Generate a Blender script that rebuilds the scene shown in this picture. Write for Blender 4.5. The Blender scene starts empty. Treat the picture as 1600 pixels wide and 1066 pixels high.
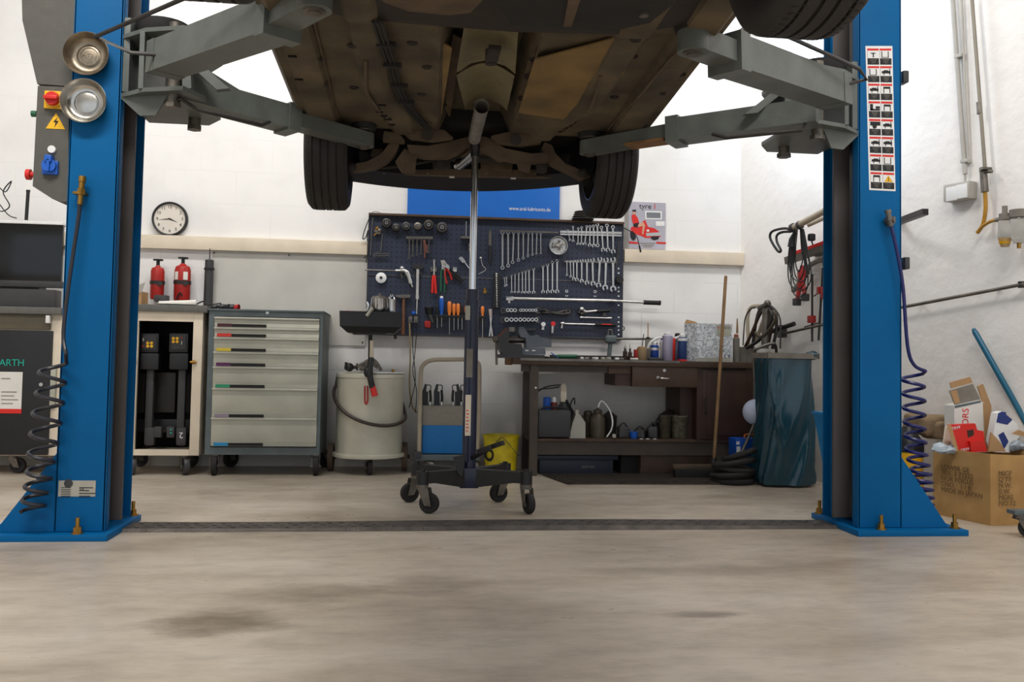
import bpy, bmesh, math, random
from mathutils import Vector, Matrix, noise
random.seed(7)
SC = bpy.context.scene
COL = SC.collection
PI = math.pi
# ---------------------------------------------------------------- camera
FPX, HC, PIT, YAW, ROLL, PPY = 1370.0, 0.80, math.radians(2.5), math.atan(.1176), .018, 500.0
fw = Vector((math.sin(YAW)*math.cos(PIT), math.cos(YAW)*math.cos(PIT), math.sin(PIT)))
r0 = Vector((math.cos(YAW), -math.sin(YAW), 0)); u0 = r0.cross(fw)
rt = r0*math.cos(ROLL)+u0*math.sin(ROLL); up = -r0*math.sin(ROLL)+u0*math.cos(ROLL)
CP = Vector((0, 0, HC))
cd = bpy.data.cameras.new('camera'); cam = bpy.data.objects.new('camera', cd); COL.objects.link(cam)
cd.sensor_width = 36; cd.lens = FPX/1600*36; cd.shift_y = (PPY-533)/1600; cd.clip_start = .05
m = Matrix((rt, up, -fw)).transposed().to_4x4(); m.translation = CP
cam.matrix_world = m; SC.camera = cam
# ---------------------------------------------------------------- light
SC.view_settings.view_transform = 'Standard'; SC.view_settings.look = 'None'
SC.view_settings.exposure = 0.0; SC.view_settings.gamma = 1
w = bpy.data.worlds.new('daylight'); SC.world = w; w.use_nodes = True
w.node_tree.nodes['Background'].inputs[0].default_value = (.82, .90, 1, 1)
w.node_tree.nodes['Background'].inputs[1].default_value = 1.0
def area(name, loc, rot, sx, sy, p, col):
    l = bpy.data.lights.new(name, 'AREA'); l.shape = 'RECTANGLE'; l.size = sx; l.size_y = sy; l.energy = p; l.color = col
    o = bpy.data.objects.new(name, l); COL.objects.link(o); o.location = loc; o.rotation_euler = rot; return o
area('added_ceiling_light', (-.9, 4.6, 4.45), (math.radians(6), 0, 0), 2.6, .35, 98, (1, .985, .96))  # all ceiling lights here are added to light the room, no fixtures seen
area('added_ceiling_light', (2.2, 4.5, 4.45), (math.radians(6), 0, 0), 1.6, .35, 32, (1, .97, .93))
area('added_ceiling_light', (-1.4, 1.6, 4.45), (0, 0, 0), 2.6, .5, 190, (1, .965, .92))
area('added_ceiling_light', (1.6, 1.4, 4.45), (0, 0, 0), 2.6, .5, 135, (1, .96, .92))
area('window_daylight', (2.25, 5.35, 2.9), (math.radians(-90), 0, math.radians(200-90)), .7, 1.3, 12, (.70, .84, 1))
# ---------------------------------------------------------------- materials
def lin(c): return tuple((v/255/12.92 if v/255 <= .04045 else ((v/255+.055)/1.055)**2.4) for v in c)
MC = {}
def mat(name, c, rough=.5, metal=0, var=.12, scale=6, bump=0, c2=None, emis=0, trans=0, alpha=1, coat=0, spec=None, bscale=60):
    if name in MC: return MC[name]
    m = bpy.data.materials.new(name); m.use_nodes = True; nt = m.node_tree; b = nt.nodes['Principled BSDF']
    L = lin(c); b.inputs['Roughness'].default_value = rough; b.inputs['Metallic'].default_value = metal
    if spec is not None: b.inputs['Specular IOR Level'].default_value = spec
    tc = nt.nodes.new('ShaderNodeTexCoord'); n = nt.nodes.new('ShaderNodeTexNoise'); n.inputs['Scale'].default_value = scale; n.inputs['Detail'].default_value = 6
    nt.links.new(tc.outputs['Object'], n.inputs['Vector'])
    r = nt.nodes.new('ShaderNodeValToRGB'); r.color_ramp.elements[0].position = .32; r.color_ramp.elements[1].position = .68
    A = lin(c2) if c2 else tuple(v*(1-var) for v in L); B = L if c2 else tuple(min(1, v*(1+var*.6)) for v in L)
    r.color_ramp.elements[0].color = (*A, 1); r.color_ramp.elements[1].color = (*B, 1)
    nt.links.new(n.outputs['Fac'], r.inputs['Fac']); nt.links.new(r.outputs['Color'], b.inputs['Base Color'])
    if bump:
        n2 = nt.nodes.new('ShaderNodeTexNoise'); n2.inputs['Scale'].default_value = bscale; n2.inputs['Detail'].default_value = 4
        nt.links.new(tc.outputs['Object'], n2.inputs['Vector'])
        bp = nt.nodes.new('ShaderNodeBump'); bp.inputs['Strength'].default_value = bump; bp.inputs['Distance'].default_value = .01
        nt.links.new(n2.outputs['Fac'], bp.inputs['Height']); nt.links.new(bp.outputs['Normal'], b.inputs['Normal'])
    if emis:
        nt.links.new(r.outputs['Color'], b.inputs['Emission Color']); b.inputs['Emission Strength'].default_value = emis
    if trans: b.inputs['Transmission Weight'].default_value = trans; b.inputs['IOR'].default_value = 1.3
    if coat: b.inputs['Coat Weight'].default_value = coat
    if alpha < 1: b.inputs['Alpha'].default_value = alpha
    MC[name] = m; return m
M_blue = mat("blue_column_paint", (0, 92, 148), .5, 0, .08, 3, .12, bscale=220, spec=.16)
M_blue2 = mat('blue_paint_light', (38, 128, 190), .45, 0, .2, 8)
M_grey = mat('grey_arm_paint', (94, 99, 95), .45, 0, .18, 9, .1)
M_ctl = mat('control_grey_paint', (84, 82, 76), .6, 0, .08, 30, .15, bscale=200)
M_belt = mat('rail_grey', (78, 72, 70), .55, 0, .15, 3)
M_black = mat('black_paint', (22, 22, 24), .45, 0, .2, 9)
M_gloss = mat('gloss_black', (10, 11, 10), .12, 0, .1, 4)
M_rub = mat('rubber_black', (30, 28, 27), .75, 0, .25, 12, .1)
M_tyre = mat('tyre_rubber', (40, 36, 33), .7, 0, .3, 5, .1)
M_chr = mat('chrome', (205, 208, 212), .16, 1, .08, 8)
M_steel = mat('tool_steel', (208, 206, 202), .33, 1, .12, 18)
M_steeld = mat('worn_steel', (120, 114, 106), .45, .8, .3, 14)
M_dsteel = mat('dark_steel', (62, 60, 58), .45, .5, .3, 10)
M_brass = mat('brass', (170, 130, 62), .35, .9, .25, 20)
M_navy = mat('navy_jack_paint', (22, 30, 58), .35, 0, .2, 8)
M_red = mat('red_paint', (172, 32, 26), .4, 0, .2, 9)
M_redb = mat('red_bright', (215, 38, 30), .4, 0, .06, 9)
M_org = mat('orange_plastic', (236, 132, 50), .4, 0, .08, 9)
M_yel = mat('yellow_plastic', (236, 180, 20), .45, 0, .08, 9)
M_bucket = mat('yellow_dirty', (196, 176, 22), .5, 0, .3, 12)
M_white = mat('white_plastic', (232, 232, 230), .5, 0, .05, 9)
M_paper = mat('paper', (225, 222, 214), .8, 0, .05, 9)
M_beige = mat('beige_enamel', (222, 208, 186), .5, 0, .08, 7)
M_draw = mat('drawer_grey_beige', (178, 176, 160), .42, .15, .12, 5)
M_dframe = mat('drawer_frame_blue_grey', (92, 102, 104), .5, .1, .16, 9)
M_top = mat('worktop_grey', (98, 97, 92), .6, 0, .12, 30)
M_lip = mat('drawer_lip', (196, 194, 180), .4, .2, .1, 9)
M_int = mat('cabinet_inside_black', (26, 24, 22), .8, 0, .15, 9)
M_char = mat('charcoal_plastic', (56, 55, 56), .5, 0, .12, 12)
M_drum = mat('drum_enamel', (196, 192, 174), .42, .1, .16, 5)
M_handle = mat('beige_tube', (172, 160, 140), .45, 0, .1, 9)
M_cartbox = mat('cart_grey_beige', (140, 134, 122), .6, 0, .08, 40)
M_cart = mat('cart_blue', (0, 108, 176), .55, 0, .06, 50)
M_wood = mat('bench_dark_wood', (72, 52, 38), .6, 0, .3, 8, .1)
M_woodr = mat('red_brown_wood', (58, 36, 26), .55, 0, .25, 6)
M_benchm = mat('bench_brown_paint', (72, 61, 51), .55, 0, .2, 12)
M_broom = mat('broom_wood', (140, 108, 72), .6, 0, .25, 12)
M_card = mat('cardboard', (184, 146, 92), .85, 0, .10, 7, c2=(160, 122, 72))
M_cardb = mat('brown_card', (178, 140, 98), .85, 0, .1, 9)
M_sack = mat('brown_paper_sack', (134, 112, 84), .8, 0, .2, 14, .2)
M_bag = mat('blue_green_bin_bag', (28, 66, 80), .19, 0, .15, 4, .05, bscale=24)
M_vise = mat('vise_grey_paint', (92, 98, 106), .4, .2, .15, 12)
M_grn = mat('green_plastic', (28, 96, 64), .4, 0, .1, 9)
M_teal = mat('teal_print', (20, 170, 150), .5, 0, .05, 9)
M_bluep = mat('blue_plastic', (24, 92, 190), .4, 0, .1, 9)
M_can = mat('can_lilac', (178, 172, 196), .35, .3, .1, 20)
M_cbl = mat('can_blue', (24, 66, 150), .3, .2, .15, 20)
M_hose = mat('dark_hose', (34, 34, 42), .4, 0, .15, 9)
M_hoseb = mat('blue_hose', (20, 26, 92), .35, 0, .12, 9)
M_tan = mat('tan_hose', (168, 148, 110), .5, 0, .15, 12)
M_amber = mat('amber_tube', (176, 128, 30), .3, 0, .15, 12)
M_under = mat('underbody_brown', (102, 89, 66), .78, 0, .2, 3.2, .3, c2=(50, 44, 36), bscale=30)
M_undery = mat('underbody_panel', (140, 113, 66), .75, 0, .2, 4, .15, c2=(100, 82, 52), bscale=30)
M_underd = mat('underbody_dark', (44, 38, 33), .75, 0, .3, 5, .3, bscale=25)
M_under2 = mat('suspension_brown', (92, 76, 58), .65, .1, .3, 9, .2)
M_shield = mat('heat_shield', (128, 118, 88), .5, .35, .2, 9, .5, bscale=55)
M_cbody = mat('car_body_paint', (30, 30, 32), .25, .2, .05, 3, coat=.5)
M_banner = mat('banner_blue', (18, 104, 196), .5, 0, .06, 2)
M_peg = mat('peg', (30, 40, 62), .5)
M_sheet = mat('wall_sheet_grey', (196, 192, 184), .5, .1, .10, 3.5)
M_strip = mat('cover_strip_steel', (84, 78, 74), .5, .6, .3, 14, .35, bscale=90)
M_concr = mat('dirty_grey', (128, 122, 112), .8, 0, .25, 9)
M_terra = mat('rust_brown', (110, 62, 38), .7, .2, .25, 14)
M_pot = mat('oily_tin', (84, 76, 62), .5, .4, .35, 16, .15)
M_skin = mat('printed_skin', (214, 160, 130), .7)
M_cond = mat('conduit_grey', (176, 172, 164), .5, 0, .08, 9)
M_hair = mat('printed_black', (24, 22, 24), .7, 0, .02)
M_glass = mat('clear_plastic', (225, 225, 220), .1, 0, .03, 9, trans=.85)
M_milk = mat('milky_plastic', (176, 174, 160), .5, 0, .1, 9)
M_oil = mat('yellow_oil', (214, 160, 0), .15, 0, .05, 9)
M_pane = mat('bright_window_pane', (225, 238, 255), .3, 0, .01, 1, emis=1.6)
M_lblue = mat('lightblue_globe', (196, 208, 232), .4, 0, .03, 9)
M_weld = mat('mat_rubber', (56, 47, 40), .8, 0, .3, 16, .2)
M_plate = mat('type_plate_alu', (176, 172, 160), .35, .5, .1, 30)
# pegboard holes, floor and walls: own node graphs
def nodes(name):
    m = bpy.data.materials.new(name); m.use_nodes = True; nt = m.node_tree; b = nt.nodes['Principled BSDF']
    tc = nt.nodes.new('ShaderNodeTexCoord'); return m, nt, b, tc
def N(nt, t, **k):
    n = nt.nodes.new('ShaderNode'+t)
    for a, v in k.items():
        if a in n.inputs: n.inputs[a].default_value = v
        else: setattr(n, a, v)
    return n
def mth(nt, op, a, b=None):
    n = nt.nodes.new('ShaderNodeMath'); n.operation = op
    for i, v in enumerate((a, b)):
        if v is None: continue
        if isinstance(v, (int, float)): n.inputs[i].default_value = v
        else: nt.links.new(v, n.inputs[i])
    return n.outputs[0]
def mixc(nt, f, a, b, blend='MIX'):
    n = nt.nodes.new('ShaderNodeMix'); n.data_type = 'RGBA'; n.blend_type = blend
    for i, v in ((0, f), (6, a), (7, b)):
        if isinstance(v, (int, float)): n.inputs[i].default_value = v
        elif isinstance(v, tuple): n.inputs[i].default_value = (*v, 1)
        else: nt.links.new(v, n.inputs[i])
    return n.outputs[2]
def ramp(nt, f, els):
    n = nt.nodes.new('ShaderNodeValToRGB'); e = n.color_ramp.elements
    while len(e) < len(els): e.new(.5)
    for q, (p, c) in zip(e, els): q.position = p; q.color = (*(c if isinstance(c, tuple) else (c, c, c)), 1)
    nt.links.new(f, n.inputs[0]); return n.outputs[0]
M_pegb, nt, b, tc = nodes('perforated_board')
sx = N(nt, 'SeparateXYZ'); nt.links.new(tc.outputs['Object'], sx.inputs[0])
fx = mth(nt, 'SUBTRACT', mth(nt, 'FRACT', mth(nt, 'MULTIPLY', sx.outputs[0], 1/.036)), .5)
fz = mth(nt, 'SUBTRACT', mth(nt, 'FRACT', mth(nt, 'MULTIPLY', sx.outputs[2], 1/.036)), .5)
d = mth(nt, 'SQRT', mth(nt, 'ADD', mth(nt, 'MULTIPLY', fx, fx), mth(nt, 'MULTIPLY', fz, fz)))
hole = mth(nt, 'LESS_THAN', d, .17)
nz = N(nt, 'TexNoise', Scale=5.0); nt.links.new(tc.outputs['Object'], nz.inputs['Vector'])
base = mixc(nt, nz.outputs[0], lin((26, 33, 50)), lin((46, 55, 78)))
nt.links.new(mixc(nt, hole, base, (.004, .004, .006)), b.inputs['Base Color']); b.inputs['Roughness'].default_value = .5
# floor
M_floor, nt, b, tc = nodes('worn_screed')
mp = N(nt, 'Mapping'); mp.inputs['Scale'].default_value = (.55, 1.3, 1); nt.links.new(tc.outputs['Object'], mp.inputs[0])
n1 = N(nt, 'TexNoise', Scale=1.5, Detail=8.0, Roughness=.65); nt.links.new(mp.outputs[0], n1.inputs['Vector'])
n2 = N(nt, 'TexNoise', Scale=9.0, Detail=8.0, Roughness=.7); nt.links.new(mp.outputs[0], n2.inputs['Vector'])
n3 = N(nt, 'TexNoise', Scale=.9, Detail=5.0, Roughness=.55); mp2 = N(nt, 'Mapping'); mp2.inputs['Location'].default_value = (7.3, 2.1, 0); nt.links.new(tc.outputs['Object'], mp2.inputs[0]); nt.links.new(mp2.outputs[0], n3.inputs['Vector'])
c = ramp(nt, n1.outputs[0], [(.25, lin((146, 131, 114))), (.5, lin((186, 174, 158))), (.75, lin((206, 196, 183)))])
st = ramp(nt, n2.outputs[0], [(.3, .70), (.55, 1.0)])
st2 = ramp(nt, n3.outputs[0], [(.30, .72), (.45, 1.0)])
c = mixc(nt, .8, c, st, 'MULTIPLY'); c = mixc(nt, .8, c, st2, 'MULTIPLY')
# shaped oil stains that belong to the floor
sp = N(nt, 'SeparateXYZ'); nt.links.new(tc.outputs['Object'], sp.inputs[0])
def blot(x, y, rx, ry, col, k):
    global c
    wob = mth(nt, 'MULTIPLY', mth(nt, 'SUBTRACT', n2.outputs[0], .5), 1.5)
    a = mth(nt, 'DIVIDE', mth(nt, 'SUBTRACT', sp.outputs[0], x), rx); bb = mth(nt, 'DIVIDE', mth(nt, 'SUBTRACT', sp.outputs[1], y), ry)
    dd = mth(nt, 'ADD', mth(nt, 'ADD', mth(nt, 'MULTIPLY', a, a), mth(nt, 'MULTIPLY', bb, bb)), wob)
    f = ramp(nt, dd, [(0.0, k), (1.0, 0.0)])
    c = mixc(nt, f, c, lin(col))
blot(-.55, 2.72, .22, .16, (104, 90, 72), .9)
blot(-.3, 3.05, .3, .14, (120, 106, 88), .6)
blot(.1, 3.15, .22, .2, (122, 108, 92), .5)
blot(.95, 2.72, .16, .05, (118, 104, 92), .8)
blot(1.1, 3.3, .5, .1, (128, 116, 102), .5)
blot(.0, 4.4, .5, .12, (128, 118, 104), .6)
nt.links.new(c, b.inputs['Base Color'])
nt.links.new(ramp(nt, n2.outputs[0], [(.3, .40), (.7, .26)]), b.inputs['Roughness']); b.inputs['Specular IOR Level'].default_value = .45
bp = N(nt, 'Bump', Strength=.05); nt.links.new(n2.outputs[0], bp.inputs['Height']); nt.links.new(bp.outputs[0], b.inputs['Normal'])
# block wall: painted blocks, dirt near the floor is worn paint
def wallmat(name, brick, colt, colb):
    m, nt, b, tc = nodes(name)
    sp = N(nt, 'SeparateXYZ'); nt.links.new(tc.outputs['Object'], sp.inputs[0])
    cb = N(nt, 'CombineXYZ'); nt.links.new(sp.outputs[0], cb.inputs[0]); nt.links.new(mth(nt, 'ADD', sp.outputs[2], .005), cb.inputs[1])
    n1 = N(nt, 'TexNoise', Scale=2.5, Detail=8.0, Roughness=.6); nt.links.new(tc.outputs['Object'], n1.inputs['Vector'])
    zz = mth(nt, 'ADD', sp.outputs[2], mth(nt, 'MULTIPLY', mth(nt, 'SUBTRACT', n1.outputs[0], .5), .8))
    base = ramp(nt, mth(nt, 'MULTIPLY', zz, .5), [(.08, lin(colb)), (.52, lin(colt))])
    base = mixc(nt, .5, base, ramp(nt, n1.outputs[0], [(.3, .82), (.55, 1.0)]), 'MULTIPLY')
    bp = N(nt, 'Bump', Strength=.35 if not brick else .06, Distance=.015)
    n2 = N(nt, 'TexNoise', Scale=14.0 if not brick else 40., Detail=8.0); nt.links.new(tc.outputs['Object'], n2.inputs['Vector'])
    if brick:
        br = N(nt, 'TexBrick'); br.inputs['Scale'].default_value = 1; br.inputs['Brick Width'].default_value = .5; br.inputs['Row Height'].default_value = .235
        br.inputs['Mortar Size'].default_value = .004; br.inputs['Mortar Smooth'].default_value = .3
        wb = N(nt, 'VectorMath'); wb.operation = 'ADD'; nt.links.new(cb.outputs[0], wb.inputs[0])
        sc_ = N(nt, 'VectorMath'); sc_.operation = 'SCALE'; sc_.inputs['Scale'].default_value = .012; nt.links.new(n1.outputs['Color'], sc_.inputs[0]); nt.links.new(sc_.outputs[0], wb.inputs[1])
        nt.links.new(wb.outputs[0], br.inputs['Vector'])
        mz = mth(nt, 'MULTIPLY', br.outputs['Fac'], ramp(nt, n1.outputs[0], [(.42, .0), (.66, .8)]))
        mz = mth(nt, 'MULTIPLY', mz, ramp(nt, mth(nt, 'MULTIPLY', sp.outputs[2], .5), [(.70, 1.0), (.85, .4)]))
        base = mixc(nt, mth(nt, 'MULTIPLY', mz, .36), base, lin((150, 140, 128)))
        h = mth(nt, 'SUBTRACT', mth(nt, 'MULTIPLY', n2.outputs[0], .2), mth(nt, 'MULTIPLY', br.outputs['Fac'], .5))
        nt.links.new(h, bp.inputs['Height'])
    else: nt.links.new(n2.outputs[0], bp.inputs['Height'])
    nt.links.new(bp.outputs[0], b.inputs['Normal']); nt.links.new(base, b.inputs['Base Color']); b.inputs['Roughness'].default_value = .65
    return m
M_wallb = wallmat('painted_blocks', True, (238, 236, 233), (196, 190, 180))
M_wallr = wallmat('rough_plaster', False, (236, 232, 227), (200, 192, 182))
M_ceil = mat('ceiling_white', (225, 222, 216), .8, 0, .03, 2)
# patterned box print
M_print, nt, b, tc = nodes('line_art_print')
v = N(nt, 'TexNoise', Scale=15.0, Detail=2.5, Distortion=2.5); nt.links.new(tc.outputs['Object'], v.inputs['Vector'])
nt.links.new(ramp(nt, v.outputs[0], [(.44, lin((222, 226, 230))), (.47, lin((90, 98, 108))), (.5, lin((222, 226, 230))), (.56, lin((110, 118, 128))), (.6, lin((225, 228, 232)))]), b.inputs['Base Color'])

# ---------------------------------------------------------------- helpers
def ray(px, py): return fw + rt*((px-800)/FPX) - up*((py-PPY)/FPX)
def V(px, py, Y):                       # the point at depth Y seen at a pixel
    d = ray(px, py); return CP + d*(Y/d.y)
def F(px, py, z=0):                     # the point at height z seen at a pixel
    d = ray(px, py); return CP + d*((z-HC)/d.z)
class MB:
    def __init__(s, M=None): s.b = bmesh.new(); s.M = M; s.mi = 0
    def _fin(s, vs, fs):
        if s.M is not None:
            for v in vs: v.co = s.M @ v.co
        for f in fs: f.material_index = s.mi
    def raw(s, vs, fs):
        bv = [s.b.verts.new(Vector(v)) for v in vs]; bf = []
        for f in fs:
            try: bf.append(s.b.faces.new([bv[i] for i in f]))
            except ValueError: pass
        s._fin(bv, bf); return s
    def box(s, c, d, rot=None, bev=0, seg=2, tap=1):
        q = bmesh.new(); bmesh.ops.create_cube(q, size=1)
        for v in q.verts:
            t = tap if v.co.z < 0 else 1
            v.co = Vector((v.co.x*d[0]*t, v.co.y*d[1]*t, v.co.z*d[2]))
        if bev: bmesh.ops.bevel(q, geom=list(q.edges), offset=min(bev, min(d)*.45), segments=seg, profile=.6, affect='EDGES')
        R = rot if rot is not None else Matrix.Identity(3)
        q.verts.index_update()
        vs = [R @ v.co + Vector(c) for v in q.verts]; fs = [[v.index for v in f.verts] for f in q.faces]; q.free()
        return s.raw(vs, fs)
    def bb(s, x0, x1, y0, y1, z0, z1, bev=0): return s.box(((x0+x1)/2, (y0+y1)/2, (z0+z1)/2), (abs(x1-x0), abs(y1-y0), abs(z1-z0)), None, bev)
    def cyl(s, a, c, r, r2=None, n=16, cap=True):
        a = Vector(a); c = Vector(c); r2 = r if r2 is None else r2; d = (c-a).normalized()
        p = d.orthogonal().normalized(); q = d.cross(p); vs = []
        for o, rr in ((a, r), (c, r2)):
            for i in range(n): t = 2*PI*i/n; vs.append(o+(p*math.cos(t)+q*math.sin(t))*rr)
        fs = [[i, (i+1) % n, n+(i+1) % n, n+i] for i in range(n)]
        if cap: fs += [list(range(n))[::-1], list(range(n, 2*n))]
        return s.raw(vs, fs)
    def tube(s, pts, r, n=8, closed=False, cap=True):
        pts = [Vector(p) for p in pts]; L = len(pts); vs = []; prev = None
        for i, p in enumerate(pts):
            if closed: t = pts[(i+1) % L]-pts[i-1]
            else: t = pts[min(i+1, L-1)]-pts[max(i-1, 0)]
            t.normalize()
            if prev is None: a = t.orthogonal().normalized()
            else:
                a = prev - t*prev.dot(t)
                a = a.normalized() if a.length > 1e-5 else t.orthogonal().normalized()
            prev = a; bq = t.cross(a); rr = r[i] if isinstance(r, (list, tuple)) else r
            for k in range(n): w_ = 2*PI*k/n; vs.append(p+(a*math.cos(w_)+bq*math.sin(w_))*rr)
        fs = []
        for i in range(L if closed else L-1):
            j = (i+1) % L
            for k in range(n): fs.append([i*n+k, i*n+(k+1) % n, j*n+(k+1) % n, j*n+k])
        if not closed and cap: fs += [list(range(n))[::-1], [(L-1)*n+k for k in range(n)]]
        return s.raw(vs, fs)
    def lathe(s, prof, c, ax=(0, 0, 1), n=24, cap=True):
        c = Vector(c); ax = Vector(ax).normalized(); p = ax.orthogonal().normalized(); q = ax.cross(p); vs = []; fs = []
        for r, z in prof:
            for i in range(n): t = 2*PI*i/n; vs.append(c+ax*z+(p*math.cos(t)+q*math.sin(t))*max(r, 1e-4))
        for j in range(len(prof)-1):
            for i in range(n): fs.append([j*n+i, j*n+(i+1) % n, (j+1)*n+(i+1) % n, (j+1)*n+i])
        if cap: fs += [list(range(n))[::-1], [(len(prof)-1)*n+i for i in range(n)]]
        return s.raw(vs, fs)
    def prism(s, pts, d):               # 3d polygon extruded by vector d
        n = len(pts); pts = [Vector(p) for p in pts]; d = Vector(d)
        return s.raw(pts+[p+d for p in pts], [list(range(n))[::-1], list(range(n, 2*n))]+[[i, (i+1) % n, n+(i+1) % n, n+i] for i in range(n)])
    def ball(s, c, r, sc=(1, 1, 1), n=16):
        vs = []; fs = []; k = n//2; c = Vector(c)
        for j in range(k+1):
            for i in range(n):
                a = PI*j/k; t = 2*PI*i/n
                vs.append(c+Vector((math.sin(a)*math.cos(t)*sc[0], math.sin(a)*math.sin(t)*sc[1], math.cos(a)*sc[2]))*r)
        for j in range(k):
            for i in range(n): fs.append([j*n+i, (j+1)*n+i, (j+1)*n+(i+1) % n, j*n+(i+1) % n])
        s.raw(vs, fs); return s
    def jit(s, a, sc=6):
        for v in s.b.verts: v.co += noise.noise_vector(v.co*sc)*a
        return s
def sm(pts, k=6, closed=False):          # catmull-rom
    pts = [Vector(p) for p in pts]; n = len(pts); out = []
    for i in range(n if closed else n-1):
        if closed: a, b_, c_, d_ = pts[i-1], pts[i], pts[(i+1) % n], pts[(i+2) % n]
        else: a, b_, c_, d_ = pts[max(i-1, 0)], pts[i], pts[i+1], pts[min(i+2, n-1)]
        for j in range(k):
            t = j/k; out.append(.5*((2*b_)+(c_-a)*t+(2*a-5*b_+4*c_-d_)*t*t+(3*b_-a-3*c_+d_)*t**3))
    if not closed: out.append(pts[-1])
    return out
def mk(name, mb, m, parent=None, loc=None, flat=False):
    bm = mb.b; bmesh.ops.remove_doubles(bm, verts=bm.verts, dist=1e-5); bmesh.ops.recalc_face_normals(bm, faces=bm.faces)
    if parent is not None: o0 = Vector(parent.get('_o', (0, 0, 0)))
    elif loc is not None: o0 = Vector(loc)
    else:
        xs = [v.co for v in bm.verts]
        o0 = Vector(((min(v.x for v in xs)+max(v.x for v in xs))/2, (min(v.y for v in xs)+max(v.y for v in xs))/2, min(v.z for v in xs)))
    for v in bm.verts: v.co -= o0
    me = bpy.data.meshes.new(name); bm.to_mesh(me); bm.free()
    for q in (m if isinstance(m, (list, tuple)) else [m]): me.materials.append(q)
    if not flat:
        me.polygons.foreach_set('use_smooth', [True]*len(me.polygons)); me.set_sharp_from_angle(angle=math.radians(38))
    o = bpy.data.objects.new(name, me); COL.objects.link(o)
    if parent is not None: o.parent = parent; o['_o'] = tuple(o0)
    else: o.location = o0; o['_o'] = tuple(o0)
    return o
def tag(o, label, cat, group=None):
    o['label'] = label; o['category'] = cat
    if group: o['group'] = group
    return o
def thing(name, label, cat, loc, group=None):
    o = bpy.data.objects.new(name, None); COL.objects.link(o); o.location = loc; o.empty_display_size = .05; o['_o'] = tuple(loc)
    return tag(o, label, cat, group)
def one(name, mb, m, label, cat, group=None): return tag(mk(name, mb, m), label, cat, group)
def text(s, size, loc, m, parent, name='lettering', right=(1, 0, 0), upv=(0, 0, 1), ext=.0008, al='CENTER', xs=1):
    cu = bpy.data.curves.new('t', 'FONT'); cu.body = s; cu.size = size; cu.extrude = ext; cu.align_x = al; cu.align_y = 'CENTER'; cu.resolution_u = 3
    t = bpy.data.objects.new('t', cu); COL.objects.link(t); dg = bpy.context.evaluated_depsgraph_get(); me = bpy.data.meshes.new_from_object(t.evaluated_get(dg))
    bpy.data.objects.remove(t); bpy.data.curves.remove(cu)
    rv = Vector(right).normalized(); uv = Vector(upv).normalized(); nv = rv.cross(uv); o0 = Vector(parent['_o'])
    for v in me.vertices: v.co = rv*v.co.x*xs+uv*v.co.y+nv*v.co.z+Vector(loc)-o0
    me.materials.clear(); me.materials.append(m); me.name = name
    o = bpy.data.objects.new(name, me); COL.objects.link(o); o.parent = parent; o['_o'] = tuple(o0); return o
def struct(name, mb, m): o = mk(name, mb, m, loc=(0, 0, 0)); o['kind'] = 'structure'; return o
def dupl(root, d, label, group=None):
    r = root.copy(); COL.objects.link(r); r.location = root.location+Vector(d); r['label'] = label
    if group: r['group'] = group
    for ch in list(root.children):
        q = ch.copy(); COL.objects.link(q); q.parent = r
        for g in ch.children: h = g.copy(); COL.objects.link(h); h.parent = q
    return r
ORD = ['first', 'second', 'third', 'fourth', 'fifth', 'sixth', 'seventh', 'eighth', 'ninth', 'tenth', 'eleventh', 'twelfth']
X1 = Vector((1, 0, 0)); Y1 = Vector((0, 1, 0)); Z1 = Vector((0, 0, 1))
def RZ(a): return Matrix.Rotation(a, 3, 'Z')
WY = 6.45
# ---------------------------------------------------------------- setting
struct('floor', MB().bb(-6, 7, -4.5, 6.8, -.15, 0), M_floor)
struct('wall_back', MB().bb(-6, 2.72, WY, 6.65, 0, 4.6), M_wallb)
RWX, RWK = 2.515, .36                       # right wall runs from the corner at a slant
def rwx(y): return RWX+RWK*(WY-y)
RD = Vector((RWK, -1, 0)).normalized()     # along the right wall towards the camera
RN = Vector((-1, -RWK, 0)).normalized()    # into the room
def R(px, py, off=0):                      # a point on the right wall (off metres in front) seen at a pixel
    d = ray(px, py); o = Vector((RWX, WY, 0))+RN*off; t = (o-CP).dot(RN)/d.dot(RN); return CP+d*t
mb = MB(); w0, w1 = .38, .95; t0, t1 = 2.43, 3.75; e = Vector((RWX, WY, 0))
def wq(s0, s1, z0, z1, off0=0, off1=-.2):
    a = e+RD*s0; c_ = e+RD*s1
    mb.prism([a+RN*off0+Z1*z0, c_+RN*off0+Z1*z0, c_+RN*off1+Z1*z0, a+RN*off1+Z1*z0], Z1*(z1-z0))
wq(-.1, w0, 0, 4.6); wq(w1, 11.2, 0, 4.6); wq(w0, w1, 0, t0); wq(w0, w1, t1, 4.6)
struct('wall_right', mb, M_wallr)
struct('wall_left', MB().bb(-6.2, -6, -4.5, 6.6, 0, 4.6), M_wallb)
struct('ceiling', MB().bb(-6.2, 7, -4.5, 6.6, 4.6, 4.75), M_ceil)
mb = MB()
def fr(s0, s1, z0, z1): wq(s0, s1, z0, z1, -.10, -.15)
fr(w0, w0+.05, t0, t1); fr(w1-.05, w1, t0, t1); fr(w0, w1, t0, t0+.05); fr(w0, w1, t1-.05, t1); fr(w0+.2, w0+.23, t0, t1)
wn = struct('window_1', mb, M_white)
mb = MB(); wq(w0+.02, w1-.02, t0+.02, t1-.02, -.12, -.13); mk('pane', mb, M_pane, wn)
tx = lambda px, py: V(px, py, WY-.045)
struct('trim_1', MB().bb(-6, tx(574, 380).x, WY-.045, WY+.01, tx(400, 393).z, tx(400, 372).z, .004), M_beige)
struct('trim_2', MB().bb(tx(976, 400).x, tx(1163, 400).x, WY-.045, WY+.01, tx(1070, 412).z, tx(1070, 392).z, .004), M_beige)
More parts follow.
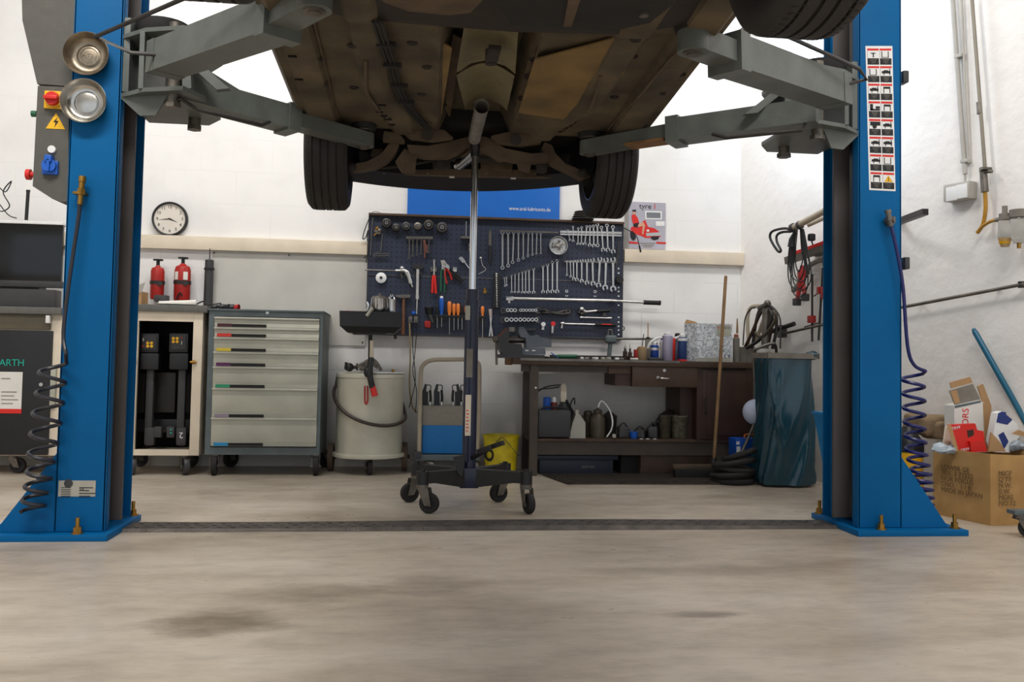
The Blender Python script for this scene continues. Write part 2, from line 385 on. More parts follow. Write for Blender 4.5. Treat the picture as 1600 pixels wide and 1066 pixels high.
ws = thing('wall_panel', 'pale grey sheet panel screwed to the wall behind the drawer cabinet', 'panel', (-.8, WY, .9))
mk('sheet', MB().bb(V(331, 450, WY).x, V(573, 450, WY).x, WY-.012, WY, V(450, 538, WY).z, V(450, 394, WY).z), M_sheet, ws)
mb = MB()
for px in (335, 452, 570):
    for z in (V(450, 399, WY).z, V(450, 533, WY).z):
        q = V(px, 400, WY); mb.cyl((q.x, WY-.016, z), (q.x, WY-.01, z), .006, n=8)
mk('screw', mb, M_dsteel, ws)
# ---------------------------------------------------------------- lift columns
def column(x0, x1, yf, side, label):
    # side -1: left column (outer edge at x0), +1: right column
    cx = (x0+x1)/2; t = thing('lift_column', label, 'vehicle lift column', (cx, yf+.2, 0), 'pair of blue lift columns')
    inn = x1 if side < 0 else x0; out = x0 if side < 0 else x1; k = 1 if side < 0 else -1
    top = 4.2; dp = .36
    mb = MB()                                # C profile: front web, outer web, rear web
    mb.bb(x0, x1, yf, yf+.012, .03, top, .004).bb(out, out+k*.012, yf, yf+dp, .03, top, .004).bb(x0, x1+(.0), yf+dp-.012, yf+dp, .03, top, .004)
    mb.bb(inn-k*.012, inn, yf, yf+.055, .03, top, .003).bb(inn-k*.042, inn-k*.03, yf+dp-.055, yf+dp, .03, top, .003)
    # gusset
    for y_ in (yf, yf+dp-.014):
        mb.prism([(out, y_, .03), (out-k*.235, y_, .03), (out, y_, .36)], (0, .014, 0))
    mk('column_profile', mb, M_blue, t)
    mk('rail_cover', MB().bb(inn-k*.036, inn+k*(.02 if side < 0 else .045), yf+.15, yf+.17, .05, top, .004), M_belt, t, )
    mk('inner_channel', MB().bb(inn-k*.09, inn-k*.05, yf+.03, yf+dp-.03, .05, top), M_black, t)
    mk('base_plate', MB().bb(out-k*.30, inn+k*.03, yf-.06, yf+dp+.06, 0, .028, .004), M_blue, t)
    for (bx, by) in ((out-k*.26, yf-.01), (inn-k*.10, yf-.03), (out-k*.24, yf+dp+.02), (inn-k*.0, yf+dp+.03)):
        mb = MB(); mb.cyl((bx, by, .028), (bx, by, .034), .024, n=16).cyl((bx, by, .034), (bx, by, .056), .017, n=6).cyl((bx, by, .05), (bx, by, .095), .0085, n=10)
        mk('anchor_bolt', mb, M_brass, t)
    return t
LX0, LX1, RX0, RX1, CY = -1.475, -1.268, 2.124, 2.345, 3.95
tl = column(LX0, LX1, CY, -1, 'left blue steel lift column carrying the grey control box')
tr = column(RX0, RX1, CY, 1, 'right blue steel lift column with pictogram sticker')
# widening at the right column foot (outer edge 1418px)
def carriage(t, x, k, yc):                   # x = inner face, k = direction into the bay
    mb = MB()
    mb.bb(x+k*.002, x+k*.03, yc+.0, yc+.40, 1.93, 2.26, .004)
    for z in (1.905, 2.165):
        mb.prism([(x, yc+.0, z), (x+k*.12, yc-.10, z), (x+k*.30, yc-.16, z), (x+k*.36, yc-.02, z), (x+k*.36, yc+.30, z), (x+k*.28, yc+.42, z), (x, yc+.42, z)], (0, 0, .018))
    mb.bb(x+k*.10, x+k*.12, yc-.1, yc+.35, 1.92, 2.17)
    mb.prism([(x, yc-.0, 1.91), (x+k*.22, yc-.08, 1.91), (x+k*.16, yc-.05, 1.82), (x+k*.09, yc-.03, 1.82), (x, yc-.0, 1.90)], (0, .015, 0))
    mk('carriage', mb, M_grey, t)
    for yy in (yc-.07, yc+.30):
        mb = MB().cyl((x+k*.24, yy, 1.865), (x+k*.24, yy, 2.22), .028, n=16).cyl((x+k*.24, yy, 1.85), (x+k*.24, yy, 1.87), .035, n=6)
        mk('pivot_pin', mb, M_steeld, t)
    mb = MB()
    mb.lathe([(.02, 0), (.10, .0), (.115, .03), (.115, .07), (.02, .07)], (x+k*.14, yc+.1, 2.20), n=24)
    mk('rubber_guard', mb, M_rub, t)
carriage(tl, LX1, 1, 3.95); carriage(tr, RX0, -1, 3.95)
def loft_box(mb, p, q, wd, h, h2=None):
    p = Vector(p); q = Vector(q); d = (q-p).normalized(); s = d.cross(Z1).normalized(); u_ = s.cross(d); h2 = h if h2 is None else h2
    vs = []
    for o, hh in ((p, h), (q, h2)):
        for a, b__ in ((-1, -1), (1, -1), (1, 1), (-1, 1)): vs.append(o+s*a*wd/2+u_*b__*hh/2)
    mb.raw(vs, [[0, 1, 2, 3], [4, 7, 6, 5], [0, 4, 5, 1], [1, 5, 6, 2], [2, 6, 7, 3], [3, 7, 4, 0]]); return mb
def arm(label, A, B_, C_, padz, rod, gusset, hh=.11):
    A, B_, C_ = map(Vector, (A, B_, C_)); t = thing('lift_arm', label, 'lift arm', A, 'grey swivelling arms holding the car')
    d = (C_-A).normalized()
    mb = loft_box(MB(), A, B_, .13, hh)
    loft_box(mb, B_-d*.05, B_+d*.015, .145, hh+.02)
    loft_box(mb, A-d*.05, A+d*.02, .135, hh+.004)
    if gusset: mb.prism([A+Z1*.05+d*.0, A+Z1*.15+d*.02, A+d*.34+Z1*.05], d.cross(Z1)*.012)
    mk('outer_tube', mb, M_grey, t)
    mb = loft_box(MB(), B_, C_, .105, hh*.62); mb.cyl(C_-Z1*(hh*.31), C_+Z1*(hh*.31), .055, n=24)
    mk('inner_tube', mb, M_grey, t)
    mb = MB().cyl(C_+Z1*(-hh*.31-.006), C_+Z1*(-hh*.31), .035, n=20).cyl(C_+Z1*(-hh*.31-.012), C_+Z1*(-hh*.31), .022, n=16)
    mk('retaining_disc', mb, M_steeld, t)
    mk('pad_screw', MB().cyl(C_, (C_.x, C_.y, padz-.02), .022, n=16), M_dsteel, t)
    pd = mk('lift_pad', MB().lathe([(.03, -.035), (.062, -.03), (.068, -.012), (.068, .0), (.05, .004)], (C_.x, C_.y, padz), n=28), M_rub, t)
    mk('pad_ring', MB().lathe([(.040, -.040), (.050, -.040), (.050, -.030), (.040, -.03)], (C_.x, C_.y, padz), n=20), M_steeld, pd)
    if rod:
        mk('guard_rod', MB().tube(sm(rod, 1), .0085, 8), M_dsteel, t)
    return t
zF, zR = 1.955, 1.995
A = F(285, 142, zF); B_ = F(455, 188, zF-.02); C_ = F(568, 219, zF-.035)
d = (C_-A).normalized(); n_ = d.cross(Z1).normalized()
al_ = arm('grey lift arm from left column reaching the front of the car', A, B_, C_, 2.005, [A+n_*.09-Z1*.07-d*.06, A+n_*.11-Z1*.07-d*.06, A+d*.02+n_*.11-Z1*.10, B_-d*.20+n_*.08-Z1*.085, B_-d*.15+n_*.06-Z1*.055], 1)
A = F(1262, 178, zF); B_ = F(1052, 207, zF-.02); C_ = F(922, 231, zF-.035)
d = (C_-A).normalized(); n_ = d.cross(Z1).normalized()
ar = arm('grey lift arm from right column with rusty inner tube', A, B_, C_, 2.005, [A-n_*.05-Z1*.06, A-n_*.10-Z1*.10, B_-d*.30-n_*.08-Z1*.09, B_-d*.22-n_*.06-Z1*.055], 1)
mk('rust_patch', loft_box(MB(), B_+d*.03-Z1*.038, B_+d*.24-Z1*.036, .107, .012), mat('arm_rust', (128, 92, 52), .7, 0, .3, 20), ar)['label'] = 'orange rust patch'
A = F(262, 92, zR-.01); B_ = F(440, 28, zR-.055); C_ = F(492, -2, zR-.075)
d = (C_-A).normalized(); n_ = d.cross(Z1).normalized()
arm('grey lift arm from left column coming towards the camera', A, B_, C_, 1.985, [A+n_*.02-Z1*.0+d*.05, A+n_*.11-Z1*.01+d*.02-X1*.04, A+n_*.16+Z1*.04-X1*.12, B_+n_*.13+Z1*.12], 0, .125)
A = F(1300, 142, zR-.01); B_ = F(1135, 85, zR-.055); C_ = F(1083, 65, zR-.075)
d = (C_-A).normalized(); n_ = d.cross(Z1).normalized()
arm('grey lift arm from right column with round rear jacking pad', A, B_, C_, 1.985, [B_-n_*.0-d*.03+Z1*.07, B_-n_*.06-d*.10+Z1*.13, A+d*.0-n_*.12+Z1*.07, A-n_*.10-d*.12+Z1*.05, A-n_*.06-d*.02+Z1*.02], 0, .125)
def brace(root, Y, post, diag, bright):
    mk('brace', MB().prism([V(x, y, Y) for x, y in post], (0, .05, 0)), M_grey, root); mk('brace', MB().prism([V(x, y, Y+.01) for x, y in diag], (0, .04, 0)), M_grey, root)
    mk('galvanised_plate', MB().prism([V(x, y, Y+.06) for x, y in bright], (0, .004, 0)), M_steel, root)
brace(al_, 3.86, [(284, 95), (297, 94), (299, 138), (285, 138)], [(287, 92), (304, 90), (358, 138), (338, 140)], [(266, 97), (285, 95), (284, 133), (266, 128)])
brace(ar, 3.86, [(1226, 142), (1238, 142), (1240, 178), (1227, 178)], [(1214, 139), (1233, 137), (1184, 176), (1164, 178)], [(1240, 146), (1256, 146), (1256, 176), (1240, 176)])
# sticker on right column
def yface(px, py, Y=CY): return V(px, py, Y)
mb = MB(); s0 = yface(1352, 72); s1 = yface(1394, 72); s2 = yface(1399, 299); s3 = yface(1358, 297)
yk = CY-.0015
def sq(u_, v_):                                # bilinear on the sticker
    a = s0.lerp(s1, u_); c_ = s3.lerp(s2, u_); q = a.lerp(c_, v_); return Vector((q.x, yk, q.z))
def qd(mb, u0_, v0_, u1_, v1_, o=0, th=.0006):
    ps = [sq(u0_, v0_), sq(u1_, v0_), sq(u1_, v1_), sq(u0_, v1_)]; mb.prism([p-Y1*o for p in ps], (0, th, 0)); return mb
stk = mk('instruction_sticker', qd(mb, 0, 0, 1, 1), M_white, tr)
rb = MB(); bk = MB(); ic = MB(); wl = MB(); yl = MB()
for r_ in range(8):
    for c_ in range(2):
        u_ = .06+c_*.465; v_ = .018+r_*.1225
        qd(rb, u_, v_, u_+.43, v_+.014, .0006); qd(bk, u_, v_+.068, u_+.43, v_+.112, .0006)
        qd(ic, u_, v_+.014, u_+.006, v_+.068, .0006)
        for q in range(3): qd(wl, u_+.10+.03*q, v_+.076+.011*q, u_+.34-.03*q, v_+.079+.011*q, .0012)
        if r_ == 7 and c_ == 1:
            yl.prism([sq(u_+.05, v_+.064)-Y1*.001, sq(u_+.38, v_+.064)-Y1*.001, sq(u_+.215, v_+.018)-Y1*.001], (0, .0006, 0)); qd(ic, u_+.205, v_+.032, u_+.225, v_+.058, .0018); continue
        k_ = (r_*2+c_)
        if k_ in (1, 2, 13): qd(ic, u_+.06, v_+.02, u_+.09, v_+.064, .001); qd(ic, u_+.30, v_+.02, u_+.33, v_+.064, .001); qd(ic, u_+.06, v_+.06, u_+.33, v_+.064, .001)
        elif k_ == 0: qd(ic, u_+.20, v_+.03, u_+.24, v_+.062, .001); qd(ic, u_+.13, v_+.03, u_+.3, v_+.036, .001)
        elif k_ in (5, 7, 14): qd(ic, u_+.10, v_+.02, u_+.36, v_+.034, .001); qd(ic, u_+.10, v_+.034, u_+.13, v_+.064, .001); qd(ic, u_+.33, v_+.034, u_+.36, v_+.064, .001)
        elif k_ == 6: qd(ic, u_+.05, v_+.018, u_+.16, v_+.064, .001); qd(ic, u_+.05, v_+.052, u_+.42, v_+.064, .001); qd(ic, u_+.26, v_+.034, u_+.42, v_+.05, .001)
        elif k_ == 8:
            qd(ic, u_+.04, v_+.018, u_+.42, v_+.045, .001); ic.lathe([(.006, 0), (.011, 0), (.011, .001), (.006, .001)], sq(u_+.2, v_+.05)-Y1*.002, (0, 1, 0), 14)
        else:
            qd(ic, u_+.06, v_+.034, u_+.38, v_+.05, .001); qd(ic, u_+.13, v_+.028, u_+.3, v_+.034, .001); qd(ic, u_+.34, v_+.018, u_+.37, v_+.062, .001); qd(ic, u_+.12, v_+.05, u_+.15, v_+.062, .001)
mk('red_heading', rb, M_redb, stk); mk('caption_box', bk, M_black, stk); mk('pictogram', ic, M_hair, stk); mk('caption_line', wl, M_concr, stk); mk('warning_triangle', yl, M_yel, stk)
# left column furniture
yb = CY-.001
p0 = V(92, 751, CY); p1 = V(149, 776, CY)
pl = mk('type_plate', MB().bb(p0.x, p1.x, CY-.002, CY, p1.z, p0.z), M_plate, tl)
mb = MB()
for i in range(5): mb.bb(p0.x+.012, p0.x+.05, yb-.003, yb-.001, p0.z-.028-.009*i, p0.z-.031-.009*i)
for i, (a, c_) in enumerate(((.085, .14), (.085, .125), (.085, .15), (.085, .13))): mb.bb(p0.x+a, p0.x+c_, yb-.003, yb-.001, p0.z-.028-.012*i, p0.z-.032-.012*i)
mb.lathe([(.002, 0), (.018, 0), (.018, .001)], (p0.x+.04, yb-.003, p0.z-.012), (0, 1, 0), 16)
mk('print', mb, M_char, pl); text('CE', .014, (p0.x+.095, yb-.002, p0.z-.036), M_hair, pl)
# motor cover + control box (fixed to the column)
ym = CY+.175
def vm(px, py): q = V(px, py, ym-.16); return Vector((q.x, ym-.16, q.z))
top = Vector((vm(33, 0).x, ym-.16, 3.0))
mk('motor_cover', MB().prism([vm(34, -0), vm(35, 32), vm(58, 131), vm(112, 135), (LX0+.003, ym-.16, 3.0), (top.x, ym-.16, 3.0)], (0, .34, 0)), M_ctl, tl)
a = vm(59, 133); c_ = vm(108, 290)
cb = mk('control_box', MB().prism([vm(59, 134), vm(108, 136), (LX0+.0, ym-.16, vm(100, 315).z), vm(96, 315), vm(82, 311), vm(51, 291)], (0, .26, 0)), M_ctl, tl)
yc = ym-.16
def disc(mb, px, py, r, y0, th, n=24): q = V(px, py, y0); return mb.cyl((q.x, y0, q.z), (q.x, y0-th, q.z), r, n=n)
q = V(86, 157, yc); sw = mk('main_switch', MB().box((q.x, yc-.006, q.z), (.082, .012, .078), None, .004).cyl((q.x, yc-.01, q.z), (q.x, yc-.022, q.z), .036, n=28), M_yel, cb)
mk('switch_knob', MB().cyl((q.x, yc-.022, q.z), (q.x, yc-.040, q.z), .030, .028, n=28).box((q.x, yc-.047, q.z), (.056, .018, .016), None, .004), M_redb, cb)
q = V(87, 190, yc-.002); s_ = .040
tri = mk('warning_sign', MB().prism([(q.x-s_, yc-.002, q.z-s_*.8), (q.x+s_, yc-.002, q.z-s_*.8), (q.x, yc-.002, q.z+s_*.95)], (0, .002, 0)), M_yel, cb)
mk('lightning_bolt', MB().prism([(q.x+.008, yc-.003, q.z+.020), (q.x-.010, yc-.003, q.z-.003), (q.x+.000, yc-.003, q.z-.003), (q.x-.004, yc-.003, q.z-.026), (q.x+.012, yc-.003, q.z+.003), (q.x+.001, yc-.003, q.z+.003)], (0, .001, 0)), M_hair, cb)
mb = MB(); disc(mb, 82, 234, .016, yc, .012); mk('push_button', mb, M_white, cb)
mb = MB(); disc(mb, 80, 260, .029, yc, .03); q = V(80, 250, yc); mb.box((q.x, yc-.02, q.z), (.03, .04, .03), None, .005); q = V(80, 262, yc); mb.box((q.x, yc-.008, q.z-.002), (.064, .016, .06), None, .004); mb.box((q.x, yc-.034, q.z+.004), (.012, .012, .055), None, .003)
mk('blue_socket', mb, M_bluep, cb)
q = V(50, 273, yc+.1); mk('stop_button', MB().cyl((q.x+.015, yc+.1, q.z), (q.x-.008, yc+.1, q.z), .012).cyl((q.x-.005, yc+.1, q.z), (q.x-.022, yc+.1, q.z), .024), M_redb, cb)
q = V(54, 178, yc+.1); mk('green_button', MB().cyl((q.x+.01, yc+.1, q.z), (q.x-.012, yc+.1, q.z), .014), M_grn, cb)
# hooks / limit brackets on right column
mk('limit_switch', MB().box(V(1411, 122, CY+.12), (.03, .06, .06), None, .006), M_char, tr)
mk('limit_switch', MB().box(V(1413, 412, CY+.12), (.026, .06, .06), None, .006), M_char, tr)
M_bowl = mat('dull_bowl_steel', (150, 138, 120), .38, .9, .3, 30)
M_chr2 = mat('bright_bowl_steel', (190, 186, 178), .24, 1, .15, 20)
# magnetic bowls
def bowl(px, py, lab, rr, word=None, tilt=0):
    q = V(px, py, CY-.02); c_ = Vector((q.x, CY, q.z)); t = thing('magnetic_bowl', lab, 'parts bowl', c_, 'round steel bowls stuck to the left column')
    pr = [(.001, -.006), (rr*.50, -.006), (rr*.54, -.010), (rr*.62, -.010), (rr*.74, -.014), (rr*.84, -.026), (rr*.92, -.048), (rr*.97, -.054), (rr*1.0, -.052), (rr*.96, -.040), (rr*.86, -.008), (rr*.4, 0.0)]
    mk('bowl', MB().lathe(pr, c_, (0, 1, 0), 48, False), M_bowl if word else M_chr2, t)
    mk('magnet', MB().lathe([(rr*.44, -.006), (rr*.46, -.009), (rr*.40, -.011), (.001, -.011)], c_, (0, 1, 0), 36), M_bowl if word else M_chr2, t)
    if word:
        mk('embossed_frame', MB().lathe([(rr*.30, -.010), (rr*.42, -.010), (rr*.42, -.013), (rr*.38, -.013), (rr*.38, -.0105), (rr*.30, -.0105)], c_, (0, 1, 0), 36, False), M_bowl, t)
        text(word, .032, c_+Vector((0, -.0115, 0)), M_bowl, t, right=(math.cos(-.15), 0, math.sin(-.15)), upv=(-math.sin(-.15), 0, math.cos(-.15)), ext=.0015)
    return t
bowl(138, 87, 'upper dull round steel bowl with embossed letters on the blue column', .095, 'HEN')
bowl(134, 160, 'lower shiny empty round steel bowl on the blue column', .096)
# coiled hoses
def coil(pts, rad, turns, axis_pts):
    pass
def hose(name, label, m, head, P, cup):
    t = thing(name, label, 'air hose', head[0], 'coiled air hoses on the lift columns')
    mk('hose', MB().tube(P, .0085, 8), m, t)
    mb = MB(); a, c_ = Vector(head[0]), Vector(head[1]); d_ = (a-c_)
    mb.cyl(c_, c_+d_*.35, .011).cyl(c_+d_*.35, c_+d_*.55, .017, n=6).cyl(c_+d_*.55, c_+d_*.8, .012).cyl(c_+d_*.8, a, .015)
    mk('coupling', mb, M_brass if cup else M_steeld, t)
    return t
def helix(axpts, r0_, turns, n=16, up_first=False):
    out = []
    T = int(turns*n); L = len(axpts)-1
    for i in range(T+1):
        f = i/T*L; j = min(int(f), L-1); q = Vector(axpts[j]).lerp(Vector(axpts[j+1]), f-j); a = 2*PI*i/n
        rr = r0_ if not callable(r0_) else r0_(i/T)
        out.append(q+Vector((math.cos(a)*rr, math.sin(a)*rr*.9, 0)))
    return out
yh = CY-.06
st = sm([V(125, 318, CY-.05), V(122, 345, CY-.05), V(108, 440, CY-.055), V(99, 520, CY-.07), V(103, 552, CY-.10)], 5)
hx = helix([V(84, 565, yh), V(79, 610, yh), V(73, 655, yh), V(67, 700, yh), V(62, 740, yh), V(55, 772, yh), V(50, 800, yh)], lambda t: .050+.006*math.sin(t*5), 8.5)
hose('coiled_air_hose', 'black coiled air hose with brass coupling hanging beside left column', M_hose, (V(129, 276, CY-.04), V(125, 320, CY-.05)), st+hx, 1)
mb = MB(); q = V(129, 304, CY); mb.box((q.x, CY-.02, q.z), (.05, .05, .012), None, .003); mk('hose_hook', mb, M_brass, tl)
st = sm([V(1392, 352, CY-.05), V(1402, 395, CY-.05), V(1411, 450, CY-.05), V(1418, 540, CY-.03), V(1428, 570, CY-.02), V(1446, 580, CY-.02)], 5)
yh2 = CY+.05
hx = helix([V(1426, 584, yh2), V(1428, 625, yh2), V(1429, 666, yh2), V(1431, 705, yh2), V(1438, 735, yh2), V(1442, 758, yh2), V(1444, 780, yh2), V(1444, 800, yh2)], lambda t: .052-.012*t, 13)
hose('coiled_air_hose', 'dark blue coiled air hose hanging beside right column', M_hoseb, (V(1387, 328, CY-.05), V(1392, 354, CY-.05)), st+hx, 0)
mb = MB(); q = V(1388, 346, CY); mb.cyl((q.x, CY, q.z), (q.x, CY-.02, q.z), .024, n=20).box((q.x, CY-.03, q.z), (.012, .05, .03), None, .003); mk('hose_hook', mb, M_steeld, tr)
# cover strip across the bay
mb = MB(); xs = [LX1+.0+i*(RX0-LX1)/40 for i in range(41)]; vs = []
for x in xs:
    h = .016+.004*math.sin(x*2.2)
    for dy, z in ((0, 0.0), (.012, h), (.17, h), (.185, 0.0)): vs.append((x, 4.08+dy, z+.001))
mb.raw(vs, [[i*4+j, i*4+j+1, i*4+5+j, i*4+4+j] for i in range(40) for j in range(3)]+[[0, 1, 2, 3], [160, 163, 162, 161], ]+[[i*4, i*4+4, i*4+7, i*4+3] for i in range(40)])
cs = thing('cable_cover', 'dark steel tread strip on the floor between the blue columns', 'floor strip', (.4, 4.17, 0))
mk('strip', mb, M_strip, cs)
mb = MB()
for i in range(56):
    for j in range(3):
        x = LX1+.08+i*.06+(j % 2)*.03; mb.box((x, 4.12+j*.045, .0225+.004*math.sin(x*2.2)-.004), (.022, .006, .003), RZ(.6 if (i+j) % 2 else -.6))
o = mk('tread_bump', mb, M_steeld, cs); o['kind'] = 'stuff'
# ---------------------------------------------------------------- car on the lift
ZF = 2.0
def xc(y): return .285+.028*(y-3.2)
def hw(y): return .80+.043*(y-2.8)
car = thing('car', 'dirty brown underside of a dark car raised on the lift', 'car', (xc(3.6), 3.6, ZF))
def ss(a, b, x): t = max(0, min(1, (x-a)/(b-a))); return t*t*(3-2*t)
def uz(x, y):
    l = x-xc(y); a = abs(l); z = ZF
    z += .12*(1-ss(.13, .20, a))
    rl = .47-.10*ss(3.9, 4.6, y) if l < 0 else .50-.14*ss(3.9, 4.6, y)
    z -= .030*(1-ss(.045, .075, abs(a-rl)))
    z += .015*(1-ss(.10, .13, abs(a-.32)))*ss(3.25, 3.4, y)*(1-ss(4.3, 4.45, y))
    s = a/hw(y); z -= .035*ss(.80, .82, s); z += .03*ss(.95, .99, s)
    z += .10*ss(4.6, 4.9, y)*(1-ss(.7, .75, s)) - .02*(1-ss(3.0, 3.1, y))
    z += .006*noise.noise(Vector((x*7, y*7, 0)))
    return z
mb = MB(); nx, ny = 120, 110; y0_, y1_ = 2.35, 5.0; vs = []
for j in range(ny+1):
    y = y0_+(y1_-y0_)*j/ny
    for i in range(nx+1): x = xc(y)+hw(y)*(-1+2*i/nx); vs.append((x, y, uz(x, y)))
mb.raw(vs, [[j*(nx+1)+i, j*(nx+1)+i+1, (j+1)*(nx+1)+i+1, (j+1)*(nx+1)+i] for j in range(ny) for i in range(nx)])
fp = mk('floor_pan', mb, M_under, car)
def U(px, py, dz=-.004): q = F(px, py, ZF); z = uz(q.x, q.y)+dz; q = F(px, py, z); return Vector((q.x, q.y, uz(q.x, q.y)+dz))
def sheet(pts, th=.006, dz=-.008, k=8):
    ps = [U(*p, dz) for p in pts]; zm = sum(p.z for p in ps)/len(ps)
    return MB().prism([(p.x, p.y, zm) for p in ps], (0, 0, th))
mk('floor_panel', sheet([(618, 47), (707, 49), (690, 180), (655, 180), (628, 120)]), M_undery, car)
mk('floor_panel', sheet([(836, 60), (990, 62), (975, 112), (936, 152), (880, 192), (810, 172)], dz=-.010), M_undery, car)
mk('floor_strip', sheet([(708, 50), (722, 50), (703, 179), (687, 179)], dz=-.014), M_under2, car)
mk('floor_strip', sheet([(826, 60), (838, 60), (815, 175), (803, 172)], dz=-.014), M_under2, car)
# heat shields over the tunnel
def shield(pts):
    ps = [F(px, py, ZF+.0) for px, py in pts]; mb = MB(); vs = []; n = 12
    for j in range(9):
        a = ps[0].lerp(ps[3], j/8); b_ = ps[1].lerp(ps[2], j/8)
        for i in range(n+1):
            q = a.lerp(b_, i/n); vs.append((q.x, q.y, ZF+.012+.055*math.sin(PI*i/n)+.004*math.sin(j*2.1)*math.sin(i*1.7)))
    mb.raw(vs, [[j*(n+1)+i, j*(n+1)+i+1, (j+1)*(n+1)+i+1, (j+1)*(n+1)+i] for j in range(8) for i in range(n)]); return mb
mk('heat_shield', shield([(730, 16), (812, 18), (805, 119), (713, 118)]), M_shield, car)
mk('heat_shield', shield([(713, 122), (804, 123), (792, 176), (727, 176)]), M_shield, car)
q = U(768, 52, 0); mk('bracket', MB().cyl((q.x, q.y, ZF-.01), (q.x, q.y, ZF+.05), .024, n=16).box((q.x, q.y-.09, ZF), (.05, .16, .02), None, .005), M_underd, car)
for px, py in [(644, 68), (667, 105), (659, 148), (904, 78), (862, 113), (850, 155), (551, 68), (553, 137), (834, 85), (826, 117), (960, 152), (708, 115), (485, 45), (499, 100), (508, 136), (991, 88), (993, 60), (815, 150), (1036, 145), (1066, 112)]:
    q = U(px, py, -.003); r_ = .020 if px not in (485, 499, 508, 991, 1036, 1066) else .014
    mk('floor_plug', MB().lathe([(.001, .0), (r_*.6, 0), (r_*.7, -.004), (r_, -.004), (r_*1.05, .004)], q, (0, 0, 1), 16), M_underd, car)
for px, py in [(449, 62), (457, 89), (467, 125), (597, 163), (593, 170), (600, 177), (607, 184), (612, 191), (905, 186), (897, 191), (889, 196), (881, 200), (873, 206), (693, 165), (700, 141), (704, 112)]:
    q = U(px, py, -.004); mk('slot', MB().box(q, (.034, .012, .006), None, .002), mat('slot_black', (8, 7, 6), .9), fp)
def run(pts, dz=-.02): return sm([U(px, py, dz) for px, py in pts], 5)
for k_ in (-1, 0, 1):
    mk('brake_line', MB().tube([p+X1*k_*.016 for p in run([(590, 30), (598, 62), (611, 100), (621, 135), (633, 160), (650, 185), (668, 200)], -.022)], .0062, 6), M_rub, car)
for px, py in ((603, 68), (613, 102), (624, 134), (635, 160)):
    q = U(px, py, -.03); mk('line_clip', MB().box(q, (.075, .018, .022), RZ(.05), .004), M_rub, car)
mk('side_flange', MB().tube(run([(488, 18), (497, 60), (509, 110), (521, 160), (530, 192)], -.006), .006, 6), M_under2, car)
mk('side_flange', MB().tube(run([(1072, 60), (1036, 105), (1000, 150), (968, 190), (950, 212)], -.006), .006, 6), M_under2, car)
mk('seam', MB().tube(run([(571, 95), (573, 140), (590, 165), (607, 205)], -.004), .008, 6), M_under2, car)
mk('seam', MB().tube(run([(938, 120), (925, 160), (905, 188), (880, 206)], -.004), .008, 6), M_under2, car)
# sills
for s in (-1, 1):
    mb = MB(); P = []
    for y in (2.45, 3.0, 3.6, 4.2, 4.62): P.append((xc(y)+s*hw(y), y))
    vs = []
    for x, y in P: vs += [(x-s*.03, y, ZF-.02), (x+s*.005, y, ZF-.025), (x+s*.06, y, ZF+.08), (x+s*.06, y, ZF+.16), (x-s*.03, y, ZF+.16)]
    mb.raw(vs, [[j*5+i, j*5+(i+1) % 5, j*5+5+(i+1) % 5, j*5+5+i] for j in range(4) for i in range(5)]+[[0, 1, 2, 3, 4], [24, 23, 22, 21, 20]])
    mk('sill', mb, M_under, car)
# tank, rear shield, dark slab for the rear axle shade
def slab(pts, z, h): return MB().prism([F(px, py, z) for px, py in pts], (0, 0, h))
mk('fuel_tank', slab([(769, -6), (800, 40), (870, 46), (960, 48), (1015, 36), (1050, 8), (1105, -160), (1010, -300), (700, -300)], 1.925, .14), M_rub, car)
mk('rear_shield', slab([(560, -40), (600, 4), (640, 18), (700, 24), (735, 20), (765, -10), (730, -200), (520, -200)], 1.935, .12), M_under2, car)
mk('rear_axle_shade_slab', slab([(455, 8), (560, 30), (700, 42), (800, 50), (980, 54), (1100, 34), (1110, 0), (440, -30)], 1.965, .06), M_underd, car)  # dark slab standing in for the shade around the rear axle
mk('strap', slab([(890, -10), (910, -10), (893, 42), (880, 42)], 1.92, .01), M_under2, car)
for px, py in ((478, 2), (1006, 20)):
    q = F(px, py, 1.93); mk('bolt', MB().cyl(q, q-Z1*.012, .016, n=6), M_steeld, car)
# light-blocking box in the engine bay, suspension, bumper
mk('bay_light_block', MB().bb(xc(5)-.60, xc(5)+.60, 4.62, 5.35, 2.04, 2.5, .05), mat('bay_black', (16, 14, 12), .9), car)  # black backing box added to block light behind the suspension
def lump(name, pts, r, m, y=None, z=None):
    ps = [(V(px, py, y) if y else F(px, py, z)) for px, py in pts]; return mk(name, MB().tube(sm(ps, 5), r, 10), m, car)
def plate(name, pts, y, th, m, holes=()):
    return mk(name, MB().prism([V(px, py, y) for px, py in pts], (0, th, 0)), m, car)
for s_, P in ((0, [(536, 266), (552, 257), (575, 252), (596, 240), (606, 226), (618, 221), (624, 226), (618, 240), (606, 252), (588, 262), (560, 267)]),
              (1, [(922, 276), (905, 265), (884, 257), (868, 240), (862, 226), (850, 222), (846, 232), (852, 246), (866, 258), (888, 268), (910, 280)])):
    a = mk('control_arm', MB().prism([V(px, py, 4.78)+Vector((0, 0, 0)) for px, py in P], (0, .07, 0)).jit(.004, 9), M_under2, car)
    mk('ball_joint', MB().ball(V(*( (548, 262) if not s_ else (912, 270)), 4.76), .028), M_underd, a)
plate('subframe', [(636, 226), (668, 228), (700, 222), (738, 212), (760, 214), (790, 232), (830, 240), (856, 238), (858, 250), (820, 252), (786, 246), (752, 232), (728, 232), (700, 244), (664, 244), (640, 238)], 4.74, .10, M_under2)
plate('subframe_bracket', [(632, 232), (652, 240), (648, 268), (628, 268), (618, 252)], 4.8, .05, M_under2)
plate('subframe_bracket', [(806, 238), (832, 240), (828, 268), (812, 262)], 4.8, .06, M_under2)
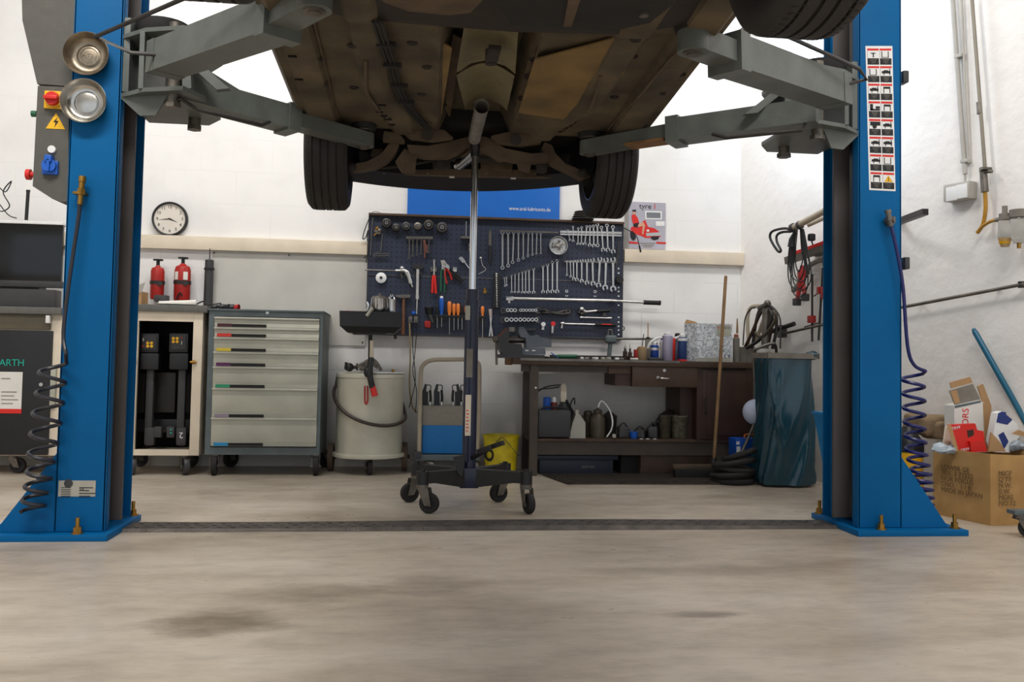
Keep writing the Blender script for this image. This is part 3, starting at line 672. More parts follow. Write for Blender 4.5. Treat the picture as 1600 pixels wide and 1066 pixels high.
plate('rail_end', [(600, 205), (622, 208), (632, 219), (598, 216)], 4.66, .1, M_under)
for c_, lab in (((668, 211), 0), ((806, 218), 1)):
    P = [(c_[0]-38, c_[1]-6), (c_[0]-10, c_[1]-12), (c_[0]+26, c_[1]-8), (c_[0]+40, c_[1]+4), (c_[0]+10, c_[1]+8), (c_[0]-26, c_[1]+4)]
    g = mk('mounting_plate', MB().prism([V(px, py, 4.62) for px, py in P], (0, .06, 0)), M_under2, car)
    q = V(c_[0], c_[1], 4.615); mk('hole_rim', MB().lathe([(.001, 0), (.028, 0), (.03, -.004)], q, (0, 1, .25), 20), M_underd, g)
lump('anti_roll_bar', [(560, 256), (600, 262), (680, 250), (745, 240), (840, 256), (900, 262)], .011, M_underd, y=4.95)
lump('steering_rack', [(648, 240), (735, 246), (858, 250)], .03, M_underd, y=4.98)
mk('radiator_support', MB().prism([V(752, 250, 5.05), V(802, 251, 5.05), V(800, 266, 5.05), V(752, 262, 5.05)], (0, .05, 0)), M_under2, car)
mk('front_crossbar', MB().prism([V(628, 266, 5.1), V(700, 264, 5.1), V(870, 266, 5.1), V(874, 278, 5.1), V(700, 274, 5.1), V(628, 272, 5.1)], (0, .05, 0)), M_under2, car)
for k_, (px, py) in enumerate([(590, 240), (690, 256), (778, 243), (846, 262), (712, 236), (880, 250), (640, 262), (570, 247)]):
    q = V(px, py, 4.86+.02*(k_ % 3)); mk('engine_part', MB().box(q, (.07+.02*(k_ % 3), .06, .05+.015*(k_ % 2)), RZ(k_*.5), .015).jit(.008, 15), M_underd if k_ % 2 else M_under2, car)
# bumper: curved lip
mb = MB(); n = 24; vs = []
for i in range(n+1):
    px = 545+370*i/n; t = (i/n-.5)*2; y = 5.45-.35*t*t
    yb_ = 299-14*t*t+2*t; a = V(px, yb_, y); b_ = V(px, 268-4*t*t, y); up2 = Vector((b_.x, b_.y+.02, b_.z+.3))
    vs += [(a.x, a.y-.25, a.z+.035), (a.x, a.y, a.z), (a.x, a.y+.03, a.z+.04), (up2.x, up2.y+.03, up2.z), (up2.x, up2.y-.25, up2.z)]
mb.raw(vs, [[i*5+j, i*5+(j+1) % 5, i*5+5+(j+1) % 5, i*5+5+j] for i in range(n) for j in range(5)]+[[0, 1, 2, 3, 4], [n*5+4, n*5+3, n*5+2, n*5+1, n*5]])
bm_ = mk('bumper', mb, M_black, car)
for px, py in ((706, 277), (802, 279)): mk('clip', MB().box(V(px, py, 5.08), (.03, .01, .008)), M_paper, bm_)
for px in (600, 668, 760, 836): mk('undertray_bolt', MB().box(V(px, 271, 5.06), (.014, .01, .01), None, .003), M_steeld, bm_)
# exhaust
a = V(753, 166, 4.12); b_ = V(741, 217, 4.62); d_ = (b_-a).normalized()
mb = MB(); mb.tube([a, a+d_*.02, a+d_*.03, b_], [.036, .036, .034, .033], 24, cap=False)
mb.tube([b_-d_*.005, a+d_*.012, a], [.030, .031, .036], 24, cap=False)
mk('exhaust_pipe', mb, mat('exhaust_aluminised', (150, 146, 140), .5, .6, .2, 16), car)
a = V(744, 236, 4.7); b_ = V(716, 258, 4.92)
mk('flexible_joint', MB().tube([a.lerp(b_, t/12) for t in range(13)], [.030+.004*(t % 2) for t in range(13)], 20), M_chr, car)
# wheels
def wheel(x, y, z, s, R_=.32, W=.225):
    t = mk('tyre', MB().lathe([(R_*.68, -W*.42), (R_*.80, -W*.50), (R_*.92, -W*.48), (R_*.985, -W*.40), (R_, -W*.30), (R_, -W*.29), (R_-.008, -W*.285), (R_-.008, -W*.255), (R_, -W*.25), (R_, -W*.11), (R_-.008, -W*.105), (R_-.008, -W*.065), (R_, -W*.06), (R_, W*.06), (R_-.008, W*.065), (R_-.008, W*.105), (R_, W*.11), (R_, W*.25), (R_-.008, W*.255), (R_-.008, W*.285), (R_, W*.29), (R_, W*.30), (R_*.985, W*.40), (R_*.92, W*.48), (R_*.80, W*.50), (R_*.68, W*.42)], (x, y, z), (1, 0, 0), 72, False), M_tyre, car)
    mk('rim', MB().lathe([(R_*.66, -W*.45), (R_*.69, -W*.45), (R_*.69, W*.45), (R_*.64, W*.45), (R_*.6, W*.1), (.10, W*.05), (.10, -W*.05), (R_*.58, -W*.05), (R_*.62, -W*.45)], (x, y, z), (s, 0, 0), 48, False), M_steeld, t)
    mk('brake_disc', MB().lathe([(.06, -.03), (.15, -.03), (.15, -.055), (.06, -.055)], (x, y, z), (s, 0, 0), 32), M_dsteel, t)
    mb = MB()
    for i in range(80):
        a = 2*PI*i/80; c_ = Vector((0, math.cos(a), math.sin(a)))
        for sx in (-1, 1):
            q = Vector((x, y, z))+c_*(R_-.001)+X1*sx*W*.31; ta = Vector((0, -math.sin(a), math.cos(a)))
            dv = (X1*sx*.017+ta*.006); pp = [q-dv-ta*.0015, q+dv-ta*.0015-c_*.002, q+dv+ta*.0015-c_*.002, q-dv+ta*.0015]; pp = [p_+c_*.0008 for p_ in pp]; mb.prism(pp, c_*.0006)
    o = mk('sipe', mb, M_hair, t); o['kind'] = 'stuff'
    return t
yf_ = 4.85
wl_ = V(514, 300, yf_); wr_ = V(948, 300, yf_)
wheel(wl_.x, yf_, V(514, 329, yf_).z+.325, -1); wheel(wr_.x, yf_, V(948, 342, yf_).z+.325, 1)
yr_ = 2.08
wr2 = V(1262, 48, yr_); wheel(wr2.x, yr_, wr2.z+.33, 1, .33); wheel(2*xc(2.05)-wr2.x-.02, yr_, wr2.z+.33, -1, .33)
# body above
def arch(cy, cz, r_, n=10): return [(cy-r_*math.cos(PI*i/n), cz+r_*math.sin(PI*i/n)) for i in range(n+1)]
side = [(1.25, 2.15)]+arch(2.08, 2.08, .40)+arch(4.85, 2.0, .42)+[(5.35, 2.2), (5.5, 2.35), (5.48, 2.62), (5.2, 2.78), (4.3, 2.92), (1.5, 2.98), (1.2, 2.8)]
side = [(y, z+.0) for y, z in side]
mb = MB(); mb.M = Matrix.Translation((xc(3.5), 3.5, 0)) @ Matrix.Rotation(-.028, 4, 'Z') @ Matrix.Translation((0, -3.5, 0))
mb.prism([(-.90, y, max(z, 2.17)) for y, z in side], (1.80, 0, 0)); mk('body', mb, M_cbody, car)
mb = MB(); mb.M = Matrix.Translation((xc(3.5), 3.5, 0)) @ Matrix.Rotation(-.028, 4, 'Z') @ Matrix.Translation((0, -3.5, 0))
mb.box((0, 2.95, 3.18), (1.5, 2.6, .5), None, .2, 3); mk('cabin', mb, M_gloss, car)
# ---------------------------------------------------------------- transmission jack
jc = Vector((.335, 4.70, 0)); jk = thing('transmission_jack', 'tall dark blue transmission jack on four castors under the car', 'jack', jc)
zb, zt = .145, .215
mb = MB()
ends = [(V(660, 760, 4.55), 0), (V(822, 760, 4.56), 0), (V(651, 748, 4.9), 0), (V(789, 747, 4.9), 0)]
hub = MB().bb(jc.x-.05, jc.x+.05, jc.y-.05, jc.y+.05, .11, .215, .004)
mk('hub', hub, M_navy, jk)
for e_, _ in ends:
    e_ = Vector((e_.x, e_.y, .18)); d_ = (e_-Vector((jc.x, jc.y, .18))).normalized(); L_ = (e_-Vector((jc.x, jc.y, .18))).length; s_ = d_.cross(Z1)
    mb = MB(); vs = []
    for t_, zl, zh, w_ in ((.04, .112, .208, .03), (L_*.8, .150, .208, .024), (L_, .150, .208, .024)):
        c_ = Vector((jc.x, jc.y, 0))+d_*t_
        vs += [c_-s_*w_+Z1*zl, c_+s_*w_+Z1*zl, c_+s_*w_+Z1*zh, c_-s_*w_+Z1*zh]
    mb.raw(vs, [[0, 1, 2, 3], [8, 11, 10, 9]]+[[k*4+i, k*4+(i+1) % 4, k*4+4+(i+1) % 4, k*4+4+i] for k in (0, 1) for i in range(4)])
    mb.cyl((e_.x, e_.y, .145), (e_.x, e_.y, .212), .032, n=20).cyl((e_.x, e_.y, .21), (e_.x, e_.y, .222), .014, n=6)
    lg = mk('leg', mb, M_black, jk)
def caster(parent, top, dirv, r_, m=M_rub, w=.03, name='castor', plate_=True):
    top = Vector(top); d_ = Vector(dirv).normalized(); s_ = d_.cross(Z1); off = d_*r_*.75; ax = Vector((top.x, top.y, r_))+off
    mb = MB()
    mb.cyl(top-Z1*.018, top, .032 if plate_ else .02, n=20)
    for k in (-1, 1):
        a = top-Z1*.016+s_*k*(w*.5+.008); mb.prism([a-d_*r_*.35, a+d_*r_*.75, Vector((ax.x, ax.y, ax.z))+s_*k*(w*.5+.008)+d_*.018-Z1*.012, Vector((ax.x, ax.y, ax.z))+s_*k*(w*.5+.008)-d_*.018-Z1*.01], s_*.003)
    mb.box(top-Z1*.02, (.05, .05, .008), None)
    mb.cyl(ax-s_*(w*.5+.016), ax+s_*(w*.5+.016), .006, n=8)
    c_ = mk(name, mb, M_steeld, parent)
    mk('castor_wheel', MB().lathe([(.008, -w*.4), (r_*.55, -w*.38), (r_*.6, -w*.5), (r_*.93, -w*.5), (r_, -w*.3), (r_, w*.3), (r_*.93, w*.5), (r_*.6, w*.5), (r_*.55, w*.38), (.008, w*.4)], ax, s_, 28), m, c_)
    return c_
cdir = [(.9, -.35, 0), (.25, -.9, 0), (-.8, -.3, 0), (-.75, -.3, 0)]
for (e_, _), dv in zip(ends, cdir): caster(jk, (e_.x, e_.y, .145), dv, .052, M_rub, .034)
mb = MB().cyl((jc.x, jc.y, .2), (jc.x, jc.y, 1.10), .037, n=32).cyl((jc.x, jc.y, 1.10), (jc.x, jc.y, 1.165), .034, n=32).cyl((jc.x, jc.y, 1.08), (jc.x, jc.y, 1.105), .040, n=32).cyl((jc.x-.02, jc.y-.03, .25), (jc.x-.02, jc.y-.03, 1.02), .016, n=16)
ot = mk('outer_tube', mb, M_navy, jk)
mk('ram', MB().cyl((jc.x, jc.y, 1.16), (jc.x, jc.y, 1.90), .0185, n=32), M_chr, jk)
mk('saddle_socket', MB().lathe([(.012, 1.885), (.023, 1.885), (.025, 1.90), (.023, 1.925), (.026, 1.93), (.026, 1.955), (.012, 1.955)], (jc.x, jc.y, 0), n=28), M_black, jk)
yj = jc.y-.0385
a, c_ = V(729, 545, yj-.006), V(738, 590, yj-.006); mk('label_plate', MB().bb(a.x, c_.x, yj-.010, yj-.002, c_.z, a.z), M_concr, ot)
a, c_ = V(727.5, 617, yj-.006), V(735, 681, yj-.006); sk = mk('data_sticker', MB().bb(a.x, c_.x, yj-.010, yj-.002, c_.z, a.z), M_beige, ot)
mb = MB()
for i in range(7): mb.bb(a.x+.006, a.x+.016+.004*(i % 2), yj-.0112, yj-.0098, a.z-.08-.018*i, a.z-.086-.018*i)
mk('sticker_print', mb, M_redb, sk)
a, c_ = V(737, 478, yj-.006), V(727, 500, yj-.006); mk('side_sticker', MB().bb(c_.x, c_.x+.025, yj-.010, yj-.002, c_.z, a.z), M_milk, ot)
a, c_ = V(748, 706, 4.6), V(785, 692, 4.38)
mb = loft_box(MB(), V(738, 716, 4.66), V(766, 700, 4.5), .014, .02); loft_box(mb, V(747, 706, 4.6), V(786, 692, 4.5), .03, .022); mb.prism([V(708, 716, 4.62), V(727, 714, 4.62), V(722, 745, 4.62), V(716, 742, 4.62)], (0, .03, 0)).prism([V(706, 715, 4.62), V(727, 711, 4.62), V(727, 716, 4.62)], (0, .03, 0))
mk('pedal', mb, M_black, jk)
# ---------------------------------------------------------------- things along the back wall
def PB(mb, x0, y0, x1, y1, Y, dep, bev=0):    # box whose front face shows between two pixels at depth Y
    a = V(x0, (y0+y1)/2, Y).x; b_ = V(x1, (y0+y1)/2, Y).x; xm = (x0+x1)/2
    return mb.bb(a, b_, Y, Y+dep, V(xm, y1, Y).z, V(xm, y0, Y).z, bev)
def pb(name, x0, y0, x1, y1, Y, dep, m, parent, bev=0): return mk(name, PB(MB(), x0, y0, x1, y1, Y, dep, bev), m, parent)
CF = 5.95
# test station at the far left
t = thing('diagnostic_station', 'black fronted equipment trolley with paper notice and teal lettering, left edge', 'equipment trolley', (V(20, 700, CF).x, CF+.25, 0))
pb('cabinet_body', -140, 488, 93, 712, CF+.02, .46, M_beige, t, .005)
pb('front_door', -135, 515, 78, 711, CF, .03, M_black, t, .004)
dr = pb('drawer', -135, 490, 78, 513, CF, .03, mat('olive_brown', (92, 84, 66), .5), t, .004)
pb('handle', 71, 493, 77, 505, CF-.03, .03, M_white, dr, .003)
pb('side_plate', 78, 575, 86, 636, CF-.01, .03, M_draw, t, .002)
q = V(65, 601, CF); mk('lock', MB().cyl((q.x, CF, q.z), (q.x, CF-.012, q.z), .012), M_steel, t)
pb('top_shelf', -140, 478, 95, 489, CF-.03, .52, M_top, t, .004)
n_ = pb('paper_notice', -30, 581, 34, 646, CF-.004, .004, M_paper, t)
pb('red_band', -30, 639, 33.5, 646, CF-.006, .002, M_redb, n_)
mb = MB()
for i, (y_, w_) in enumerate(((591, 14), (612, 24), (618, 20), (624, 26), (630, 18))): PB(mb, 2, y_, 2+w_, y_+1.2, CF-.006, .002)
mk('notice_print', mb, M_concr, n_)
a = V(-1, 567, CF); text('ARTH', .062, (a.x, CF-.003, a.z), M_teal, t, al='LEFT', xs=.95)
for px in (-100, 20, 80):
    q = V(px, 712, CF+.1); caster(t, (q.x, CF+.1, q.z), (1, -.1, 0), .05, M_rub, .03)
mn = thing('monitor', 'large glossy black screen above the equipment trolley at left edge', 'monitor', (V(20, 470, CF).x, CF+.2, V(20, 478, CF).z))
pb('screen', -140, 347, 97, 438, CF+.10, .03, M_gloss, mn, .004); pb('rear_casing', -120, 355, 80, 430, CF+.13, .07, M_char, mn, .01)
pb('lower_bezel', -140, 437, 97, 447, CF+.09, .05, M_char, mn, .003); pb('top_rim', -140, 343, 98, 347.5, CF+.09, .10, M_white, mn, .002)
pb('foot', -20, 445, 60, 480, CF+.12, .12, M_black, mn)
pr_ = one('printer', PB(MB(), -140, 450, 86, 479, CF-.0, .11, .008), M_char, 'low dark grey printer in front of the large glossy screen', 'printer')
mb = MB(); mb.tube(sm([V(-8, 284, 6.1), V(8, 300, 6.1), V(18, 283, 6.1), V(5, 300, 6.1), V(15, 322, 6.1), V(0, 330, 6.1), V(-8, 310, 6.1), V(12, 335, 6.1), V(26, 341, 6.1)], 6), .004, 6)
one('cable', mb, M_black, 'thin black cable curling on top of the large screen', 'cable')
one('antenna_stick', MB().cyl(V(41, 344, 6.1), V(44, 299, 6.1), .011).cyl(V(44, 300, 6.1), V(44, 297, 6.1), .013), M_black, 'short black stick standing on top of the large screen', 'stick')
# cabinet with measuring heads
t = thing('wheel_alignment_cabinet', 'beige open cabinet holding two black measuring heads behind the left column', 'cabinet', (V(255, 712, CF).x, CF+.25, 0))
x0, x1, xi0, xi1 = V(194, 600, CF).x, V(314, 600, CF).x, V(213, 600, CF).x, V(299, 600, CF).x
zt_, zb_, zi1, zi0 = V(255, 487, CF).z, V(255, 712, CF).z, V(255, 502, CF).z, V(255, 703, CF).z
mb = MB().bb(x0, xi0, CF, CF+.03, zb_, zt_, .003).bb(xi1, x1, CF, CF+.03, zb_, zt_, .003).bb(xi0, xi1, CF, CF+.03, zi1, zt_).bb(xi0, xi1, CF, CF+.03, zb_, zi0)
mb.bb(x1-.012, x1, CF+.03, CF+.48, zb_, zt_).bb(x0, x0+.012, CF+.03, CF+.48, zb_, zt_).bb(x0, x1, CF+.03, CF+.48, zb_, zb_+.012)
mk('cabinet_body', mb, M_beige, t)
mk('interior', MB().bb(x0+.012, x1-.012, CF+.44, CF+.47, zb_+.012, zt_).bb(x0+.012, x0+.02, CF+.03, CF+.44, zb_+.012, zt_).bb(x1-.02, x1-.012, CF+.03, CF+.44, zb_+.012, zt_).bb(x0+.02, x1-.02, CF+.03, CF+.44, zt_-.01, zt_), M_int, t)
pb('worktop', 180, 476, 324, 487, CF-.02, .5, M_top, t, .004)
for px in (208, 302): mk('latch', MB().cyl(V(px-5, 566, CF-.01), V(px+5, 566, CF-.01), .008).cyl(V(px-1, 566, CF-.01), V(px+1, 566, CF-.01), .014), M_brass, t)
q = V(203, 595, CF); mk('lock', MB().cyl((q.x, CF, q.z), (q.x, CF-.01, q.z), .011), M_steel, t)
for px, yy in ((205, .06), (288, .06), (290, .4), (210, .4)):
    q = V(px, 712, CF+yy); caster(t, (q.x, CF+yy, zb_), (.3, -.6, 0) if yy < .1 else (.5, .5, 0), .055, M_char, .035)
pb('back_tray', 212, 655, 299, 676, CF+.25, .06, M_char, t, .008)
for a_, b__ in ((213, 226), (239, 274), (287, 299)): pb('holder_panel', a_, 582, b__, 645, CF+.2, .03, mat('olive_dark', (46, 42, 36), .6), t, .01)
for i, (hx0, lab) in enumerate(((218, 'left black measuring head hanging in the beige cabinet'), (264, 'right black measuring head with digit 2 in the beige cabinet'))):
    h = thing('measuring_head', lab, 'measuring head', V(hx0+15, 690, CF+.1), 'measuring heads in the beige cabinet')
    yy = CF+.07
    pb('head_housing', hx0, 521, hx0+30, 551, yy, .10, M_black, h, .008); pb('head_clamp', hx0, 552, hx0+30, 578, yy-.01, .12, M_black, h, .012)
    c_ = hx0+14+i*4
    pb('arm', c_-6, 577, c_+7, 690, yy+.02, .05, M_char, h, .018); pb('arm_end', c_-8, 668, c_+9, 697, yy, .05, M_char, h, .02)
    pb('sensor_box', (c_+8) if not i else (c_-22), 667, (c_+20) if not i else (c_-10), 684, yy, .05, M_char, h, .006)
    fp_ = pb('control_panel', hx0+4, 524, hx0+26, 546, yy-.004, .006, M_char, h, .002)
    mb = MB(); kx = 13 if not i else 7; ky = 536 if not i else 529
    for dx in (0, 6):
        for dy in (0, 5): q = V(hx0+kx+dx, ky+dy, yy-.006); mb.lathe([(.006, 0), (.010, 0), (.010, -.004), (.006, -.004)], q, (0, 1, 0), 12)
    mk('button_ring', mb, M_yel, fp_)
    q = V(hx0+(5 if not i else 20), 541 if not i else 528, yy-.006); mk('red_lamp', MB().ball(q, .005), M_redb, fp_)
    q = V(hx0+(6 if not i else 20), 531 if not i else 536, yy-.006); mk('toggle', MB().box(q, (.008, .008, .022), None, .002), M_milk, fp_)
    if i:
        q = V(283, 680, yy-.001); text('2', .055, q, M_white, h, right=(-1, 0, 0), upv=(0, 0, -1)); 
        mb = MB(); 
        for py in (672, 677): mb.ball(V(267, py, yy-.001), .006)
        mk('teal_lamp', mb, M_teal, h)
# on top of it
zt2 = V(255, 476, CF).z
t = thing('cardboard_box', 'small open brown cardboard box with raised flap beside left column', 'cardboard box', V(210, 477, CF+.1))
pb('box_body', 196, 455, 221, 477, CF+.06, .15, M_cardb, t); mk('flap', MB().prism([V(206, 455, CF+.06), V(221, 458, CF+.06), V(227, 441, CF+.03), V(213, 447, CF+.03)], (0, .003, 0)), M_paper, t)
mk('flap', MB().prism([V(196, 455, CF+.21), V(218, 455, CF+.21), V(214, 441, CF+.24), V(198, 441, CF+.24)], (0, .003, 0)), M_paper, t)
one('charger_block', PB(MB(), 240, 461, 260, 471, CF+.05, .08, .004), M_char, 'small black block on white papers on the beige cabinet', 'block')
mb = MB(); mb.cyl(V(248, 474, CF+.04), V(306, 472, CF+.1), .014, n=12).box(V(280, 476, CF+.1), (.24, .2, .004), RZ(.1)); one('paper_roll', mb, M_paper, 'roll and sheets of white paper on the beige cabinet', 'papers')
mb = MB(); mb.tube(sm([V(306, 476, CF+.1), V(318, 471, CF+.15), V(325, 477, CF+.1), V(345, 474, CF+.1), V(336, 482, CF+.12), V(316, 478, CF+.2)], 5), .005, 6); one('cable', mb, M_black, 'black cable lying between beige cabinet and drawer cabinet', 'cable')
# extinguishers on the wall
def exting(px, ytop, ybot, r_, lab, lbl):
    q = V(px, ybot, WY-.09); zt = V(px, ytop, WY-.09).z; t = thing('fire_extinguisher', lab, 'fire extinguisher', q, 'red extinguishers on the back wall')
    h = zt-q.z
    mk('cylinder', MB().lathe([(r_*.9, 0), (r_, .01), (r_, h-r_*.9), (r_*.85, h-r_*.4), (r_*.4, h-.01), (r_*.3, h)], q, n=28), M_red, t)
    mk('valve', MB().cyl(q+Z1*h, q+Z1*(h+.03), .012).box(q+Z1*(h+.028), (.012, .03, .02)).lathe([(.004, .03), (.034, .034), (.034, .044), (.004, .046)], q+Z1*h, n=20), M_black, t)
    mk('strap', MB().lathe([(r_+.001, h*.44), (r_+.004, h*.44), (r_+.004, h*.44+.024), (r_+.001, h*.44+.024)], q, n=28).box(q+Vector((r_*.6, -r_*.9, h*.45)), (.03, .012, .024)), M_dsteel, t)
    mk('wall_bracket', MB().box(q+Vector((0, .06, h*.5)), (.04, .055, h*.7)), M_black, t)
    if lbl:
        for s_ in (-.6, .6):
            mb = MB()
            c_ = q+Z1*h*.66; vs = []
            for i in range(6):
                a = -PI/2+s_-.28+.56*i/5; vs += [c_+Vector((math.cos(a), math.sin(a), 0))*(r_+.0015)-Z1*.028, c_+Vector((math.cos(a), math.sin(a), 0))*(r_+.0015)+Z1*.028]
            mb.raw(vs, [[2*i, 2*i+2, 2*i+3, 2*i+1] for i in range(5)]); mk('paper_label', mb, M_paper, t)
        mk('hose', MB().tube(sm([q+Vector((r_*.3, -r_*1.05, .03)), q+Vector((r_*.1, -r_*1.2, .05)), q+Vector((-.01, -r_*1.15, .035)), q+Vector((-.02, -r_*1.1, .005))], 4), .005, 6), M_black, t)
exting(245, 415, 468, .046, 'smaller plain red fire extinguisher strapped to the wall beside left column', 0)
exting(284, 412, 470, .055, 'larger red fire extinguisher with white labels on the wall', 1)
q = V(325, 478, WY-.06); mb = MB(); h = V(325, 406, WY-.06).z-q.z
t = thing('black_tube', 'black cylindrical tube hung upright on the wall above drawer cabinet', 'tube', q)
mk('tube_body', MB().lathe([(.028, 0), (.032, .005), (.030, h*.8), (.030, h-.004), (.024, h)], q, n=20), M_char, t)
mk('clip_ring', MB().lathe([(.031, h*.78), (.036, h*.78), (.036, h*.82), (.031, h*.82)], q, n=20).box(q+Vector((0, .03, h*.8)), (.012, .05, .012)).cyl(q+Z1*h, q+Z1*(h+.08), .003), M_black, t)
# drawer cabinet
t = thing('drawer_cabinet', 'wide grey steel tool cabinet with seven drawers and colour tabs on castors', 'drawer cabinet', (V(412, 712, CF).x, CF+.25, 0))
dx0, dx1 = V(323, 600, CF).x, V(502, 600, CF).x; dz0, dz1 = V(412, 711, CF).z, V(412, 487, CF).z
fx0, fx1 = V(332, 600, CF).x, V(499.5, 600, CF).x-.012
ls = [V(415, y, CF).z for y in (498, 514, 529.5, 552, 575, 608.5, 654.5, 699)]
mb = MB().bb(dx0, fx0-.002, CF, CF+.48, dz0, dz1).bb(fx1+.002, dx1, CF, CF+.48, dz0, dz1).bb(fx0-.002, fx1+.002, CF, CF+.48, ls[0]+.012, dz1).bb(fx0-.002, fx1+.002, CF, CF+.48, dz0, ls[-1]-.002).bb(fx0, fx1, CF+.45, CF+.48, dz0, dz1)
mk('frame', mb, M_dframe, t)
mk('top_sheet', MB().bb(dx0-.008, dx1+.008, CF-.012, CF+.49, dz1, dz1+.012, .003), M_dframe, t)
q = V(418, 489, CF); mk('lock', MB().cyl((q.x, CF+.002, q.z), (q.x, CF-.008, q.z), .011).box((q.x, CF-.009, q.z), (.004, .002, .012)), M_steel, t)
tabs = [(70, 26, 34), (200, 50, 34), (214, 190, 60), (92, 30, 84), (40, 140, 100), (140, 126, 140), (20, 130, 180)]
for i in range(7):
    zt, zb = ls[i], ls[i+1]+.006
    d_ = mk('drawer', MB().bb(fx0, fx1, CF-.001, CF+.40, zb, zt+.004, .002), M_draw, t)
    mk('grip_lip', MB().bb(fx0, fx1, CF-.014, CF+.002, zt-.006, zt+.006, .002), M_lip, d_)
    mk('label_rail', MB().bb(fx0+.005, fx1, CF-.012, CF+.002, zb, zb+.004).prism([(fx0+.005, CF-.012, zb), (fx1, CF-.012, zb), (fx1, CF-.002, zb+.028), (fx0+.005, CF-.002, zb+.028)], (0, .002, 0)), mat('label_rail_grey', (150, 148, 134), .4, .2), d_)  # label rail in a slightly darker grey than the drawer
    mk('label_strip', MB().bb(fx0+.115, fx0+.335, CF-.018, CF-.010, zb+.003, zb+.022), M_int, d_)
    mk('colour_tab', MB().bb(fx0+.022, fx0+.113, CF-.018, CF-.010, zb+.003, zb+.024), mat('tab%d' % i, tabs[i], .5), d_)
for px, yy in ((337, .06), (494, .06), (337, .4), (494, .4)):
    q = V(px, 711, CF+.06); caster(t, (q.x, CF+yy, dz0), (.08, -.9, 0) if yy < .1 else (.4, .6, 0), .062, M_rub, .035)
for i, (px, lab) in enumerate(((347, 'left crumpled dark work glove on the grey drawer cabinet'), (362, 'right dark work glove with red edge on the grey drawer cabinet'))):
    q = V(px, 484, CF+.1); z = dz1+.012; t = thing('work_glove', lab, 'glove', (q.x, CF+.1, z), 'work gloves on the drawer cabinet')
    mb = MB().ball((q.x, CF+.1, z+.018), .03, (1.1, 1, .6), 14)
    for k in range(4): a = 2.4+.35*k+i; mb.tube([(q.x, CF+.1, z+.018), (q.x+.045*math.cos(a), CF+.1-.04*math.sin(a), z+.024), (q.x+.07*math.cos(a), CF+.1-.06*math.sin(a), z+.012)], [.012, .010, .008], 7)
    mk('glove_body', mb.jit(.006, 25), M_char, t)
    mk('cuff', MB().lathe([(.020, .02), (.024, .05)], (q.x, CF+.1, z+.014), (1, -.2, .0), 14, False), M_red if i else M_black, t)
# waste oil drainer
t = thing('waste_oil_drainer', 'cream steel waste oil drum on wheels with black catch tray on a pole', 'oil drainer', (V(578, 712, 6.17).x, 6.17, 0))
dcx, dcy, dr_ = V(578, 640, 6.17).x, 6.17, .228
z0, z1 = V(578, 713, 5.95).z, V(578, 585, 5.95).z
mk('drum', MB().lathe([(dr_+.02, z0-.02), (dr_+.022, z0-.008), (dr_+.02, z0+.004), (dr_, z0+.008), (dr_, z1-.03), (dr_+.004, z1-.026), (dr_+.004, z1-.006), (dr_, z1), (dr_-.03, z1+.008), (.02, z1+.01)], (dcx, dcy, 0), n=56), M_drum, t)
mk('lid_half', MB().prism([(dcx+.02*1, dcy-dr_*.95, z1+.006)]+[(dcx+.01+dr_*1.0*math.cos(a), dcy+dr_*1.0*math.sin(a), z1+.006) for a in [-.5*PI+.15+PI*i/12*.97 for i in range(13)]], (0, 0, .008)), M_white, t)
P = []
for i in range(27):
    a = math.radians(165+i*(225/26)); f = i/26
    zz = V(525, 604, 6.0).z*(1-f)+V(632, 646, 6.0).z*f - .16*math.sin(PI*f)**1.2
    if f > .93: zz += (f-.93)*1.0
    P.append((dcx+(dr_+.020)*math.cos(a), dcy+(dr_+.020)*math.sin(a), zz))
mk('drain_hose', MB().tube([(P[0][0]+.01, P[0][1]+.03, P[0][2]+.08)]+P, .0115, 10), mat('brown_hose', (58, 44, 38), .4), t)
for s_, px, pyc, rr in ((1, 632, 718, .098), (-1, 517, 716, .095)):
    q = V(px, 718, dcy+.05); mk('wheel', MB().lathe([(.01, -.012), (rr*.6, -.012), (rr*.7, -.02), (rr, -.018), (rr, .018), (rr*.7, .02), (rr*.6, .012), (.01, .012)], (q.x, dcy+.05, rr), (1, 0, 0), 32).cyl((q.x-.03, dcy+.05, rr), (q.x+.035, dcy+.05, rr), .015), mat('brown_wheel', (84, 66, 52), .7), t)
mk('axle', MB().cyl((dcx-.26, dcy+.05, .097), (dcx+.26, dcy+.05, .097), .010).bb(dcx-.2, dcx+.2, dcy+.03, dcy+.07, .09, z0-.01), M_dsteel, t)
caster(t, (V(575, 720, 5.98).x, 6.02, z0-.018), (.1, -.4, 0), .05, M_rub, .03)
YP = 5.98
mk('pole', MB().cyl((V(577, 600, 6.1).x, 6.1, z1), (V(577, 600, 6.1).x, 6.1, V(577, 512, 6.1).z), .013).cyl(V(580, 535, 6.08), V(580, 575, 6.08), .004), M_black, t)
zt, zb = V(578, 487, 5.9).z, V(578, 512, 5.9).z
mb = MB(); xa, xb = V(530, 500, 5.87).x, V(628, 500, 5.87).x
o_ = [(xa, 5.87), (xb, 5.87), (xb, 6.27), (xa, 6.27)]
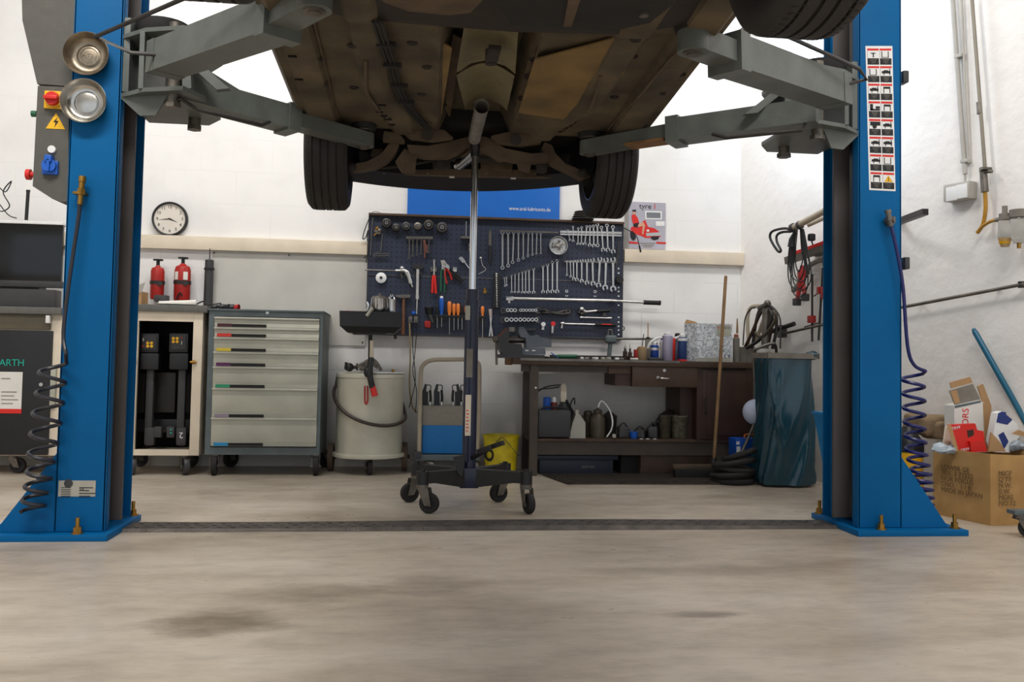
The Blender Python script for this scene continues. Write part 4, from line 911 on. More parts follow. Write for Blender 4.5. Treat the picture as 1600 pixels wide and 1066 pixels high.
mb.raw([(x, y, zt) for x, y in o_]+[(x*.98+dcx*.02, y*.98+6.07*.02, zb+.006) for x, y in o_]+[(x*.75+dcx*.25, y*.75+6.07*.25, zb-.035) for x, y in o_]+[(x*.97+dcx*.03, y*.97+6.07*.03, zt) for x, y in o_]+[(x*.95+dcx*.05, y*.95+6.07*.05, zb+.012) for x, y in o_]+[(x*.72+dcx*.28, y*.72+6.07*.28, zb-.030) for x, y in o_],
 [[k*4+i, k*4+(i+1) % 4, k*4+4+(i+1) % 4, k*4+4+i] for k in (0, 1, 3, 4) for i in range(4)]+[[i, (i+1) % 4, 12+(i+1) % 4, 12+i] for i in range(4)]+[[8, 9, 10, 11], [20, 21, 22, 23]])
mk('catch_tray', mb, M_black, t)
mk('tray_bracket', MB().bb(dcx-.12, dcx+.1, 5.98, 6.16, zb-.045, zb-.034), M_dsteel, t)
g = mk('suction_pipe', MB().cyl(V(581, 533, 6.0), V(580, 578, 5.96), .0135, n=14).lathe([(.006, -.001), (.0145, -.001), (.0145, .004)], V(581, 533, 6.0), (0, 0, 1), 14), M_beige, t)
mk('grip', MB().tube(sm([V(580, 560, 5.94), V(578, 585, 5.90), V(582, 606, 5.90)], 4), .020, 10).ball(V(575, 582, 5.91), .028, (1, .8, 1.3)), M_black, t)
mk('red_cap', MB().cyl(V(582, 604, 5.90), V(586, 619, 5.90), .019, .021, n=14), M_redb, t)
mk('red_trigger', MB().tube(sm([V(570, 603, 5.91), V(570, 625, 5.91), V(572, 632, 5.91), V(574.5, 625, 5.91), V(574, 603, 5.91)], 4), .0055, 6), M_red, t)
mk('valve', MB().tube([V(541, 578, 6.1), V(541, 566, 6.1)], .010).cyl(V(538, 574, 6.1), V(558, 574, 6.1), .012).cyl(V(558, 568, 6.1), V(558, 579, 6.1), .006).ball(V(546, 574, 6.1), .03), M_dsteel, t)
mk('coiled_lead', MB().tube(sm([V(563, 579, 6.12), V(570, 567, 6.12), V(584, 563, 6.12), V(596, 579, 6.12)], 5), .012, 8).tube(sm([V(566, 579, 6.08), V(576, 569, 6.08), V(588, 568, 6.08), V(594, 577, 6.08)], 5), .009, 8).tube(sm([V(570, 575, 6.0), V(560, 572, 6.04), V(575, 566, 6.05), V(590, 575, 6.0)], 5), .009, 8), M_concr, t)
mk('filler_cap', MB().cyl(V(614, 584, 6.1), V(614, 577, 6.1), .010), M_brass, t)
def jug(px, r_, ytop, lab, m_=M_chr):
    q = V(px, 489, 6.0); zt_ = V(px, ytop, 6.0).z; t = thing('steel_jug', lab, 'jug', (q.x, 6.0, q.z), 'steel jugs on the black catch tray'); h = zt_-q.z
    mk('jug_body', MB().lathe([(r_*1.05, 0), (r_*1.08, .004), (r_*.92, h), (r_*.95, h+.003), (r_*.88, h), (r_*1.0, .008), (.001, .006)], q, n=32, cap=False), m_, t)
    mk('lid', MB().lathe([(r_*1.0, h), (r_*.8, h+.016), (.012, h+.022), (.01, h+.034), (.001, h+.036)], q, n=28, cap=False), M_steeld if r_ > .05 else m_, t)
jug(593, .062, 467, 'wide brushed steel jug standing on the black catch tray'); jug(611.5, .030, 468, 'narrow shiny steel jug at right on the black catch tray')
one('bent_pipe', MB().tube(sm([V(560, 489, 5.95), V(572, 487, 5.93), V(575, 478, 5.93), V(572.5, 472, 5.93)], 4), .008, 8), M_steel, 'small bent steel pipe on the left of the black catch tray', 'pipe')
one('steel_tube_piece', MB().cyl(V(573, 494, 5.85), V(582, 481, 5.85), .011), M_milk, 'short grey tube leaning on the front rim of the catch tray', 'tube')
one('rag', MB().ball(V(550, 489, 6.0), .05, (1.6, 1, .28), 20).jit(.012, 22), mat('pinkish_rag', (196, 150, 132), .9), 'crumpled pinkish rag on the black catch tray', 'rag')
# cart with welding clamps
t = thing('battery_charger_cart', 'blue and grey box trolley with bent tube handle behind the jack', 'trolley', (V(700, 712, 6.1).x, 6.15, 0))
Yc = 6.08; pb('upper_box', 660, 635, 746, 665, Yc, .25, M_cartbox, t, .003); pb('blue_box', 660, 665, 746, 709, Yc, .25, M_cart, t, .003)
pb('base_frame', 649, 711, 749, 720, Yc-.03, .30, M_dframe, t, .003)
pb('frame_bracket', 648, 706, 658, 717, Yc-.05, .04, M_char, t, .003)
YH = Yc-.015
mk('tube_handle', MB().tube(sm([V(655, 712, YH), V(656, 650, YH), V(657.5, 585, YH), V(662, 570, YH), V(675, 563, YH), V(700, 562, YH), V(735, 562, YH), V(745, 566, YH), V(749, 580, YH), V(748, 650, YH), V(746, 712, YH)], 6), .015, 12), M_handle, t)
for px in (671, 740):
    q = V(px, 720, Yc+.03); caster(t, (q.x, Yc+.02, q.z), (.1, -.4, 0), .042, M_concr, .028)
    caster(t, (q.x, Yc+.22, q.z), (.1, .4, 0), .042, M_concr, .028)
for i, (px, s_) in enumerate(((664, 1), (682, 1), (716, -1), (729, -1))):
    u_ = thing('cable_clamp', ['black terminal clamp standing leftmost on the blue trolley', 'black terminal clamp second from left on the blue trolley', 'black terminal clamp left of the jack tube on the blue trolley', 'black terminal clamp partly behind the jack tube on the trolley'][i], 'clamp', V(px, 634, Yc+.1), 'terminal clamps on the blue trolley')
    mk('jaw', MB().prism([V(px-4, 634, Yc+.1), V(px+5, 634, Yc+.1), V(px+5, 612, Yc+.1), V(px+2, 612, Yc+.1), V(px+3, 601, Yc+.1), V(px-0, 600, Yc+.1), V(px-4, 612, Yc+.1)] if s_ > 0 else [V(px+4, 634, Yc+.1), V(px-5, 634, Yc+.1), V(px-5, 612, Yc+.1), V(px-2, 612, Yc+.1), V(px-3, 601, Yc+.1), V(px, 600, Yc+.1), V(px+4, 612, Yc+.1)], (0, .025, 0)), M_black, u_)
    mk('grip_lever', MB().tube([V(px+8*s_, 634, Yc+.11), V(px+9*s_, 622, Yc+.11), V(px+8*s_, 610, Yc+.11)], .009, 8).tube(sm([V(px+3*s_, 602, Yc+.11), V(px+9*s_, 603, Yc+.11), V(px+8*s_, 613, Yc+.11)], 4), .0035, 6), M_black, u_)
    mk('copper_contact', MB().cyl(V(px+8*s_, 634, Yc+.10), V(px+8*s_, 628, Yc+.10), .010), M_steel, u_)
# bucket
q = V(784, 739, 5.98); bq = Vector((q.x, 6.06, 0)); h = V(784, 681, 6.0).z
t = thing('bucket', 'dirty yellow plastic bucket with wire handle beside the bench', 'bucket', bq)
mk('bucket_body', MB().lathe([(.001, .002), (.098, .0), (.104, .006), (.122, h-.03), (.124, h-.028), (.124, h-.02), (.128, h-.004), (.130, h), (.124, h), (.118, h-.02), (.098, .01), (.001, .008)], bq, n=40, cap=False), M_bucket, t)
mk('wire_handle', MB().tube(sm([V(812, 684, 6.05), V(812, 712, 5.95), V(800, 700, 5.93), V(785, 684, 5.93), V(775, 690, 5.95), V(757, 684, 6.05)], 5), .0025, 6), M_dsteel, t)
mb = MB(); c_ = V(765, 712, 5.95)
vs = []
for i in range(17):
    a = 2*PI*i/16
    for rr in (.022, .040):
        x = c_.x+rr*math.cos(a)*.75; z = c_.z+rr*math.sin(a)*1.1; rb_ = .1+.024*z/h+.0045; dx = x-bq.x
        vs.append((x, bq.y-math.sqrt(max(1e-4, rb_*rb_-dx*dx)), z))
mb.raw(vs, [[2*i, 2*i+2, 2*i+3, 2*i+1] for i in range(16)]); mk('black_print', mb, M_hair, t)
# ---------------------------------------------------------------- perforated tool board and its tools
PY = WY-.045; TY = PY-.02
def A_(u, v, Y=None): return V(560+u/5.077, 320+v/5.077, Y or TY)
def C_2(u, v, Y=None): return V(760+u/4.633, 320+v/4.633, Y or TY)
UN = (TY/1370)/4.633*1.0                    # one unit of the right hand sketch grid in metres
UA = (TY/1370)/5.077
bx0, bx1 = V(575, 430, PY).x, V(972, 440, PY).x; bz1, bz0 = V(770, 344, PY).z, V(770, 525, PY).z
t = thing('perforated_tool_board', 'large dark blue perforated tool board on the back wall', 'tool board', ((bx0+bx1)/2, PY, bz0))
zm = V(770, 435, PY).z
mk('board_panel', MB().bb(bx0, bx1, PY, PY+.02, zm+.001, bz1), M_pegb, t); mk('board_panel', MB().bb(bx0, bx1, PY, PY+.02, bz0, zm-.001), M_pegb, t)
mk('seam_strip', MB().bb(bx0, bx1, PY-.001, PY, zm-.0015, zm+.0015), M_concr, t)
mk('top_ledge', MB().bb(bx0-.005, bx1+.005, PY-.03, WY-.001, bz1, bz1+.018, .003), M_wood, t)
mk('edge_frame', MB().bb(bx1, bx1+.008, PY-.004, WY-.001, bz0, bz1).bb(bx0-.006, bx0, PY-.004, WY-.001, bz0, bz1).bb(bx0, bx1, PY-.002, WY-.001, bz0-.012, bz0), M_char, t)
for v_ in (462, 495, 530, 565, 600, 628, 662, 695, 728, 815, 850, 880, 908, 940):
    q = C_2(957, v_, PY-.001); mk('edge_slot', MB().box(q, (.012, .002, .010)), M_white, t)
HOLD = {}
def rail(p, q, h, lab, m_=M_steeld, th=.012, name='tool_rail'):
    p = Vector(p); q = Vector(q); mb = loft_box(MB(), p, q, th, h); return one(name, mb, m_, lab, 'tool rail', 'tool rails on the board')
def annul(mb, c, ro, ri, th, a0=0, a1=2*PI, n=18):
    vs = []; c = Vector(c); full = abs(a1-a0-2*PI) < 1e-6
    for i in range(n+1):
        a = a0+(a1-a0)*i/n; d_ = Vector((math.cos(a), 0, math.sin(a)))
        vs += [c+d_*ri, c+d_*ro, c+d_*ro+Y1*th, c+d_*ri+Y1*th]
    fs = [[4*i+j, 4*i+(j+1) % 4, 4*i+4+(j+1) % 4, 4*i+4+j] for i in range(n) for j in range(4)]
    if not full: fs += [[0, 1, 2, 3], [4*n+3, 4*n+2, 4*n+1, 4*n]]
    mb.raw(vs, fs); return mb
def spanner(p, q, r0_, r1_, k0, k1, wd=None, m_=M_steel, lab='', grp='', name='spanner', cat='spanner'):
    p = Vector(p); q = Vector(q); d_ = (q-p).normalized(); s_ = Vector((d_.z, 0, -d_.x)); wd = wd or min(r0_, r1_)*.85; mb = MB(); th = .007
    ang = math.atan2(d_.z, d_.x)
    for c_, rr, kk, sg in ((p, r0_, k0, -1), (q, r1_, k1, 1)):
        if kk == 'ring': annul(mb, c_, rr, rr*.58, th)
        else:
            a = ang+(0 if sg > 0 else PI)+.25; annul(mb, c_, rr*1.15, rr*.55, th*.8, a+.62, a+2*PI-.62)
    a = p+d_*r0_*.75; b_ = q-d_*r1_*.75
    mb.prism([a-s_*wd*.55, a+s_*wd*.55, b_+s_*wd*.42, b_-s_*wd*.42], (0, th*.8, 0))
    return one(name, mb, m_, lab, cat, grp)
Y_ = TY-.004
# 1 ring spanners, upper left rail
rail(C_2(95, 188), C_2(520, 202), .010, 'upper left steel rail carrying the nine double ring spanners')
L1 = [(117, 200, 117, 455), (157, 200, 158, 440), (198, 198, 190, 415), (232, 197, 232, 400), (267, 200, 267, 385), (305, 200, 300, 370), (333, 200, 333, 360), (365, 205, 362, 352), (393, 210, 394, 350)]
for i, (a, b_, c_, d_) in enumerate(L1):
    r_ = (15-.95*i)*UN; spanner(C_2(a, b_, Y_), C_2(c_, d_, Y_), r_, r_*.95, 'ring', 'ring', None, lab=ORD[i]+' double ring spanner from the left on the upper left rail', grp='double ring spanners')
# 2 upper right rail
q0, q1 = C_2(533, 192), C_2(978, 222)
rail(C_2(533, 196), C_2(978, 205), .016, 'upper bar of the white double rail at top right of the board', M_steel); rail(C_2(533, 214), C_2(978, 224), .012, 'lower bar of the white double rail at top right of the board', M_steel)
L2 = [(590, 185, 605, 255), (627, 160, 628, 262), (665, 172, 663, 283), (689, 165, 688, 283), (727, 158, 712, 283), (750, 158, 748, 292), (775, 155, 778, 296), (803, 145, 806, 293), (833, 165, 845, 326), (873, 150, 880, 326), (916, 162, 918, 338)]
for i, (a, b_, c_, d_) in enumerate(L2):
    r_ = (7+.75*i)*UN; fl_ = i == 7
    spanner(C_2(a, b_, Y_-.008), C_2(c_, d_, Y_-.008), r_*.95, r_*1.1, 'open' if fl_ else 'ring', 'ring' if fl_ else 'open', None, lab=ORD[i]+' combination spanner from the left on the top right double rail', grp='combination spanners top right')
# 3 slanted rail
rail(C_2(118, 526), C_2(300, 468), .009, 'left half of the slanted spanner rail', M_char); rail(C_2(300, 468), C_2(525, 402), .009, 'right half of the slanted spanner rail', M_char)
L3 = [(130, 530, 135, 588), (145, 525, 147, 583), (182, 512, 183, 632), (207, 505, 207, 632), (234, 495, 234, 632), (260, 487, 262, 634), (284, 482, 284, 634), (308, 472, 310, 634), (342, 465, 342, 634), (410, 445, 410, 630), (443, 435, 445, 630), (478, 418, 478, 628), (512, 407, 512, 628)]
for i, (a, b_, c_, d_) in enumerate(L3):
    r_ = (5.2+.55*i)*UN; spanner(C_2(a, b_, Y_), C_2(c_, d_, Y_), r_, r_*1.15, 'ring', 'open', None, lab=(ORD[i] if i < 12 else 'last and longest')+' combination spanner from the left on the slanted rail', grp='combination spanners on the slanted rail')
# 4 lower right rail
rail(C_2(562, 410), C_2(942, 418), .013, 'steel rail carrying the double open ended spanners at right', M_steeld)
L4 = [(583, 410, 583, 510), (607, 410, 612, 520), (630, 410, 632, 536), (655, 408, 655, 541), (690, 405, 690, 552), (728, 405, 728, 565), (768, 400, 772, 570), (822, 395, 812, 582), (866, 400, 860, 600), (917, 397, 918, 608)]
for i, (a, b_, c_, d_) in enumerate(L4):
    r_ = (7.5+1.5*i)*UN; spanner(C_2(a, b_, Y_-.004), C_2(c_, d_, Y_-.004), r_*.9, r_, 'open', 'open', r_*.75, lab=ORD[i]+' double open ended spanner from the left on the right rail', grp='open ended spanners')
# 5 small set, upper left
rail(A_(378, 260), A_(590, 263), .018, 'short perforated rail with small spanners at the upper left of the board')
for i, (a, b_, c_, d_) in enumerate([(405, 275, 402, 422), (433, 275, 430, 405), (465, 275, 464, 396), (500, 280, 497, 388), (560, 282, 556, 378)]):
    r_ = (10-.8*i)*UA; spanner(A_(a, b_, Y_-.006), A_(c_, d_, Y_-.006), r_, r_, 'ring', 'open', None, m_=M_steeld, lab=ORD[i]+' small worn spanner from the left on the short rail', grp='small worn spanners')
one('pipe_wrench', MB().prism([A_(512, 280, Y_), A_(532, 280, Y_), A_(540, 330, Y_), A_(530, 425, Y_), A_(520, 425, Y_), A_(516, 330, Y_)], (0, .012, 0)).box(A_(540, 350, Y_), (.015, .014, .06)), mat('rusty_tool', (110, 70, 60), .6, .3, .3, 30), 'rust red adjustable wrench among the small worn spanners', 'wrench')
# 6 filter caps
for i, (u_, v_, r_, m_) in enumerate([(224, 150, 40, M_dsteel), (300, 185, 33, M_dsteel), (378, 175, 36, M_char), (470, 175, 32, M_steeld), (556, 165, 43, M_dsteel), (662, 185, 46, M_char)]):
    t = thing('oil_filter_cap', ORD[i]+' round oil filter socket from the left in the row at the top left', 'oil filter socket', A_(u_, v_, PY), 'round oil filter sockets'); r_ *= UA
    mk('cap_shell', MB().lathe([(r_, 0), (r_, -.03), (r_*.9, -.042), (r_*.55, -.046), (r_*.5, -.040), (r_*.3, -.040)], A_(u_, v_, PY), (0, 1, 0), 12 if i % 2 else 28, True), m_, t)
    mk('square_drive', MB().lathe([(r_*.34, -.040), (r_*.34, -.052), (r_*.18, -.052), (r_*.18, -.042)], A_(u_, v_, PY), (0, 1, 0), 20), M_steel, t)
    mk('drive_hole', MB().box(A_(u_, v_, PY)-Y1*.0525, (r_*.24, .002, r_*.24)), M_hair, t)
def tool(name, lab, cat, at): return thing(name, lab, cat, at)
# hex keys and odd wires at the left
for i, pts in enumerate([[(115, 100), (106, 200), (95, 400)], [(190, 228), (178, 372), (140, 380)], [(115, 392), (245, 388)], [(110, 408), (245, 404)]]):
    one('hex_key', MB().tube([A_(u_, v_, Y_) for u_, v_ in pts], .0032, 6), M_steeld, ['long upright bent steel rod at the left edge of the board', 'L-shaped thin steel key near the left edge', 'upper of two thin horizontal rods at the left edge', 'lower of two thin horizontal rods at the left edge'][i], 'rod')
mb = MB().tube(sm([A_(85, 110, Y_), A_(50, 200, Y_), A_(35, 270, Y_), A_(60, 255, Y_), A_(78, 200, Y_), A_(70, 270, Y_), A_(82, 330, Y_), A_(60, 460, Y_)], 5), .004, 6).tube(sm([A_(90, 90, Y_), A_(120, 55, Y_), A_(170, 62, Y_)], 4), .0022, 6)
one('cable_bundle', mb, M_black, 'dark cables hanging over the left edge of the tool board', 'cable')
t = tool('pulley_clamp', 'small brassy cable clamp near the top left corner of the board', 'clamp', A_(150, 215))
mk('clamp_body', MB().box(A_(152, 215, Y_), (.05, .02, .03), Matrix.Rotation(.5, 3, 'Y'), .008).ball(A_(165, 205, Y_), .018), M_steeld, t); mk('clamp_screw', MB().cyl(A_(125, 245, Y_), A_(170, 205, Y_), .006).cyl(A_(140, 180, Y_), A_(150, 195, Y_), .016), M_brass, t)
# air gun
t = tool('air_gun', 'grey air gun with long thin nozzle at the left of the board', 'air gun', A_(370, 560))
mk('nozzle', MB().cyl(A_(52, 517, Y_), A_(300, 524, Y_), .0045, n=8), M_steeld, t); mk('gun_body', MB().cyl(A_(295, 524, Y_), A_(345, 524, Y_), .010).tube(sm([A_(335, 522, Y_), A_(375, 528, Y_), A_(395, 560, Y_), A_(415, 625, Y_)], 4), [.016]*5+[.019]*4+[.016]*4, 10).cyl(A_(415, 620, Y_), A_(430, 655, Y_), .006).ball(A_(345, 505, Y_), .018), M_steel, t)
mk('trigger', MB().tube(sm([A_(348, 530, Y_), A_(340, 560, Y_), A_(348, 585, Y_)], 4), .004, 6), M_steeld, t)
t = tool('grinding_disc', 'round white disc with dark hub hanging below the air gun', 'disc', A_(180, 580)); mk('disc', MB().lathe([(.006, 0), (42*UA, 0), (42*UA, -.004), (20*UA, -.012), (.006, -.012)], A_(180, 580, Y_), (0, 1, 0), 32), M_white, t); mk('hub', MB().cyl(A_(180, 580, Y_)-Y1*.011, A_(180, 580, Y_)-Y1*.016, .011), M_dsteel, t)
# slide hammer
t = tool('slide_hammer', 'long steel slide hammer with dark T head and coupling end', 'slide hammer', A_(470, 680)); mk('head', MB().prism([A_(422, 482, Y_), A_(450, 474, Y_), A_(490, 474, Y_), A_(522, 490, Y_), A_(505, 506, Y_), A_(478, 512, Y_), A_(455, 512, Y_), A_(430, 500, Y_)], (0, .016, 0)), M_dsteel, t)
mk('shaft', MB().cyl(A_(471, 512, Y_), A_(467, 720, Y_), .0125, n=14).cyl(A_(467, 718, Y_), A_(467, 750, Y_), .0155, n=14).cyl(A_(466, 745, Y_), A_(462, 868, Y_), .006, n=10), M_steel, t)
mk('bracket', MB().box(A_(475, 545, Y_+.01), (60*UA, .01, .02)), M_dsteel, t)
# pliers
def plier(lab, pv, jaw, h1, h2, mh, mj=M_steel, r_=.0065, jw=.007):
    t = tool('pliers', lab, 'pliers', A_(*pv)); t['group'] = 'pliers on the board'
    P = A_(*pv, Y_)
    mb = MB(); mb.tube([A_(*h1[0], Y_)]+[P-Y1*.002]+[A_(*jaw[1], Y_-.004)], [.004, jw, .003], 8).tube([A_(*h2[0], Y_)]+[P+Y1*.003]+[A_(*jaw[0], Y_-.004)], [.004, jw, .003], 8).cyl(P-Y1*.012, P+Y1*.008, jw*1.25, n=14); mk('jaws', mb, mj, t)
    for h in (h1, h2): mk('handle', MB().tube(sm([A_(*x, Y_) for x in h], 4), r_, 8), mh, t)
plier('pliers with bright red handles in the middle left of the board', (600, 520), ((597, 435), (605, 435)), [(596, 560), (590, 600), (586, 700)], [(604, 560), (608, 600), (614, 705)], M_redb, r_=.009)
plier('pliers with slim dark green handles', (668, 500), ((655, 440), (662, 440)), [(662, 515), (655, 560), (655, 690)], [(676, 515), (685, 560), (683, 695)], M_grn, r_=.006)
plier('pliers with short red handles hanging at a slant', (680, 490), ((662, 445), (670, 442)), [(690, 500), (725, 545), (740, 595)], [(685, 520), (690, 580), (703, 628)], M_red, r_=.008)
plier('long bright cutters with black handles hanging at a slant', (705, 490), ((668, 440), (676, 440)), [(725, 505), (780, 560), (835, 605)], [(720, 520), (770, 575), (820, 610)], M_black, r_=.008, jw=.011)
one('tool_clip', MB().box(A_(580, 515, TY), (.016, .02, .035), None, .004).box(A_(612, 515, TY), (.016, .02, .035), None, .004), M_steeld, 'steel clip holding the red handled pliers', 'clip')
one('tool_clip', MB().box(A_(765, 515, TY), (.03, .02, .035), None, .006), M_steel, 'steel clip behind the long bright cutters', 'clip')
# ratchet near jack
t = tool('ratchet', 'chrome ratchet hanging at a slant left of the jack tube', 'ratchet', A_(850, 480)); mk('head', MB().prism([A_(795, 425, Y_), A_(808, 412, Y_), A_(825, 415, Y_), A_(850, 448, Y_), A_(845, 462, Y_), A_(825, 460, Y_)], (0, .014, 0)), M_steel, t); mk('shaft', MB().cyl(A_(838, 452, Y_), A_(908, 545, Y_), .006, n=10), M_chr, t)
t = tool('rod_holder', 'small shelf bracket with two upright thin rods', 'holder', A_(855, 262)); mk('bracket', MB().box(A_(860, 262, TY-.01), (100*UA, .04, .016)), M_steeld, t)
for u_ in (855, 897): mk('rod', MB().cyl(A_(u_, 255, Y_), A_(u_, 132, Y_), .0028, n=8), M_steel, t)
for i, (u_, v_) in enumerate(((888, 322), (888, 355))): one('socket', MB().lathe([(.010, 0), (.017, 0), (.017, -.02), (.010, -.02)], A_(u_, v_, TY), (0, 1, 0), 18), M_steeld, ['upper', 'lower'][i]+' small socket hidden beside the jack tube', 'socket', 'sockets')
t = tool('file', 'long flat file with black handle hanging upright right of the jack', 'file', A_(1045, 320)); mk('blade', MB().prism([A_(1045, 190, Y_), A_(1056, 215, Y_), A_(1056, 325, Y_), A_(1034, 325, Y_), A_(1035, 215, Y_)], (0, .004, 0)), M_steeld, t); mk('handle', MB().tube([A_(1045, 322, Y_), A_(1045, 345, Y_), A_(1044, 400, Y_), A_(1042, 468, Y_)], [.009, .012, .013, .009], 10), M_black, t)
one('spring_wire', MB().tube(sm([A_(972, 425, Y_), A_(985, 480, Y_), A_(1010, 515, Y_), A_(955, 550, Y_)], 5), .003, 6).ball(A_(970, 423, Y_), .010), M_steel, 'bent bright wire with ball end right of the jack tube', 'wire')
one('wing_nut', MB().cyl(A_(1003, 660, TY), A_(1003, 705, TY), .010, n=6).box(A_(1003, 690, Y_), (.03, .01, .012), None, .003), M_brass, 'brassy wing nut on the board right of the jack tube', 'wing nut')
# hammer
t = tool('hammer', 'hammer with worn steel head and brown wooden handle', 'hammer', A_(355, 860)); YQ = TY-.012
mk('head', MB().prism([A_(288, 722, YQ), A_(310, 715, YQ), A_(400, 712, YQ), A_(412, 716, YQ), A_(412, 738, YQ), A_(380, 740, YQ), A_(340, 742, YQ), A_(300, 730, YQ)], (0, .024, 0)), M_steeld, t); mk('handle', MB().tube([A_(360, 740, YQ+.012), A_(358, 800, YQ+.012), A_(354, 1030, YQ+.012)], [.010, .012, .015], 12), mat('handle_brown', (110, 72, 50), .6), t)
one('hanging_rod', MB().tube([A_(300, 960, Y_), A_(293, 1000, Y_), A_(293, 1066, Y_)], .010, 8), M_black, 'short black bar hanging behind the catch tray', 'bar')
# air couplers
for i, u_ in enumerate((412, 455)):
    t = tool('air_coupler', ['left', 'right'][i]+' round grey air coupler at the bottom of the board', 'coupler', A_(u_, 900)); t['group'] = 'air couplers'
    mk('coupler_ring', MB().lathe([(.007, -.02), (.015, -.02), (.015, 0), (.007, 0)], A_(u_, 900, TY), (0, 1, 0), 18).box(A_(u_, 925, TY), (.03, .02, .02)), M_steeld, t)
one('valve_knob', MB().box(A_(437, 858, TY), (.03, .025, .022), None, .006), M_bluep, 'small blue valve knob above the air couplers', 'knob')
t = tool('torch', 'black hand torch hanging head up beside the screwdrivers', 'torch', A_(570, 870)); mk('lamp_head', MB().cyl(A_(560, 815, TY), A_(563, 870, TY), .033, .022, n=18), M_black, t); mk('torch_body', MB().cyl(A_(563, 868, TY), A_(590, 935, TY), .018, n=14), M_char, t); mk('lens', MB().cyl(A_(560, 812, TY), A_(560, 816, TY), .026, n=18), M_steeld, t)
one('red_cloth', MB().box(A_(550, 950, TY), (.045, .02, .05), None, .01).jit(.006, 30), M_red, 'small red rag hanging below the black torch', 'rag')
# screwdrivers
rk = thing('screwdriver_rack', 'black rack with a row of screwdrivers low on the board', 'rack', A_(800, 890)); mk('rack_bar', MB().box(A_(805, 888, TY-.012), (400*UA, .045, .016), None, .003).box(A_(805, 905, TY), (400*UA, .008, .03)), M_black, rk)
for i, (u_, v0, v1, v2, m_, r_, lab) in enumerate([(625, 800, 885, 978, M_black, .010, 'thin black handled screwdriver at the left end of the rack'), (660, 738, 872, 968, M_bluep, .017, 'thick blue handled screwdriver in the rack'), (722, 768, 885, 1030, M_org, .015, 'orange screwdriver with the longest blade, next to the blue one'), (758, 785, 888, 996, M_org, .013, 'middle one of the three neighbouring orange screwdrivers'), (791, 785, 888, 990, M_org, .014, 'right one of the three neighbouring orange screwdrivers'), (822, 790, 888, 990, M_black, .010, 'thin black screwdriver right of the orange ones'), (855, 803, 885, 965, M_org, .013, 'orange screwdriver partly behind the left side of the jack'), (985, 806, 890, 1062, M_org, .013, 'single orange screwdriver right of the jack tube')]):
    t = thing('screwdriver', lab, 'screwdriver', A_(u_, v1, TY), 'screwdrivers in the rack'); YS = TY-.014
    mk('handle', MB().tube([A_(u_, v0, YS), A_(u_, v0+8, YS), A_(u_, v0+30, YS), A_(u_, v1-40, YS), A_(u_, v1-18, YS), A_(u_, v1, YS)], [r_*.6, r_*.95, r_, r_, r_*.6, r_*.75], 12), m_, t)
    mk('blade', MB().cyl(A_(u_, v1, YS), A_(u_, v2, YS), .0032, n=8), M_steel, t)
    if i == 1: mk('butt_cap', MB().ball(A_(u_, v0, YS), .013), M_white, t)
t = tool('chisels', 'crossed bright steel rods with pinkish white grip, right of the screwdrivers', 'chisels', A_(1048, 900))  # two chisels and a grip built as one object
for i, (p, q) in enumerate((((1043, 880), (1063, 1045)), ((1058, 880), (1040, 1045)))): mk('rod', MB().tube([A_(*p, Y_), A_(*q, Y_)], [.005, .008], 6), M_steel, t)
mk('grip', MB().tube([A_(1046, 828, Y_), A_(1049, 885, Y_)], [.013, .011], 10), mat('pinkish_white', (196, 176, 172), .6), t)
# bit holder strip
t = tool('bit_holder', 'tall black holder with a column of bright sockets', 'socket holder', C_2(75, 620)); mk('holder', MB().box(C_2(74, 622, TY), (52*UN, .02, 262*UN), Matrix.Rotation(.02, 3, 'Y'), .004), M_black, t)
for i in range(16): mk('bit', MB().cyl(C_2(72+i*.3, 500+i*15.5, TY-.012), C_2(72+i*.3, 508+i*15.5, TY-.018), .008-.0003*i, n=10), M_steel, t)
# magnet bowl with bits
c_ = C_2(517, 298, TY-.0); r_ = 68*UN; t = thing('round_parts_dish', 'round dish full of bright bits stuck on the board', 'parts dish', c_)
mk('dish', MB().lathe([(.001, 0), (r_*.9, 0), (r_, -.03), (r_*.95, -.03), (r_*.84, -.006), (.001, -.006)], c_, (0, 1, 0), 36, False), M_steel, t)
for i in range(34):
    a = random.uniform(0, 2*PI); rr = random.uniform(0, r_*.68); p = c_+Vector((rr*math.cos(a), -.012-random.random()*.012, rr*math.sin(a))); b__ = random.uniform(0, PI); l_ = random.uniform(.012, .03)
    mk('bit', MB().cyl(p-Vector((math.cos(b__), .1, math.sin(b__)))*l_*.6, p+Vector((math.cos(b__), -.1, math.sin(b__)))*l_*.6, .0045, n=6), M_steel if i % 3 else M_steeld, t)
for i, (u_, v_) in enumerate(((581, 640), (787, 643))):
    mb = MB(); annul(mb, C_2(u_, v_-14, Y_), .011, .006, .006); annul(mb, C_2(u_, v_+14, Y_), .011, .006, .006, -PI, 0); one('tool_clip', mb, M_steel, ['empty steel clip on the board, left of the two below the spanners', 'empty steel clip on the board, right of the two below the spanners'][i], 'clip', 'empty clips')
# torque wrench long
YL = TY-.022
t = tool('breaker_bar', 'very long chrome torque bar reaching past the right edge of the board', 'torque wrench', C_2(700, 690)); mk('ratchet_head', MB().box(C_2(170, 680, YL), (60*UN, .02, 32*UN), None, .01).cyl(C_2(165, 690, YL), C_2(165, 712, YL), .010), M_steel, t)
mk('tube', MB().cyl(C_2(195, 680, YL), C_2(900, 695, YL), .0125, n=18).cyl(C_2(900, 695, YL), C_2(1145, 708, YL), .0105, n=16), M_steel, t); mk('grip', MB().cyl(C_2(1138, 707, YL), C_2(1258, 712, YL), .017, n=18).cyl(C_2(1250, 711, YL), C_2(1260, 712, YL), .019, n=18), M_rub, t)
mk('hook', MB().box(C_2(905, 690, TY), (.05, .03, .016)), M_steeld, t)
